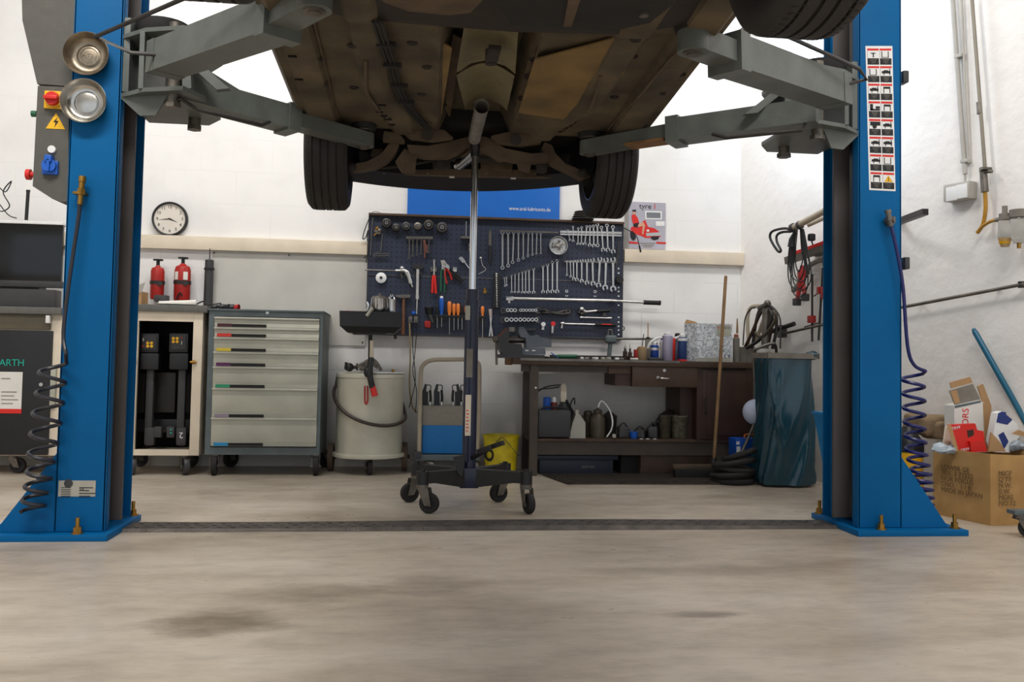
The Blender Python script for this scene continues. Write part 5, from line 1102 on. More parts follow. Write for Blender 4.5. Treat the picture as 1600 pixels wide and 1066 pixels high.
# sockets
for row, (v_, us, lab) in enumerate([(765, [153, 178, 203, 245, 265, 287, 310, 332, 354], 'upper'), (833, [145, 178, 210, 242, 272, 301, 330, 357], 'lower')]):
    t = tool('socket_rail', lab+' black clip rail holding a row of sockets', 'socket rail', C_2(250, v_)); mk('rail_bar', MB().box(C_2(250, v_+4, TY), (265*UN, .012, 26*UN), None, .003), M_char, t)
    mb = MB(); 
    for u_ in (125, 372): annul(mb, C_2(u_, v_, TY-.008), .022, .017, .008, .6, 5.6)
    mk('end_clip', mb, M_steeld, t)
    for i, u_ in enumerate(us):
        r_ = ((13.5 if i < 3 else 11) if row == 0 else 15.5-.3*i)*UN
        sk_ = one('socket', MB().lathe([(r_*.62, 0), (r_, 0), (r_, -.03), (r_*.62, -.03), (r_*.6, -.008), (.001, -.008)], C_2(u_, v_, TY-.007), (0, 1, 0), 20, False), M_steel, ORD[i]+' socket from the left in the '+lab+' socket row', 'socket', 'sockets')
        mk('socket_dark_disc', MB().cyl(C_2(u_, v_, TY-.0345), C_2(u_, v_, TY-.0365), r_*.66, n=12), M_hair, sk_)  # black disc paints the darkness inside the socket
t = tool('socket_rail', 'lowest dark row of small sockets half hidden behind the vise', 'socket rail', C_2(250, 900)); mk('rail_bar', MB().box(C_2(250, 903, TY), (220*UN, .012, 18*UN), None, .003), M_char, t)
mb = MB().tube(sm([C_2(385, 765, Y_), C_2(420, 760, Y_), C_2(470, 780, Y_), C_2(530, 778, Y_), C_2(590, 765, Y_), C_2(600, 785, Y_), C_2(540, 792, Y_), C_2(450, 782, Y_), C_2(400, 785, Y_)], 5), .010, 7).jit(.005, 40)
t = tool('chain_wrench', 'dark crumpled chain wrench in the lower middle of the board', 'chain wrench', C_2(490, 775)); mk('chain', mb, M_dsteel, t); mb = MB(); annul(mb, C_2(592, 775, Y_-.008), .016, .010, .01); mk('end_ring', mb, M_steeld, t)
t = tool('ratchet', 'ratchet with black handle above the small bar, lower right of board', 'ratchet', C_2(780, 765)); mk('head', MB().ball(C_2(692, 756, Y_-.006), .017, (1.1, .7, 1)).cyl(C_2(700, 765, Y_), C_2(725, 778, Y_), .012, n=12).cyl(C_2(720, 775, Y_), C_2(800, 768, Y_), .009, n=12), M_steel, t); mk('handle', MB().tube([C_2(795, 770, Y_), C_2(820, 770, Y_), C_2(892, 765, Y_)], [.009, .014, .010], 10), M_black, t)
t = tool('swivel_joint', 'dark swivel joint hanging below the black handled ratchet', 'joint', C_2(690, 785)); mk('joint_body', MB().ball(C_2(672, 782, Y_), .014).ball(C_2(690, 792, Y_), .015).ball(C_2(705, 785, Y_), .012), M_dsteel, t)
mb = MB(); annul(mb, C_2(855, 795, Y_), .012, .007, .006); one('tool_clip', mb, M_steeld, 'round clip below the black handle of the ratchet', 'clip')
one('extension_bar', MB().cyl(C_2(680, 816, Y_), C_2(905, 822, Y_), .006, n=10).cyl(C_2(880, 821, Y_), C_2(905, 822, Y_), .009, n=10).cyl(C_2(678, 816, Y_), C_2(692, 816, Y_), .009, n=10), M_steel, 'thin chrome extension bar below the ratchet', 'extension bar')
t = tool('torque_wrench', 'torque wrench with black and red grip at the bottom right of the board', 'torque wrench', C_2(740, 866)); mk('head', MB().ball(C_2(552, 860, Y_), .016, (1.2, .8, .9)).cyl(C_2(550, 862, Y_), C_2(545, 895, Y_), .009, n=12), M_steel, t); mk('tube', MB().cyl(C_2(565, 862, Y_), C_2(792, 868, Y_), .0075, n=12), M_steel, t); mk('grip', MB().cyl(C_2(786, 868, Y_), C_2(935, 872, Y_), .013, n=14), M_rub, t); mk('red_inlay', MB().box(C_2(870, 866, Y_-.012), (75*UN, .006, 7*UN)), M_redb, t)
one('socket', MB().lathe([(.007, -.02), (.016, -.02), (.016, .0), (.007, 0)], C_2(410, 866, TY), (0, 1, 0), 20).cyl(C_2(410, 875, TY), C_2(408, 905, TY), .010, n=12), M_white, 'white rimmed socket right of the vise, on the board', 'socket', 'sockets')
t = tool('socket', 'tall socket with red top right of the white rimmed one', 'socket', C_2(480, 890)); t['group'] = 'sockets'; mk('red_top', MB().lathe([(.008, -.02), (.017, -.02), (.017, .0), (.008, 0)], C_2(481, 862, TY), (0, 1, 0), 20), M_redb, t); mk('barrel', MB().cyl(C_2(480, 872, TY), C_2(477, 930, TY), .014, .011, n=16), M_steel, t)
one('rubber_disc', MB().lathe([(.006, 0), (30*UN, 0), (32*UN, -.015), (26*UN, -.03), (.006, -.03)], C_2(960, 545, TY), (0, 1, 0), 28), M_black, 'round black rubber disc at the right edge of the board', 'disc')
mb = MB().prism([C_2(958, 250, Y_), C_2(966, 290, Y_), C_2(955, 400, Y_), C_2(935, 480, Y_), C_2(930, 470, Y_), C_2(950, 300, Y_)], (0, .006, 0)); one('blade', mb, M_dsteel, 'long thin dark blade hanging at the right edge of the board', 'blade')
one('strap', MB().tube(sm([C_2(965, 158, Y_), C_2(1030, 185, PY-.05), C_2(1085, 225, PY-.05), C_2(1105, 290, PY-.05), C_2(1117, 345, PY-.05)], 5), [.0035]*16+[.007]*5, 6), M_black, 'black cable curving from the board corner over the poster', 'cable')
# discs stacked on the ledge
q = V(910, 342, WY-.06)
for i in range(4):
    z = bz1+.020+.017*i; one('rubber_ring', MB().lathe([(.02, 0), (.060+.006*(3-i), 0), (.066+.006*(3-i), .006), (.060+.006*(3-i), .012), (.02, .012)], (q.x, WY-.075, z), n=28), M_dsteel, ['lowest', 'second lowest', 'second highest', 'topmost'][i]+' dark disc of the stack on top of the tool board', 'disc', 'discs stacked on the board')
# banner and poster
x0_, x1_ = V(637, 300, WY).x, V(874, 300, WY).x
t = thing('advertising_banner', 'blue advertising banner with white web address above the tool board', 'banner', (x0_, WY-.01, bz1)); z1_ = V(760, 250, WY-.02).z
mk('panel', MB().bb(x0_, x1_, WY-.02, WY-.002, V(760, 344, WY-.02).z, z1_), M_banner, t)
q = V(828, 327, WY-.021); text('www.aral-lubricants.de', .040, (q.x, WY-.0205, q.z), M_white, t, xs=.84, ext=.0012)
xa, xb = V(980, 350, WY-.01).x, V(1040, 350, WY-.01).x; za, zb = V(1010, 389, WY-.01).z, V(1010, 316, WY-.01).z
t = thing('poster', 'small poster with red vintage car and seated figure on the wall', 'poster', (xa, WY, za)); YPp = WY-.008
pp = mk('sheet', MB().bb(xa, xb, YPp, WY-.001, za, zb), mat('poster_grey', (176, 174, 186), .6), t)
def D2(u_, v_, o=0): q = C_2(u_, v_, YPp); return Vector((q.x, YPp-.0006-o, q.z))
def pol(name, pts, m_, o=0): return mk(name, MB().prism([D2(u_, v_, o) for u_, v_ in pts], (0, .0005, 0)), m_, pp)
pol('picture_edge', [(1000, 0), (1030, 0), (1032, 318), (1002, 318)], mat('poster_edge', (150, 146, 140), .6))
pol('red_car', [(1045, 165), (1075, 150), (1110, 165), (1130, 120), (1150, 112), (1170, 160), (1215, 170), (1250, 195), (1262, 230), (1240, 240), (1150, 240), (1120, 225), (1085, 215), (1045, 195)], M_redb, .001)
pol('car_grille', [(1155, 205), (1262, 200), (1262, 225), (1158, 228)], M_steel, .0018); pol('front_tyre', [(1040, 195), (1060, 190), (1080, 215), (1082, 245), (1065, 262), (1048, 250), (1040, 225)], M_hair, .0018); pol('front_tyre', [(1190, 230), (1250, 228), (1245, 250), (1215, 258), (1192, 248)], M_hair, .0014)
pol('headlamp', [(1160, 180), (1178, 180), (1178, 196), (1160, 196)], M_white, .0022)
pol('red_top', [(1050, 75), (1075, 70), (1095, 95), (1105, 130), (1085, 150), (1062, 140), (1052, 110)], M_redb, .0026); pol('face', [(1058, 45), (1076, 45), (1078, 68), (1062, 72)], M_skin, .0026); pol('hair', [(1054, 38), (1080, 36), (1084, 50), (1058, 50)], M_hair, .003)
pol('skirt', [(1062, 138), (1100, 130), (1115, 145), (1095, 165), (1065, 160)], M_hair, .003); pol('leg', [(1100, 140), (1135, 125), (1148, 150), (1135, 215), (1125, 215), (1130, 155), (1095, 162)], M_skin, .0034)
pol('inset_picture', [(1148, 45), (1270, 48), (1270, 108), (1150, 105)], M_white, .001); pol('inset_scene', [(1158, 55), (1260, 58), (1260, 98), (1160, 96)], mat('inset_grey', (120, 124, 130), .6), .0016); pol('inset_picture', [(1225, 120), (1290, 120), (1290, 155), (1228, 155)], M_white, .001)
pol('red_stripe', [(1032, 265), (1100, 272), (1100, 284), (1032, 280)], M_redb, .001); pol('red_stripe', [(1230, 268), (1300, 272), (1300, 285), (1230, 282)], M_redb, .001)
mb = MB(); 
for v_, a_, b__ in ((276, 1108, 1222), (290, 1120, 1212), (302, 1135, 1200)): mb.prism([D2(a_, v_, .001), D2(b__, v_, .001), D2(b__, v_+6, .001), D2(a_, v_+6, .001)], (0, .0005, 0))
mk('caption', mb, M_concr, pp)
q = D2(1150, 12, .001); text('tyre', .058, q, M_char, pp, ext=.0006); q = D2(1218, 14, .001); text('1', .06, q, M_redb, pp, ext=.0006)
# cords hanging below the board
for i, (pts, m_, r_) in enumerate([([(640, 505), (641, 560), (640, 600), (643, 630), (647, 640), (652, 645)], M_tan, .006), ([(645, 505), (645, 545), (649, 590), (644, 620), (639, 637)], M_black, .003), ([(652, 505), (648, 555), (645, 580), (651, 612), (649, 645)], M_black, .003)]):
    one('hanging_hose', MB().tube(sm([V(x, y, PY-.03-.01*i) for x, y in pts], 5), r_, 7), m_, ['thicker tan hose hanging below the tool board', 'thin black cord hanging below the board and curling left', 'thin black cord hanging below the board ending lowest'][i], 'hose', 'hoses below the tool board')
# ---------------------------------------------------------------- workbench
BY, BB = 5.95, 6.40
def fx(px, Y=BY, py=600): return V(px, py, Y).x
def fz(py, Y=BY, px=950): return V(px, py, Y).z
t = thing('workbench', 'long dark brown workbench with drawer, cupboard and lower shelf', 'workbench', (fx(980), 6.18, 0))
zt = fz(562.5); zta = fz(572)
mk('bench_top', MB().bb(fx(800), 2.50, BY-.02, BB, zta, zt, .004), M_wood, t)
mk('top_end_block', MB().bb(fx(791), fx(800), BY-.0, BY+.12, zta-.005, zt), mat('end_grain', (110, 78, 48), .7, 0, .3, 20), t)
mk('steel_edge', MB().bb(fx(812), fx(1060), BY-.024, BY-.019, zt-.014, zt+.002), M_steeld, t)
mk('back_rail', MB().bb(fx(858, BB), fx(1000, BB), BB-.02, BB, zt, zt+.030), M_dsteel, t)
mk('apron', MB().bb(fx(815), 2.50, BY+.03, BY+.06, fz(583), zta), M_benchm, t)
for px, yy, w_ in ((829, BY, .055), (818, BB-.07, .05), (1165, BY, .055)): mk('leg', MB().bb(fx(px, yy)-.0, fx(px, yy)+w_, yy, yy+.05, 0, zta), M_benchm, t)
mk('side_brace', MB().bb(fx(820, BB), fx(831), BY+.04, BB-.02, fz(692), fz(686)), M_benchm, t)
mk('stub_beam', MB().bb(fx(951), fx(985), BY+.01, BY+.2, fz(584), zta), M_wood, t)
zs = fz(687, BY, 1000)
mk('shelf', MB().bb(fx(840), 2.48, BY+.005, BB, zs-.02, zs, .003), M_wood, t)
mk('shelf_apron', MB().bb(fx(840), 2.48, BY+.02, BY+.045, fz(712, BY, 1000), zs-.02), M_benchm, t)
d_ = mk('drawer', MB().bb(fx(987), fx(1089), BY-.012, BY+.35, fz(605, BY, 1040), zta-.001, .003), M_wood, t)
mk('keyhole_plate', MB().lathe([(.004, 0), (.011, 0), (.011, -.004), (.004, -.004)], V(1038, 579, BY-.012), (0, 1, 0), 18), M_steel, d_)
mk('drawer_handle', MB().tube(sm([V(1029, 591, BY-.014), V(1033, 591, BY-.035), V(1044, 592, BY-.035), V(1047, 592, BY-.014)], 4), .006, 8).box(V(1028, 590, BY-.014), (.018, .006, .018)), M_steel, d_)
mk('drawer_box', MB().bb(fx(962), fx(986), BY+.02, BY+.35, fz(603, BY, 970), zta-.001), M_woodr, t)
mk('cupboard', MB().bb(fx(1063, BY+.1), fx(1089), BY+.1, BB, zs, zta-.002).bb(fx(1089), fx(1098), BY, BB, zs, zta-.002), M_woodr, t)
d_ = mk('cupboard_door', MB().bb(fx(1098), 2.42, BY-.002, BY+.02, zs+.004, fz(579, BY, 1130), .004), M_woodr, t)
mk('door_panel', MB().bb(fx(1104), fx(1164), BY-.008, BY, zs+.03, fz(583, BY, 1130), .004), M_woodr, d_)
mk('door_handle', MB().tube(sm([V(1102.5, 622, BY-.008), V(1102.5, 625, BY-.03), V(1103, 643, BY-.03), V(1103, 646, BY-.008)], 4), .006, 8), M_dsteel, d_)
q = V(837, 606, BY); mk('white_bolt', MB().cyl(q, q-Y1*.006, .007), M_white, t)
# under the shelf
cr = thing('storage_crate', 'dark blue plastic crate with raised lettering under the workbench', 'crate', (fx(900), 6.1, 0))
mk('crate_body', PB(MB(), 843, 718, 958, 741, BY+.08, .3, .006), mat('crate_navy', (30, 38, 54), .5), cr); mk('rim', PB(MB(), 838, 712, 966, 719, BY+.06, .34, .004), mat('crate_navy'), cr) if 0 else mk('rim', PB(MB(), 838, 712, 966, 719, BY+.06, .34, .004), MC['crate_navy'], cr)
text('BERNER', .026, V(919, 730, BY+.079), M_concr, cr)
cr['label'] = 'dark blue plastic crate with grey lettering under the workbench shelf'
one('dark_box', PB(MB(), 970, 708, 999, 741, BY+.1, .28, .004), M_int, 'black box on the floor right of the blue crate under the bench', 'box')
one('wooden_box', PB(MB(), 1001, 711, 1110, 741, BY+.04, .3, .004), M_wood, 'low brown wooden box under the right half of the workbench', 'box')
# shelf things
t = thing('tool_case', 'black plastic tool case standing on the bench shelf', 'tool case', (fx(866), BY+.1, zs))
mk('case_body', PB(MB(), 841, 641, 892, 684, BY+.02, .12, .012), M_char, t); mk('case_handle', MB().tube(sm([V(846, 643, BY+.08), V(850, 637, BY+.08), V(880, 637, BY+.08), V(885, 643, BY+.08)], 4), .007, 8), M_black, t)
def can(name, lab, x0, x1, y0, y1, Y, m_, cap=None, grp=None, neck=.8, capm=None, cat='can', stripe=None):
    q = V((x0+x1)/2, y1, Y); r_ = (V(x1, y1, Y)-V(x0, y1, Y)).length/2; h = V((x0+x1)/2, y0, Y).z-q.z; q = Vector((q.x, Y+r_, q.z)); t = thing(name, lab, cat, q, grp); ch = h*(cap or 0)
    mk('can_body', MB().lathe([(r_*.94, 0), (r_, .004), (r_, h-ch-.006), (r_*neck, h-ch)], q, n=28), m_, t)
    if cap: mk('cap', MB().lathe([(r_*neck*.85, h-ch), (r_*neck*.85, h-ch*.3), (r_*.45, h), (.001, h)], q, n=24), capm or M_white, t)
    if stripe:
        for a, b_, ms in stripe: mk('label_band', MB().lathe([(r_+.0005, h*a), (r_+.001, h*a), (r_+.001, h*b_), (r_+.0005, h*b_)], q, n=28, cap=False), ms, t)
    return t, q, r_, h
def zfix(py, zz, px, Y): return py
ys = 684
can('spray_can', 'blue and white can behind the black tool case', 849, 861, 621, 660, BY+.16, M_bluep, None, 'cans on the bench shelf', stripe=[(.2, .5, M_white)])
can('spray_can', 'dark red can behind the black tool case', 861, 871, 621, 660, BY+.17, mat('dark_red', (110, 36, 28), .5), .2, 'cans on the bench shelf')
one('shelf_block', MB().bb(fx(848), fx(880), BY+.16, BY+.28, zs, V(855, 659, BY+.16).z), M_int, 'dark box under the blue and red cans on the bench shelf', 'box')
t = thing('plastic_paddle', 'cream plastic blade shaped tool standing behind the black case', 'paddle', V(880, 683, BY+.2)); mk('blade', MB().prism([V(877, 633, BY+.2), V(885, 633, BY+.2), V(885, 613, BY+.2), V(885, 603, BY+.2), V(881, 599, BY+.2), V(877, 602, BY+.2), V(876, 613, BY+.2)], (0, .015, 0)), M_beige, t); mk('funnel_base', MB().lathe([(.075, zs), (.07, zs+.16), (.02, V(880, 628, BY+.2).z)], (fx(881, BY+.2), BY+.2, 0), n=24), M_char, t)
t['label'] = 'cream paddle on a dark grey cone standing behind the black case'
for i, pts in enumerate([[(841, 612), (850, 606), (862, 603), (876, 602)], [(891, 640), (892, 630), (897, 622), (898, 632)], [(885, 625), (893, 640), (900, 650), (902, 655)], [(840, 610), (846, 608), (860, 607), (874, 605)]]):
    one('cable', MB().tube(sm([V(x, y, BY+.18) for x, y in pts], 5), .008 if i == 2 else .005, 7), M_black, ['upper black cable running from bench leg to the cream paddle', 'thin black loop right of the black tool case', 'thick black cable drooping over the right of the tool case', 'lower black cable running from bench leg to the cream paddle'][i], 'cable')
q = V(905, 684, BY+.12); t = thing('plastic_bottle', 'milky white plastic bottle between tool case and oil cans', 'bottle', q); h = V(900, 645, BY+.12).z-zs
mk('bottle_body', MB().prism([(fx(889, BY+.1), BY+.06, zs), (fx(914, BY+.1), BY+.06, zs), (fx(914, BY+.1), BY+.06, zs+h*.62), (fx(905, BY+.1), BY+.06, zs+h*.95), (fx(899, BY+.1), BY+.06, zs+h*.98), (fx(894, BY+.1), BY+.06, zs+h*.6)], (0, .10, 0)), M_milk, t); mk('cap', MB().cyl((fx(902, BY+.1), BY+.11, zs+h*.95), (fx(902, BY+.1), BY+.11, zs+h*1.12), .016), M_milk, t)
def pot(lab, x0, x1, y0, Y, m_, extra=None, cat='oil can', grp='dirty oil cans on the bench shelf', taper=.92, name='oil_can'):
    r_ = (fx(x1, Y)-fx(x0, Y))/2; q = Vector((fx((x0+x1)/2, Y), Y+r_, zs)); h = V((x0+x1)/2, y0, Y).z-zs; t = thing(name, lab, cat, q, grp)
    if extra == 'spout':
        mk('pot_body', MB().lathe([(r_, 0), (r_*1.02, .01), (r_*.98, h*.62), (r_*.75, h*.74), (r_*.5, h*.80)], q, n=28), m_, t)
        mk('screw_lid', MB().lathe([(r_*.55, h*.80), (r_*.58, h*.82), (r_*.55, h*.9), (r_*.3, h*.93), (.008, h*.95), (.006, h), (.001, h)], q, n=20), m_, t)
        mk('pump_tube', MB().tube(sm([q+Z1*h*.95, V(940, 627, Y+r_), V(952, 640, Y+r_), V(957, 658, Y+.0), V(955, 672, Y), V(948, 683, Y-.0)], 6), .0055, 8), M_white, t)
    else:
        mk('pot_body', MB().lathe([(r_*taper*.9, 0), (r_*taper, .008), (r_, h*.93), (r_*1.04, h*.95), (r_*1.03, h), (r_*.94, h), (r_*.85, .02), (.001, .015)], q, n=28, cap=False), m_, t)
        if extra == 'lid': mk('lid', MB().lathe([(r_, h*.97), (r_*.5, h*1.12), (.015, h*1.18), (.001, h*1.25)], q, n=20), m_, t)
        if extra == 'spoutside': mk('spout', MB().tube([q+Vector((-r_*.8, 0, h*.5)), q+Vector((-r_*1.6, 0, h*.9))], [.025, .012], 10), m_, t); mk('pot_lid', MB().lathe([(r_*.95, h*.97), (r_*.9, h*1.05), (.02, h*1.1)], q, n=20), m_, t)
    return t
pot('dirty oil pot with screw lid and curved white tube on the shelf', 925, 949, 637, BY+.08, M_pot, 'spout')
pot('brown dented pot left of the pot with the white tube', 914, 928, 646, BY+.17, M_pot, 'spoutside')
pot('dark pot right behind the one with the white tube', 944, 967, 650, BY+.2, M_underd, 'lid')
pot('tall dark metal tin in the middle right of the bench shelf', 1032, 1052, 650, BY+.06, M_pot, None, 'tin', 'dirty tins on the bench shelf', name='tin'); pot('flaky light grey metal tin at the right of the bench shelf', 1053, 1079, 650, BY+.05, mat('flaky_tin', (104, 98, 84), .6, .2, .5, 40), None, 'tin', 'dirty tins on the bench shelf', .88, name='tin')
pot('dark lidded pot behind the two metal tins', 1036, 1064, 648, BY+.22, M_underd, 'lid', 'pot', 'dirty tins on the bench shelf', name='pot')
t = pot('small blue plastic cup among dark parts on the shelf', 986, 999, 675, BY+.05, M_bluep, None, 'cup', 'cup', .85, name='cup'); del t['group']
one('hose_plug', MB().lathe([(.006, -.02), (.013, -.02), (.013, .02), (.006, .02)], V(959.5, 682, BY+.0)+Z1*.004, (.2, 1, 0), 16), M_milk, 'small white round plug on the shelf edge below the oil pots', 'plug')
for i, (px, w_, h_, m_) in enumerate([(974, .055, .075, M_char), (1008, .04, .045, M_dsteel), (1020, .05, .08, M_char), (1028, .03, .11, M_dsteel), (1000, .05, .06, M_dsteel)]):
    mb = MB().box((fx(px, BY+.1), BY+.1+.04*(i % 2), zs+h_/2), (w_*1.3, .07, h_), RZ(i*.7), .012, 3).jit(.010, 20).tube(sm([(fx(px, BY+.1)-w_*.7, BY+.1, zs+h_*.8), (fx(px, BY+.1), BY+.08, zs+h_*1.35), (fx(px, BY+.1)+w_*.8, BY+.1, zs+h_*.7)], 4), .006, 6)
    o = one('machine_part', mb, m_, ['black greasy part left of the blue cup', 'flat greasy part right of the blue cup', 'dark greasy part left of the tall tin', 'tall narrow greasy part beside the tall tin', 'greasy part just behind the blue cup'][i], 'machine part', 'greasy parts on the bench shelf')
    v_ = min(v.co.z for v in o.data.vertices); o.location.z = zs-v_
for i, px in enumerate((1003, 1013, 1024)): one('metal_disc', MB().lathe([(.001, 0), (.02, 0), (.02, .006), (.001, .006)], (fx(px, BY+.03), BY+.03, zs), n=18), M_steel, ['left', 'middle', 'right'][i]+' one of three small shiny discs at the front of the shelf', 'disc', 'shiny discs on the shelf')
# floor mat
P = [F(846, 742), F(886, 757.5), F(1180, 760), F(1180, 743)]; ma, mbq = P[0], P[1]
t = thing('rubber_mat', 'dark ribbed rubber mat on the floor in front of the workbench', 'mat', (1.7, 5.7, 0))
mx1 = 2.36; yf2, yb2 = P[1].y, 5.98
mk('mat_sheet', MB().prism([(P[1].x, yf2, .0), (mx1, yf2, .0), (mx1, yb2, .0), (P[0].x, yb2, 0)], (0, 0, .012)), M_weld, t)
mb = MB(); n = 90
for i in range(n):
    x = P[0].x+.03+(mx1-P[0].x-.05)*i/n; ya = yf2+.01 if x > P[1].x+.02 else yb2-(yb2-yf2)*(x-P[0].x)/(P[1].x-P[0].x)+.02
    if yb2-ya > .03: mb.bb(x, x+.009, ya, yb2-.01, .012, .018)
o = mk('rib', mb, M_weld, t); o['kind'] = 'stuff'
# broom
YB0 = 5.80
t = thing('broom', 'long handled broom leaning against the workbench', 'broom', V(1085, 742, YB0))
a, b_ = V(1115, 727, YB0), V(1134, 433, 5.915)
mk('broomstick', MB().cyl(a, b_, .0125, .0115, 14).ball(b_, .0115), M_broom, t)
ha, hb = F(1052, 745), F(1118, 748)
mk('brush_head', MB().box((V(1084, 731, YB0).x, YB0, .085), (fx(1118, YB0, 740)-fx(1050, YB0, 740), .05, .035), None, .012), mat('dirty_broom_head', (84, 70, 54), .8, 0, .3, 20), t)
mk('bristles', MB().box((V(1085, 731, YB0).x, YB0, .036), (fx(1117, YB0, 740)-fx(1053, YB0, 740), .06, .072), None, .008).jit(.004, 60), M_int, t)
mk('socket', MB().cyl(a-(b_-a).normalized()*.03, a+(b_-a).normalized()*.05, .018), M_dsteel, t)
# rubber rings on the floor
cx_ = fx(1146, 5.62, 740)
for i, (dx, z, r_, tl_) in enumerate([(0, .022, .125, 0), (-.01, .062, .13, .03), (.01, .100, .125, -.03), (.005, .140, .13, .06), (.05, .190, .105, .10)]):
    pts = [(cx_+dx+r_*math.cos(a), 5.62+r_*math.sin(a)*.85, z+tl_*math.cos(a+.5)*.4) for a in [2*PI*k/28 for k in range(28)]]
    one('rubber_ring', MB().tube(pts, .019, 8, closed=True), M_rub, ['bottom', 'second from bottom', 'middle', 'second from top', 'topmost'][i]+' black rubber ring of the pile beside the bin bag', 'rubber ring', 'pile of rubber rings')
# blue box, globe stick
t = thing('blue_box', 'bright blue cardboard box with orange handle left of the bin bag', 'box', (fx(1168, 5.82), 5.9, 0)); mk('box_body', PB(MB(), 1150, 686, 1186, 735, 5.78, .14, .003), mat('box_blue', (10, 86, 190), .5), t); mk('white_print', PB(MB(), 1151, 698, 1157, 708, 5.778, .003).bb(fx(1151, 5.778), fx(1156, 5.778), 5.776, 5.779, V(1153, 695, 5.778).z, V(1153, 690, 5.778).z), M_white, t)
mk('orange_handle', MB().tube(sm([V(1164, 686, 5.85), V(1164, 679.5, 5.85), V(1178, 679.5, 5.85), V(1178, 686, 5.85)], 3), .006, 7), M_org, t)
q = fz(735, 5.78, 1168); one('small_dark_box', MB().bb(fx(1150, 5.8), fx(1186, 5.8), 5.785, 5.92, 0, q), M_int, 'low dark box carrying the bright blue box', 'box')
t = thing('globe_on_stick', 'pale blue ball beside the bin bag with grey stick below', 'ball', V(1181, 644, 5.72)); gq = V(1181, 644, 5.74); mk('globe', MB().ball(gq, .088, n=32), M_lblue, t); mk('stick', MB().cyl(V(1179, 662, 5.70), V(1157, 712, 5.70), .010), M_steeld, t)
# bin bag on its stand
BGY = 5.40
t = thing('bin_bag_stand', 'dark teal plastic bin bag hanging in a metal stand', 'bin bag', F(1232, 764))
zr = V(1228, 556, BGY).z; xa, xb = fx(1195, BGY, 660), fx(1282, BGY, 660); cxb, cyb = (xa+xb)/2, BGY+.13
n, L = 96, 40; vs = []
for j in range(L+1):
    f = j/L; z = zr-(zr-.015)*f
    wx = (.168+.028*f-.012*math.sin(PI*f))*(1-.10*max(0, (f-.93)/.07)**2); wy = .115+.035*math.sin(PI*f*.9)
    wx *= 1-.12*(max(0, .2-f)/.2)*0
    for i in range(n):
        a = 2*PI*i/n; ca, sa = math.cos(a), math.sin(a); k = .55+.25*f
        x = math.copysign(abs(ca)**k, ca)*wx; y = math.copysign(abs(sa)**k, sa)*wy
        tw = a+f*1.1; fo = .011*math.sin(5*tw+2.5*f)+.007*math.sin(11*tw-2*f+1)+.003*math.sin(19*tw+3*f)
        fo += .02*math.exp(-((a-4.2-.9*(f-.5))/.10)**2)*math.sin(PI*min(1, f*1.1))
        fo *= (.35+1.25*f)
        sc = 1+fo/.2; vs.append((cxb+x*sc+.012*(f-.5), cyb+y*sc, z))
vs.append((cxb, cyb, .012)); mb = MB(); mb.raw(vs, [[j*n+i, j*n+(i+1) % n, (j+1)*n+(i+1) % n, (j+1)*n+i] for j in range(L) for i in range(n)]+[[L*n+i, L*n+(i+1) % n, len(vs)-1] for i in range(n)])
mk('plastic_bag', mb, M_bag, t)
mk('bag_top', MB().ball((xb-.035, BGY+.05, zr+.005), .04, (1, 1.4, .7), 14).jit(.008, 30), M_bag, t)
mk('holder_frame', MB().bb(cxb-.175, cxb+.175, BGY+.0, BGY+.014, zr-.018, zr+.018).bb(cxb-.175, cxb+.175, BGY+.245, BGY+.26, zr-.018, zr+.018).bb(cxb-.18, cxb-.17, BGY, BGY+.26, zr-.018, zr+.018).bb(cxb+.17, cxb+.18, BGY, BGY+.26, zr-.018, zr+.018), M_concr, t)
xh = fx(1180, BGY+.2, 540)
mk('handle', MB().tube(sm([V(1179, 600, BGY+.25), V(1178, 552, BGY+.24), V(1183, 545, BGY+.22), V(1206, 537, BGY+.2), V(1212, 541, BGY+.22), V(1213, 553, BGY+.25)], 5), .010, 10), M_steeld, t)
# behind the right column
t = thing('blue_waste_hopper', 'blue tapered metal bin standing behind the right column', 'bin', F(1310, 790)); yq = 4.75
mk('hopper_body', MB().prism([V(1286, 646, yq), V(1340, 646, yq), V(1340, 790, yq), V(1309, 790, yq), V(1303, 740, yq)], (0, .12, 0)), M_blue2, t); mk('hopper_rim', MB().prism([V(1286, 645, yq-.01), V(1340, 645, yq-.01), V(1340, 649, yq-.01), V(1286, 649, yq-.01)], (0, .14, 0)), M_blue2, t)
# bench top things
zbt = zt
YT = BY+.08
def on(px, Y): return V(px, 562, Y)
def bc(name, lab, x0, x1, y0, Y, m_, **k):
    py = 564
    t, q, r_, h = can(name, lab, x0, x1, y0, py, Y, m_, **k)
    dz = zt-t.location.z; t.location.z = zt; return t
bc('spray_can', 'small blue and silver can left of the lilac can on the bench', 1018, 1031, 534, BY+.10, M_cbl, cap=.18, grp='cans on the bench top', capm=M_steel, stripe=[(.55, .68, M_steel)])
bc('spray_can', 'tall lilac spray can with white cap on the bench top', 1037, 1053, 519, BY+.08, M_can, cap=.10, grp='cans on the bench top')
bc('spray_can', 'dark blue spray can with white top and red base', 1061, 1075, 521, BY+.07, mat('can_navy', (40, 66, 120), .3, .2), cap=.12, grp='cans on the bench top', stripe=[(0, .07, M_redb), (.74, .84, M_white)])
bc('spray_can', 'can with red side showing behind the lilac can', 1049, 1056, 524, BY+.2, M_redb, cap=.1, grp='cans on the bench top')
bc('spray_can', 'white can with dark blue cap partly behind the lilac can', 1032, 1043, 526, BY+.22, M_white, cap=.16, grp='cans on the bench top', capm=M_cbl)
bc('spray_can', 'red and white can partly behind the dark blue one', 1071, 1079, 526, BY+.2, M_red, cap=.2, grp='cans on the bench top')
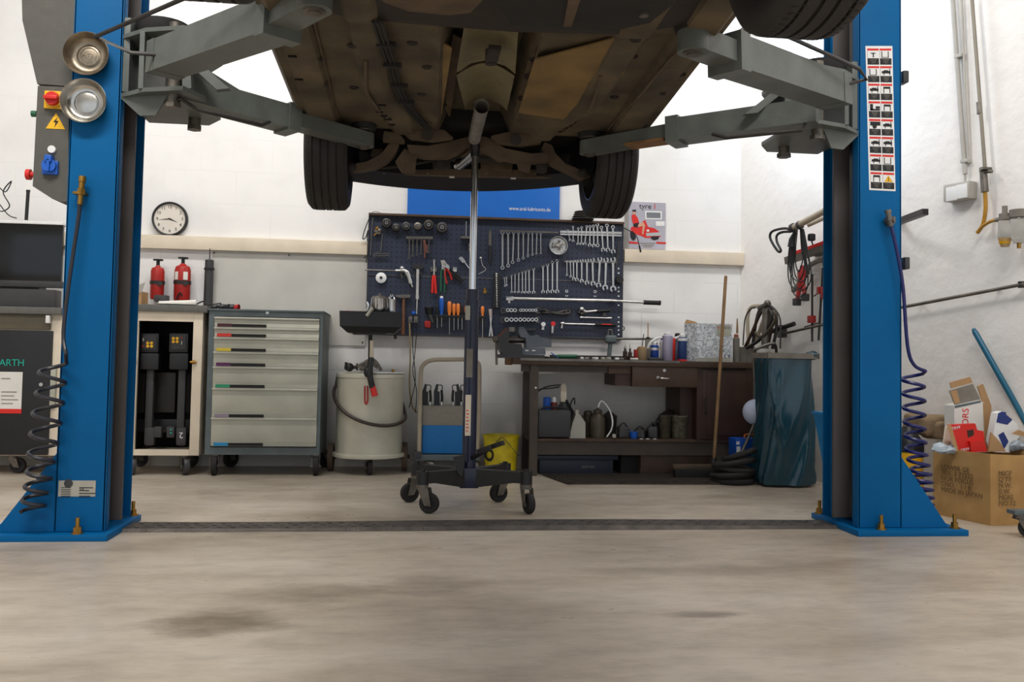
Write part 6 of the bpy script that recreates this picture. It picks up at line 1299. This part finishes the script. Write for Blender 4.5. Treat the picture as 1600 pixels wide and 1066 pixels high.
bc('canister', 'grey blue canister with black cap between the spray cans', 1054, 1068, 520, BY+.26, mat('canister_blue', (120, 140, 160), .5), cap=.12, capm=M_black, cat='canister')
bc('glue_jar', 'brown paste jar with dark brush on the bench top', 997, 1012, 542, BY+.1, mat('jar_brown', (150, 124, 92), .5), cap=.12, neck=.95, capm=M_cardb, cat='jar')
one('brush', MB().tube([V(1003, 542, BY+.14), V(1006, 522, BY+.14)], .003, 6), M_black, 'thin dark brush standing in the brown jar', 'brush')
bc('red_tin', 'small red tin left of the brown jar', 991, 998, 547, BY+.12, M_red, neck=.98, cat='tin')
bc('small_bottle', 'left small dark brown bottle with pointed tip on the bench', 974, 981, 543, BY+.1, M_woodr, cap=.3, grp='small brown bottles', neck=.6, capm=M_black, cat='bottle')
bc('small_bottle', 'right small dark brown bottle with pointed tip on the bench', 982, 988, 545, BY+.1, M_woodr, cap=.3, grp='small brown bottles', neck=.6, capm=M_black, cat='bottle')
for i, px in enumerate((977, 984)): one('bottle_tip', MB().cyl(V(px, 545, BY+.1), V(px, 537, BY+.1), .005, .002), M_milk, ['left', 'right'][i]+' pale pointed nozzle above the small brown bottles', 'nozzle')
t = bc('grease_pot', 'grey pot behind the red tin with upright wooden stick', 1009, 1018, 527, BY+.28, M_concr, cap=.1, capm=M_black, cat='pot'); 
one('wooden_stick', MB().cyl(V(1012.5, 527, BY+.3), V(1012.5, 505, BY+.3), .004), M_cardb, 'thin wooden stick standing in the grey pot', 'stick')
one('white_hose', MB().tube(sm([V(1012, 545, BY+.22), V(1017, 535, BY+.22), V(1030, 528, BY+.24), V(1050, 530, BY+.25), V(1062, 526, BY+.25)], 5), .010, 8), M_white, 'curved white hose arching behind the spray cans', 'hose')
one('black_clamp', MB().box((fx(1025, BY+.02), BY+.03, zt+.012), (.115, .04, .022), None, .009), M_char, 'flat black object at the bench edge before the small blue can', 'tool')
t = bc('sealant_cartridge', 'grey sealant cartridge with brown nozzle right of the printed box', 1147, 1157, 520, BY+.12, M_concr, cap=.12, capm=mat('rustnozzle', (130, 66, 40), .6), cat='cartridge'); one('nozzle', MB().tube([V(1152, 521, BY+.14), V(1152, 498, BY+.14)], [.009, .004], 10), M_broom, 'long tan nozzle on top of the sealant cartridge', 'nozzle')
t = thing('parts_carton', 'carton printed with black line drawings on the bench top', 'carton', (fx(1115), BY+.15, zt))
za = V(1120, 506, BY+.03).z; mk('carton_body', MB().bb(fx(1091), fx(1146), BY+.03, BY+.28, zt, za), M_print, t)
mk('side_panel', MB().prism([(fx(1077), BY+.12, zt), (fx(1091), BY+.03, zt), (fx(1091), BY+.03, za), (fx(1077), BY+.12, za)], (.02, .04, 0)), M_print, t)
mk('open_flap', MB().prism([(fx(1077), BY+.12, za), (fx(1091), BY+.03, za), (fx(1090), BY+.06, za+.012), (fx(1081), BY+.13, za+.03)], (0, .004, 0)), M_cardb, t)
mk('plain_corner', MB().bb(fx(1122), fx(1144), BY+.028, BY+.03, za-.085, za-.008), M_milk, t); text('UCO', .026, (fx(1137), BY+.0275, za-.028), M_hair, t); mk('red_mark', MB().box((fx(1124), BY+.0275, za-.028), (.008, .001, .012)), M_redb, t)
text('11', .05, (fx(1138), BY+.0295, zt+.035), M_hair, t, xs=1.2); mk('base_band', MB().bb(fx(1091), fx(1146), BY+.0285, BY+.03, zt, zt+.028), M_milk, t)
t = thing('metal_bucket', 'grey metal bucket holding hoses at the right end of the bench', 'bucket', (fx(1170, BY+.2), BY+.25, zt)); mk('bucket_body', MB().lathe([(.07, 0), (.085, .11), (.088, .112), (.08, .11), (.065, .01), (.001, .01)], (fx(1169, BY+.2), BY+.26, zt), n=28, cap=False), M_concr, t)
# vise
t = thing('bench_vise', 'heavy grey bench vise bolted to the left end of the workbench', 'vise', (fx(820), BY+.1, zt)); YV = BY-.02
def vz(pts, Y, th): return MB().prism([C_2(u_, v_, Y) for u_, v_ in pts], (0, th, 0))
mk('front_jaw', vz([(82, 960), (125, 900), (165, 885), (200, 890), (205, 915), (168, 925), (162, 1000), (255, 1010), (262, 1066), (262, 1085), (120, 1085), (95, 1040)], YV+.0, .16), M_char, t)
mk('rear_jaw', vz([(238, 885), (272, 885), (310, 945), (335, 950), (370, 940), (390, 958), (470, 975), (472, 1030), (290, 1034), (285, 965), (250, 960), (232, 920)], YV+.02, .14), M_vise, t)
mk('slide_bar', MB().cyl(C_2(160, 975, YV+.1), C_2(300, 975, YV+.1), .026, n=18), M_steeld, t)
mk('base', vz([(235, 1034), (425, 1036), (430, 1085), (228, 1085)], YV+.01, .15), M_vise, t); mk('base_bolt', vz([(282, 1052), (305, 1052), (305, 1060), (282, 1060)], YV+.004, .01).prism([C_2(330, 1052, YV+.004), C_2(355, 1052, YV+.004), C_2(355, 1060, YV+.004), C_2(330, 1060, YV+.004)], (0, .01, 0)), M_white, t)
mk('foot', MB().bb(C_2(110, 0, YV).x, C_2(440, 0, YV).x, YV+.0, YV+.17, zt, C_2(0, 1080, YV).z), M_char, t)
mk('jaw_face', vz([(165, 886), (205, 886), (205, 918), (165, 918)], YV-.002, .15), M_steeld, t).location.z += 0; mk('red_edge', MB().cyl(C_2(88, 955, YV-.002), C_2(150, 895, YV-.002), .005), mat('worn_red', (120, 70, 58), .5), t)
mk('screw_handle', MB().cyl(C_2(70, 960, YV+.02), C_2(74, 1160, YV+.02), .008, n=12).ball(C_2(70, 975, YV+.02), .024).cyl(C_2(70, 980, YV+.06), C_2(110, 985, YV+.06), .018), M_steeld, t)
# small things along the bench
one('green_file_handle', MB().tube([V(868, 557, BY+.05), V(874, 557, BY+.05), V(893, 557, BY+.05), V(902, 556.5, BY+.05)], [.010, .013, .014, .010], 10), M_grn, 'green plastic tool handle lying on the bench', 'tool handle')
one('thin_rod', MB().tube([V(861, 551, BY+.06), V(872, 560, BY+.04)], .004, 6), M_bluep, 'thin blue and white rod lying tilted beside the green handle', 'rod')
for i, (px, w_, m_, lab) in enumerate([(908, .025, M_white, 'small white fitting at the bench edge right of the green handle'), (916, .02, M_steel, 'small steel nut second right of the green handle'), (929, .04, M_white, 'crumpled white rag in the middle of the bench edge'), (941, .03, M_milk, 'small pale part right of the white rag'), (950, .035, M_milk, 'flat pale part beneath the press column'), (963, .022, M_white, 'small white cap left of the brown bottles'), (852, .05, M_dsteel, 'dark flat part between vise and green handle'), (990, .06, M_paper, 'strip of white paper under the red tin'), (970, .03, M_steeld, 'low metal part beside the brown bottles')]):
    one('small_part', MB().box((fx(px, BY+.03), BY+.02, zt+.009), (w_, .03, .016), RZ(i), .006).jit(.003, 50), m_, lab, 'small part', 'small parts along the bench edge')
# pipe press: column and horizontal bar
t = thing('bar_clamp', 'dark steel clamp column with long horizontal bar behind the bench', 'clamp', (C_2(900, 1060, 6.3).x, 6.3, zt)); YC = 6.3
mk('clamp_column', MB().cyl((C_2(900, 0, YC).x, YC, zt), C_2(898, 1000, YC), .016, n=16).box(C_2(900, 975, YC), (.085, .06, .06), None, .018, 3), M_dframe, t)
mk('bar', MB().cyl(C_2(900, 970, YC), C_2(1240, 972, YC), .009, n=12), M_steeld, t); mk('top_bracket', MB().cyl(C_2(880, 950, YC), C_2(884, 905, YC), .005).cyl(C_2(912, 950, YC), C_2(908, 905, YC), .005).cyl(C_2(884, 906, YC), C_2(908, 906, YC), .005), M_steeld, t)
mk('rear_bar', MB().cyl(C_2(480, 960, YC+.05), C_2(880, 968, YC+.05), .005, n=8), M_dsteel, t); mb = MB(); annul(mb, C_2(985, 895, YC), .018, .012, .006); mk('ring', mb, M_dsteel, t)
# ---------------------------------------------------------------- right wall
t = thing('swivel_rail', 'grey pipe arm with bent black hook sticking out along the right wall', 'pipe arm', R(1260, 350))
mk('pipe', MB().cyl(R(1236, 358, .25), R(1310, 318, .25), .022, n=16).cyl(R(1262, 352, .20), R(1310, 330, .12), .016, n=12), M_handle, t)
mk('hook', MB().tube(sm([R(1236, 360, .25), R(1226, 357, .25), R(1208, 361, .25), R(1203, 369, .25), R(1207, 380, .25), R(1216, 393, .25), R(1220, 391, .25), R(1214, 378, .25), R(1214, 368, .25), R(1222, 363, .25), R(1236, 362, .25)], 5), .009, 8), M_black, t)
mk('joint_ring', MB().cyl(R(1237, 357, .25), R(1241, 355, .25), .030).cyl(R(1248, 353, .25), R(1251, 351, .25), .030), M_char, t)
mk('wall_arm', MB().cyl(R(1300, 335, 0), R(1300, 323, .25), .015), M_handle, t)
t = thing('power_cable', 'coiled black extension cord hanging on the pipe arm', 'extension cord', R(1248, 400, .2))
mb = MB()
for i in range(6):
    w_ = 5+2*i; bt = 425+9*(i % 4)+4*i; c0 = 1248
    mb.tube(sm([R(c0-w_*.4, 358, .2+.012*i), R(c0-w_, 390, .2+.012*i), R(c0-w_*1.0, bt-14, .2+.012*i), R(c0+i, bt, .2+.012*i), R(c0+w_*1.3, bt-20, .2+.012*i), R(c0+w_*.9, 390, .2+.012*i), R(c0+w_*.5, 358, .2+.012*i)], 5), .0045, 6)
mk('cord', mb, M_black, t); mk('plug', MB().tube([R(1243, 362, .24), R(1238, 374, .24), R(1237, 386, .24)], [.012, .022, .028], 10), M_black, t)
mk('plug', MB().box(R(1268, 371, .18), (.045, .04, .05), None, .012).cyl(R(1268, 376, .18), R(1270, 383, .18), .005), M_black, t)
t = thing('tool_bar', 'red painted steel bar mounted slanting on the right wall', 'tool bar', R(1262, 400, .1))
a, b_ = R(1229, 408, .10), R(1303, 382, .10); mk('bar', loft_box(MB(), a, b_, .04, .05), M_steeld, t); mk('red_top', loft_box(MB(), a+Z1*.030+(b_-a)*.12, b_+Z1*.030, .042, .022), M_redb, t)
mk('bracket', MB().box((a+b_)/2+RN*(-.05), (.10, .10, .03), None), M_dsteel, t)
t = thing('curved_arm', 'curved grey flat bar hanging below the red tool bar', 'bar', R(1260, 430, .05)); mk('bar', MB().tube(sm([R(1239, 456, .08), R(1250, 440, .08), R(1262, 419, .08), R(1276, 409, .08), R(1300, 404, .08)], 5), .016, 8), M_concr, t)
t = thing('red_sash_clamp', 'red two legged clamp hanging below the coiled cord', 'clamp', R(1253, 440, .15))
mk('red_frame', MB().tube([R(1253, 415, .15), R(1253, 432, .15), R(1246, 467, .15)], [.012, .022, .014], 6).tube([R(1254, 432, .15), R(1257, 460, .15)], .014, 6).box(R(1253, 428, .15), (.055, .04, .06), None, .01), M_red, t)
mk('pressure_pad', MB().box(R(1245, 472, .15), (.045, .04, .05), RZ(.3), .006), M_char, t); mk('pressure_pad', MB().box(R(1258, 465, .15), (.045, .04, .05), RZ(.2), .006), M_char, t)
for i, (x0_, x1_, y0_, y1_, py) in enumerate([(1269, 1269, 425, 534, 499), (1286, 1279, 415, 532, 454)]):
    t = thing('bar_clamp', ['left long dark clamp rod with red block near its lower end', 'right long dark clamp rod with red block high up beside the column'][i], 'clamp', R(x0_, y1_, .06), 'clamp rods on the right wall')
    mk('rod', MB().cyl(R(x0_, y0_, .06), R(x1_, y1_, .06), .008, n=8), M_dsteel, t); xm = x0_+(x1_-x0_)*(py-y0_)/(y1_-y0_)
    mk('red_block', MB().box(R(xm-1, py, .07), (.045, .045, .05), None, .006), M_red, t)
    mk('tommy_bar', MB().cyl(R(xm-12, py+(12 if not i else 9), .08), R(xm+(9 if not i else 3), py+(6 if not i else -2), .08), .004), M_dsteel, t)
    mk('hook', MB().box(R(x0_+2, y0_+2, .06), (.05, .05, .014)), M_steel, t)
mb = one('red_block', MB().box(R(1290, 458, .1), (.05, .05, .08), None, .008), M_red, 'red clamp block partly hidden by the right column', 'clamp block')
one('fan_belt', MB().tube(sm([R(1299, 350, .16), R(1289, 395, .16), R(1289, 420, .16), R(1297, 445, .16), R(1306, 400, .16), R(1304, 360, .16)], 6, True), .012, 8, True), M_rub, 'upper black belt loop hanging beside the right column', 'belt', 'black belts beside the right column')
one('fan_belt', MB().tube(sm([R(1296, 420, .12), R(1290, 440, .12), R(1293, 475, .12), R(1301, 498, .12), R(1308, 460, .12), R(1304, 425, .12)], 6, True), .014, 8, True), M_rub, 'lower black belt loop hanging beside the right column', 'belt', 'black belts beside the right column')
t = thing('wall_rail', 'thin steel rail with hoses low on the right wall', 'rail', R(1260, 515, .08)); mk('rail', MB().cyl(R(1222, 522, .08), R(1305, 503, .08), .009), M_steeld, t); mk('bracket', MB().box(R(1222, 518, .05), (.04, .08, .09), None, .004), M_dsteel, t); mk('short_pipe', MB().cyl(R(1206, 518, .12), R(1241, 506, .12), .016), M_dsteel, t)
for i, (pts, m_, r_) in enumerate([([(1170, 540), (1168, 500), (1172, 482), (1184, 478), (1196, 482), (1190, 510), (1176, 540)], M_handle, .014), ([(1175, 545), (1182, 500), (1190, 480), (1202, 478), (1212, 490), (1213, 515), (1207, 545)], M_dsteel, .012), ([(1163, 545), (1175, 520), (1188, 490), (1200, 482), (1207, 500), (1200, 540)], M_woodr, .012), ([(1161, 540), (1164, 500), (1172, 484), (1180, 481)], M_black, .005), ([(1167, 544), (1190, 528), (1205, 500), (1203, 485)], M_dsteel, .013), ([(1180, 520), (1192, 526), (1212, 500), (1208, 486)], M_pot, .012), ([(1219, 545), (1219, 500), (1210, 482)], M_char, .006)]):
    one('hose', MB().tube(sm([R(x, y, .12+.02*i) for x, y in pts], 5), r_, 8), m_, ['thick beige grey hose loop left in the hose bundle', 'outer dark hose loop of the bundle above the bin bag', 'brown hose loop in the middle of the bundle', 'thin black hose at the left of the bundle', 'dark hose crossing low through the bundle', 'greenish brown hose crossing the bundle', 'thin grey hose hanging right of the bundle'][i], 'hose', 'bundle of hoses at the bench end')
t = thing('metal_cylinder', 'grey metal cylinder with clamp among the hoses', 'cylinder', R(1195, 500, .2)); mk('cylinder', MB().cyl(R(1195, 545, .2), R(1197, 482, .2), .026, n=18), M_steeld, t); mk('clamp_head', MB().cyl(R(1186, 482, .2), R(1202, 474, .2), .018).ball(R(1199, 474, .2), .024), M_steeld, t)
# light switch, conduits, air pipe
t = thing('light_switch', 'double grey surface light switch on the right wall', 'light switch', R(1500, 310, .03))
def rbox(mb, px, py, off, su, sn, sz, bev=.003):
    Mq = Matrix((RD, RN, Z1)).transposed(); return mb.box(R(px, py, off), (su, sn, sz), Mq, bev)
cq, uq = R(1478, 298, .02), R(1521, 290, .02)
mk('switch_box', rbox(MB(), 1500, 300, .035, .165, .07, .10, .008), M_cond, t)
rk1 = mk('rocker', rbox(MB(), 1487, 303, .074, .068, .012, .080), M_white, t); mk('rocker', rbox(MB(), 1503, 299, .074, .068, .012, .080), M_white, t)
t = thing('conduit', 'grey upright cable conduit leading down to the light switch', 'conduit', R(1500, 260, .02)); mk('conduit_pipe', MB().cyl(R(1488, -10, .025), R(1508, 272, .025), .013).cyl(R(1508, 270, .025), R(1508, 290, .025), .006), M_cond, t)
for px, py in ((1499.5, 88), (1509, 252)): mk('conduit_clip', rbox(MB(), px, py, .02, .045, .04, .02), M_cond, t)
mb = MB().cyl(R(1502, -10, .02), R(1513, 255, .02), .007); mk('side_cable', mb, M_cond, t)
t = thing('air_pipe', 'thin metal compressed air pipe with valve on the right wall', 'air pipe', R(1538, 280, .06))
mk('pipe', MB().cyl(R(1518, -10, .05), R(1539, 262, .05), .010, n=12), mat('pipe_bronze', (134, 126, 112), .45, .3, .1, 9), t)
mk('joint', MB().cyl(R(1529.5, 160, .05), R(1531, 178, .05), .015), M_steeld, t)
mk('valve', MB().cyl(R(1536, 262, .05), R(1539, 300, .05), .020).cyl(R(1532, 268, .06), R(1550, 268, .06), .010).box(R(1540, 264, .06), (.05, .04, .012)), M_steeld, t)
mk('amber_hose', MB().tube(sm([R(1539, 298, .05), R(1540, 325, .05), R(1536, 350, .05), R(1527, 364, .05)], 5), .011, 8).tube(sm([R(1527, 364, .05), R(1535, 354, .06), R(1548, 346, .08), R(1556, 344, .09)], 5), .010, 8), M_amber, t)
t = thing('air_filter_unit', 'air filter unit with two clear bowls, one holding yellow oil', 'filter unit', R(1580, 360, .1))
def bw(px, y0, y1, r_, part, m_): a, b__ = R(px, y0, .11), R(px, y1, .11); return mk(part, MB().lathe([(r_*.9, 0), (r_, -.01), (r_, -(a.z-b__.z)*.7), (r_*.6, -(a.z-b__.z)), (.004, -(a.z-b__.z))], a, n=24), m_, t)
bw(1570, 345, 386, .034, 'bowl', M_glass); bw(1592, 340, 380, .042, 'bowl', M_glass)
a = R(1570, 372, .11); mk('yellow_oil', MB().lathe([(.030, 0), (.030, -.025), (.018, -.045), (.004, -.048)], a, n=20), M_oil, t)
mk('housing', MB().cyl(R(1570, 345, .11), R(1570, 334, .11), .030).cyl(R(1570, 336, .11), R(1570, 322, .11), .014).cyl(R(1556, 344, .1), R(1570, 341, .1), .012).cyl(R(1592, 340, .11), R(1592, 328, .11), .046, n=24).box(R(1583, 341, .1), (.12, .05, .02)), M_concr, t); mk('drain_knob', MB().cyl(R(1592, 380, .11), R(1592, 388, .11), .010), M_brass, t); mk('wall_mount', MB().cyl(R(1583, 342, 0), R(1583, 340, .1), .012), M_dsteel, t)
t = thing('tube_stub', 'short square steel tube sticking out beside the right column', 'steel tube', R(1430, 340, .1)); a, b_ = R(1400, 348, .12), R(1446, 331, .28); mk('tube', loft_box(MB(), a, b_, .035, .035), M_dsteel, t); mk('open_end', loft_box(MB(), b_, b_+(b_-a).normalized()*.001, .026, .026), M_hair, t); mk('wall_plate', MB().cyl(R(1405, 345, 0), R(1400, 348, .12), .02), M_dsteel, t)
t = thing('air_pipe', 'long thin steel pipe running along the right wall to the edge', 'pipe', R(1500, 462, .06)); mk('pipe', MB().cyl(R(1400, 482, .06), R(1600, 444, .06), .010, n=12), M_steeld, t); mk('pipe_elbow', MB().cyl(R(1597, 440, .05), R(1597, 450, .05), .020), M_dsteel, t)
for px in (1440, 1560): mk('pipe_holder', MB().cyl(R(px, 482-(px-1400)*.19, 0), R(px, 482-(px-1400)*.19, .06), .006), M_dsteel, t)
# ---------------------------------------------------------------- big carton and waste at the right
A0, A1 = F(1458, 803), F(1548, 822); e1 = (A1-A0).normalized(); e2 = Vector((e1.y*-1, e1.x, 0)); e2 = Vector((.995, .10, 0)); L2_ = .36
ht = V(1548, 709, A1.y).z
t = thing('large_cardboard_box', 'large worn cardboard box full of packaging at the right edge', 'cardboard box', (A1.x, A1.y, 0))
A2, A3 = A1+e2*L2_, A0+e2*L2_; o_ = [A0, A1, A2, A3]; o_ = [Vector((p.x, p.y, 0)) for p in o_]; cc = sum(o_, Vector())/4
tops = [ht+.015, ht-.002, ht, ht+.01]
mb = MB(); 
for i in range(4):
    p, q = o_[i], o_[(i+1) % 4]; pi, qi = p.lerp(cc, .03), q.lerp(cc, .03); vs = []; nn = 8
    for k in range(nn+1):
        f = k/nn; zz = tops[i]*(1-f)+tops[(i+1) % 4]*f-.008*math.sin(PI*f); a, b__ = p.lerp(q, f), pi.lerp(qi, f); bow = (p-cc).lerp(q-cc, f).normalized()*.010*math.sin(PI*f)
        vs += [a, a+bow*.5+Z1*zz*.5, a+bow+Z1*zz, b__+bow+Z1*zz, b__+Z1*.01]
    mb.raw(vs, [[k*5+j, k*5+j+1, k*5+6+j, k*5+5+j] for k in range(nn) for j in range(4)])
mb.raw(o_, [[3, 2, 1, 0]]); mk('carton_body', mb, M_card, t)
def wr(s, u_, z, sz, face=0, al='LEFT'):
    p = (A0.lerp(A1, u_) if face == 0 else A1.lerp(A2, u_)); r_ = e1 if face == 0 else e2; nrm = Vector((r_.y, -r_.x, 0)).normalized()
    if nrm.y > 0: nrm = -nrm
    q = p+nrm*.013+Z1*z
    up_ = Z1; rr = r_
    return text(s, sz, q, mat('box_print', (96, 72, 44), .8), t, right=rr, upv=up_, al=al, ext=.0004)
for i, s in enumerate(['LOWER GE', 'TEX: 3 72222', 'NOR FOCUS', 'CNO.   1 / B', 'MADE IN JAPAN']): wr(s, .18, .262-.030*i, .036)
for i, s in enumerate(['MICF', "Q'TY", 'N.W.', 'B.W.', 'MEAS', 'NO.12']): wr(s, .10, .262-.030*i, .036, 1)
mk('brown_stain', MB().prism([V(1480, 712, A0.lerp(A1, .25).y-.02), V(1500, 712, A0.lerp(A1, .45).y-.02), V(1500, 745, A0.lerp(A1, .45).y-.02), V(1490, 765, A0.lerp(A1, .36).y-.02)], (0, .001, 0)), mat('stain', (150, 104, 62), .85), t) if 0 else None
def lid(name, lab, pts, Y, th, m_, cat='packaging', parts=()):
    t = thing(name, lab, cat, V(*pts[0], Y), 'packaging thrown into the large box'); o = mk('panel', MB().prism([V(x, y, Y) for x, y in pts], (0, th, 0)), m_, t)
    for nm, pp_, mm in parts: mk(nm, MB().prism([V(x, y, Y-.002) for x, y in pp_], (0, .0015, 0)), mm, o)
    return t
YK = 4.32
lid('open_carton', 'tall open white carton with red letters standing in the large box', [(1492, 707), (1491, 634), (1530, 626), (1540, 630), (1546, 707)], YK+.14, .09, M_paper, 'carton', [('blue_edge', [(1492, 634), (1532, 626), (1533, 629), (1492, 638)], M_dframe), ('brown_side', [(1536, 629), (1547, 632), (1547, 704), (1539, 704)], M_cardb)])
q = V(1509, 652, YK+.139); text('ORS', .052, (q.x, q.y, q.z), M_redb, bpy.data.objects['open_carton'], right=(.03, 0, 1), upv=(-1, 0, .03))
lid('carton_flap', 'raised grey inner flap of the white carton', [(1483, 611), (1520, 600), (1532, 624), (1492, 633)], YK+.15, .004, M_concr, 'flap', [('brown_tape', [(1485, 612), (1495, 609), (1500, 629), (1492, 631)], M_cardb)])
lid('carton_flap', 'uppermost brown torn flap above the white carton', [(1484, 598), (1516, 589), (1520, 598), (1487, 607)], YK+.16, .006, M_cardb, 'flap')
lid('carton_flap', 'brown side flap right of the white carton', [(1528, 604), (1536, 600), (1549, 634), (1549, 690), (1538, 700), (1535, 626)], YK+.17, .01, M_cardb, 'flap')
lid('red_carton', 'torn red carton with white print in the large box', [(1485, 664), (1524, 662), (1527, 672), (1537, 674), (1540, 706), (1498, 707)], YK-.0, .03, M_redb, 'carton', [('brown_side', [(1480, 664), (1486, 664), (1499, 707), (1492, 706)], M_cardb), ('picture', [(1511, 673), (1521, 671), (1522, 680), (1513, 684)], M_woodr), ('white_patch', [(1526, 694), (1533, 692), (1535, 700), (1528, 701)], M_paper)])
for (px, py) in ((1494, 669), (1508, 703)): q = V(px, py, YK-.002); text('TRW', .022, (q.x, q.y, q.z), M_white, bpy.data.objects['red_carton'], right=(1, 0, .25), upv=(-.25, 0, 1))
lid('red_carton_part', 'torn piece of red card right of the red carton', [(1516, 690), (1538, 688), (1543, 706), (1518, 707)], YK-.02, .02, M_redb, 'packaging')
lid('blue_white_carton', 'blue and white carton leaning at the right in the large box', [(1550, 690), (1558, 646), (1566, 643), (1589, 662), (1594, 680), (1578, 707), (1556, 707)], YK+.03, .05, M_white, 'carton', [('blue_print', [(1560, 646), (1566, 643), (1582, 656), (1574, 664), (1557, 660)], mat('navy_print', (34, 54, 120), .5)), ('blue_print', [(1560, 680), (1568, 675), (1576, 690), (1569, 702)], MC['navy_print'])])
lid('blue_white_carton', 'blue and white box pieces at the far right picture edge', [(1568, 644), (1600, 646), (1612, 700), (1590, 702), (1585, 670)], YK+.12, .08, MC['navy_print'], 'carton', [('white_print', [(1588, 660), (1600, 658), (1604, 676), (1590, 680)], M_white)])
lid('torn_card', 'torn grey brown card lying at the rim below the blue carton', [(1545, 706), (1549, 676), (1562, 690), (1572, 706)], YK-.03, .01, M_cardb, 'packaging')
lid('torn_card', 'torn brown card at the right edge over the box rim', [(1582, 678), (1592, 672), (1612, 680), (1608, 684)], YK-.02, .01, M_cardb, 'packaging')
lid('white_card', 'slanting beige card at the left inside the large box', [(1473, 703), (1478, 668), (1484, 662), (1487, 706)], YK+.1, .01, M_beige, 'packaging')
for i, (px, py) in enumerate(((1470, 701), (1482, 703), (1590, 697))): one('plastic_wrap', MB().ball(V(px, py, YK+.02), .035, (1.3, 1, .8), 12).jit(.018, 40), mat('wrap', (170, 182, 190), .25, 0, .1), ['crumpled clear wrap at the left inside the large box', 'crumpled clear wrap beside the red carton', 'crumpled clear wrap at the right inside the large box'][i], 'plastic wrap', 'plastic wrap')
one('blue_lever', MB().tube([V(1521, 514, 4.55), V(1524, 520, 4.54), V(1600, 655, 4.35), V(1608, 669, 4.33)], [.010, .016, .016, .016], 10), mat('lever_blue', (20, 92, 120), .35), 'long teal blue tube leaning against the right wall', 'tube')
# sack, bucket
one('paper_sack', MB().box(V(1448, 664, 4.75), (.20, .18, .12), None, .04, 4).jit(.03, 9).box(V(1463, 672, 4.70), (.10, .14, .10), RZ(.4), .03, 4).jit(.015, 16), M_sack, 'crumpled brown paper sack behind the blue coiled hose', 'sack')
q = F(1436, 793); t = thing('yellow_barrel', 'yellow plastic barrel with black lid behind the blue coiled hose', 'barrel', (fx(1432, 4.6, 740), 4.68, 0)); xx = fx(1432, 4.6, 740); zz = V(1432, 708, 4.6).z
mk('barrel_body', MB().lathe([(.070, 0), (.076, .01), (.078, zz*.5), (.074, zz*.52), (.078, zz*.54), (.076, zz)], (xx, 4.68, 0), n=28), M_yel, t); mk('black_lid', MB().lathe([(.078, zz), (.082, zz+.002), (.082, zz+.05), (.05, zz+.10), (.03, zz+.14)], (xx, 4.68, 0), n=28), M_black, t)
q = F(1597, 843); t = thing('castor_foot', 'dark steel foot with castor at the right picture edge', 'castor', q+Vector((.03, .05, 0))); mk('foot_plate', MB().box((q.x+.06, q.y+.05, .118), (.16, .06, .02), None, .004), M_dframe, t); caster(t, (q.x+.03, q.y+.05, .108), (.3, -.2, 0), .045, M_rub, .03)
# ---------------------------------------------------------------- clock
YCk = WY-.03; q = V(265, 342, YCk); rc = .122
t = thing('wall_clock', 'round white wall clock with black rim standing on the beige ledge', 'clock', (q.x, WY, q.z-rc))
mk('rim', MB().lathe([(rc*.86, .03), (rc, .03), (rc, -.004), (rc*.96, -.012), (rc*.90, -.010), (rc*.88, .004)], q, (0, 1, 0), 56, False), M_black, t)
fc = mk('dial', MB().cyl(q+Y1*.004, q+Y1*.02, rc*.89, n=48), mat('dial', (226, 218, 206), .6), t)
for h in range(1, 13):
    a = math.radians(90-30*h+1.5); text(str(h), .030, q+Vector((math.cos(a)*rc*.70, .003, math.sin(a)*rc*.70)), M_hair, fc, 'numeral', ext=.0003)
for nm, a_, l_, w_ in (('minute_hand', 90-44*6, .66, .0035), ('hour_hand', 90-112, .48, .005)):
    a = math.radians(a_); d_ = Vector((math.cos(a), 0, math.sin(a))); n_ = Vector((d_.z, 0, -d_.x)); p = q+Y1*.001
    mk(nm, MB().prism([p-d_*rc*.1-n_*w_*.5, p+n_*w_*.0-n_*w_, p+d_*rc*l_, p+n_*w_], (0, .001, 0)), M_hair, fc)
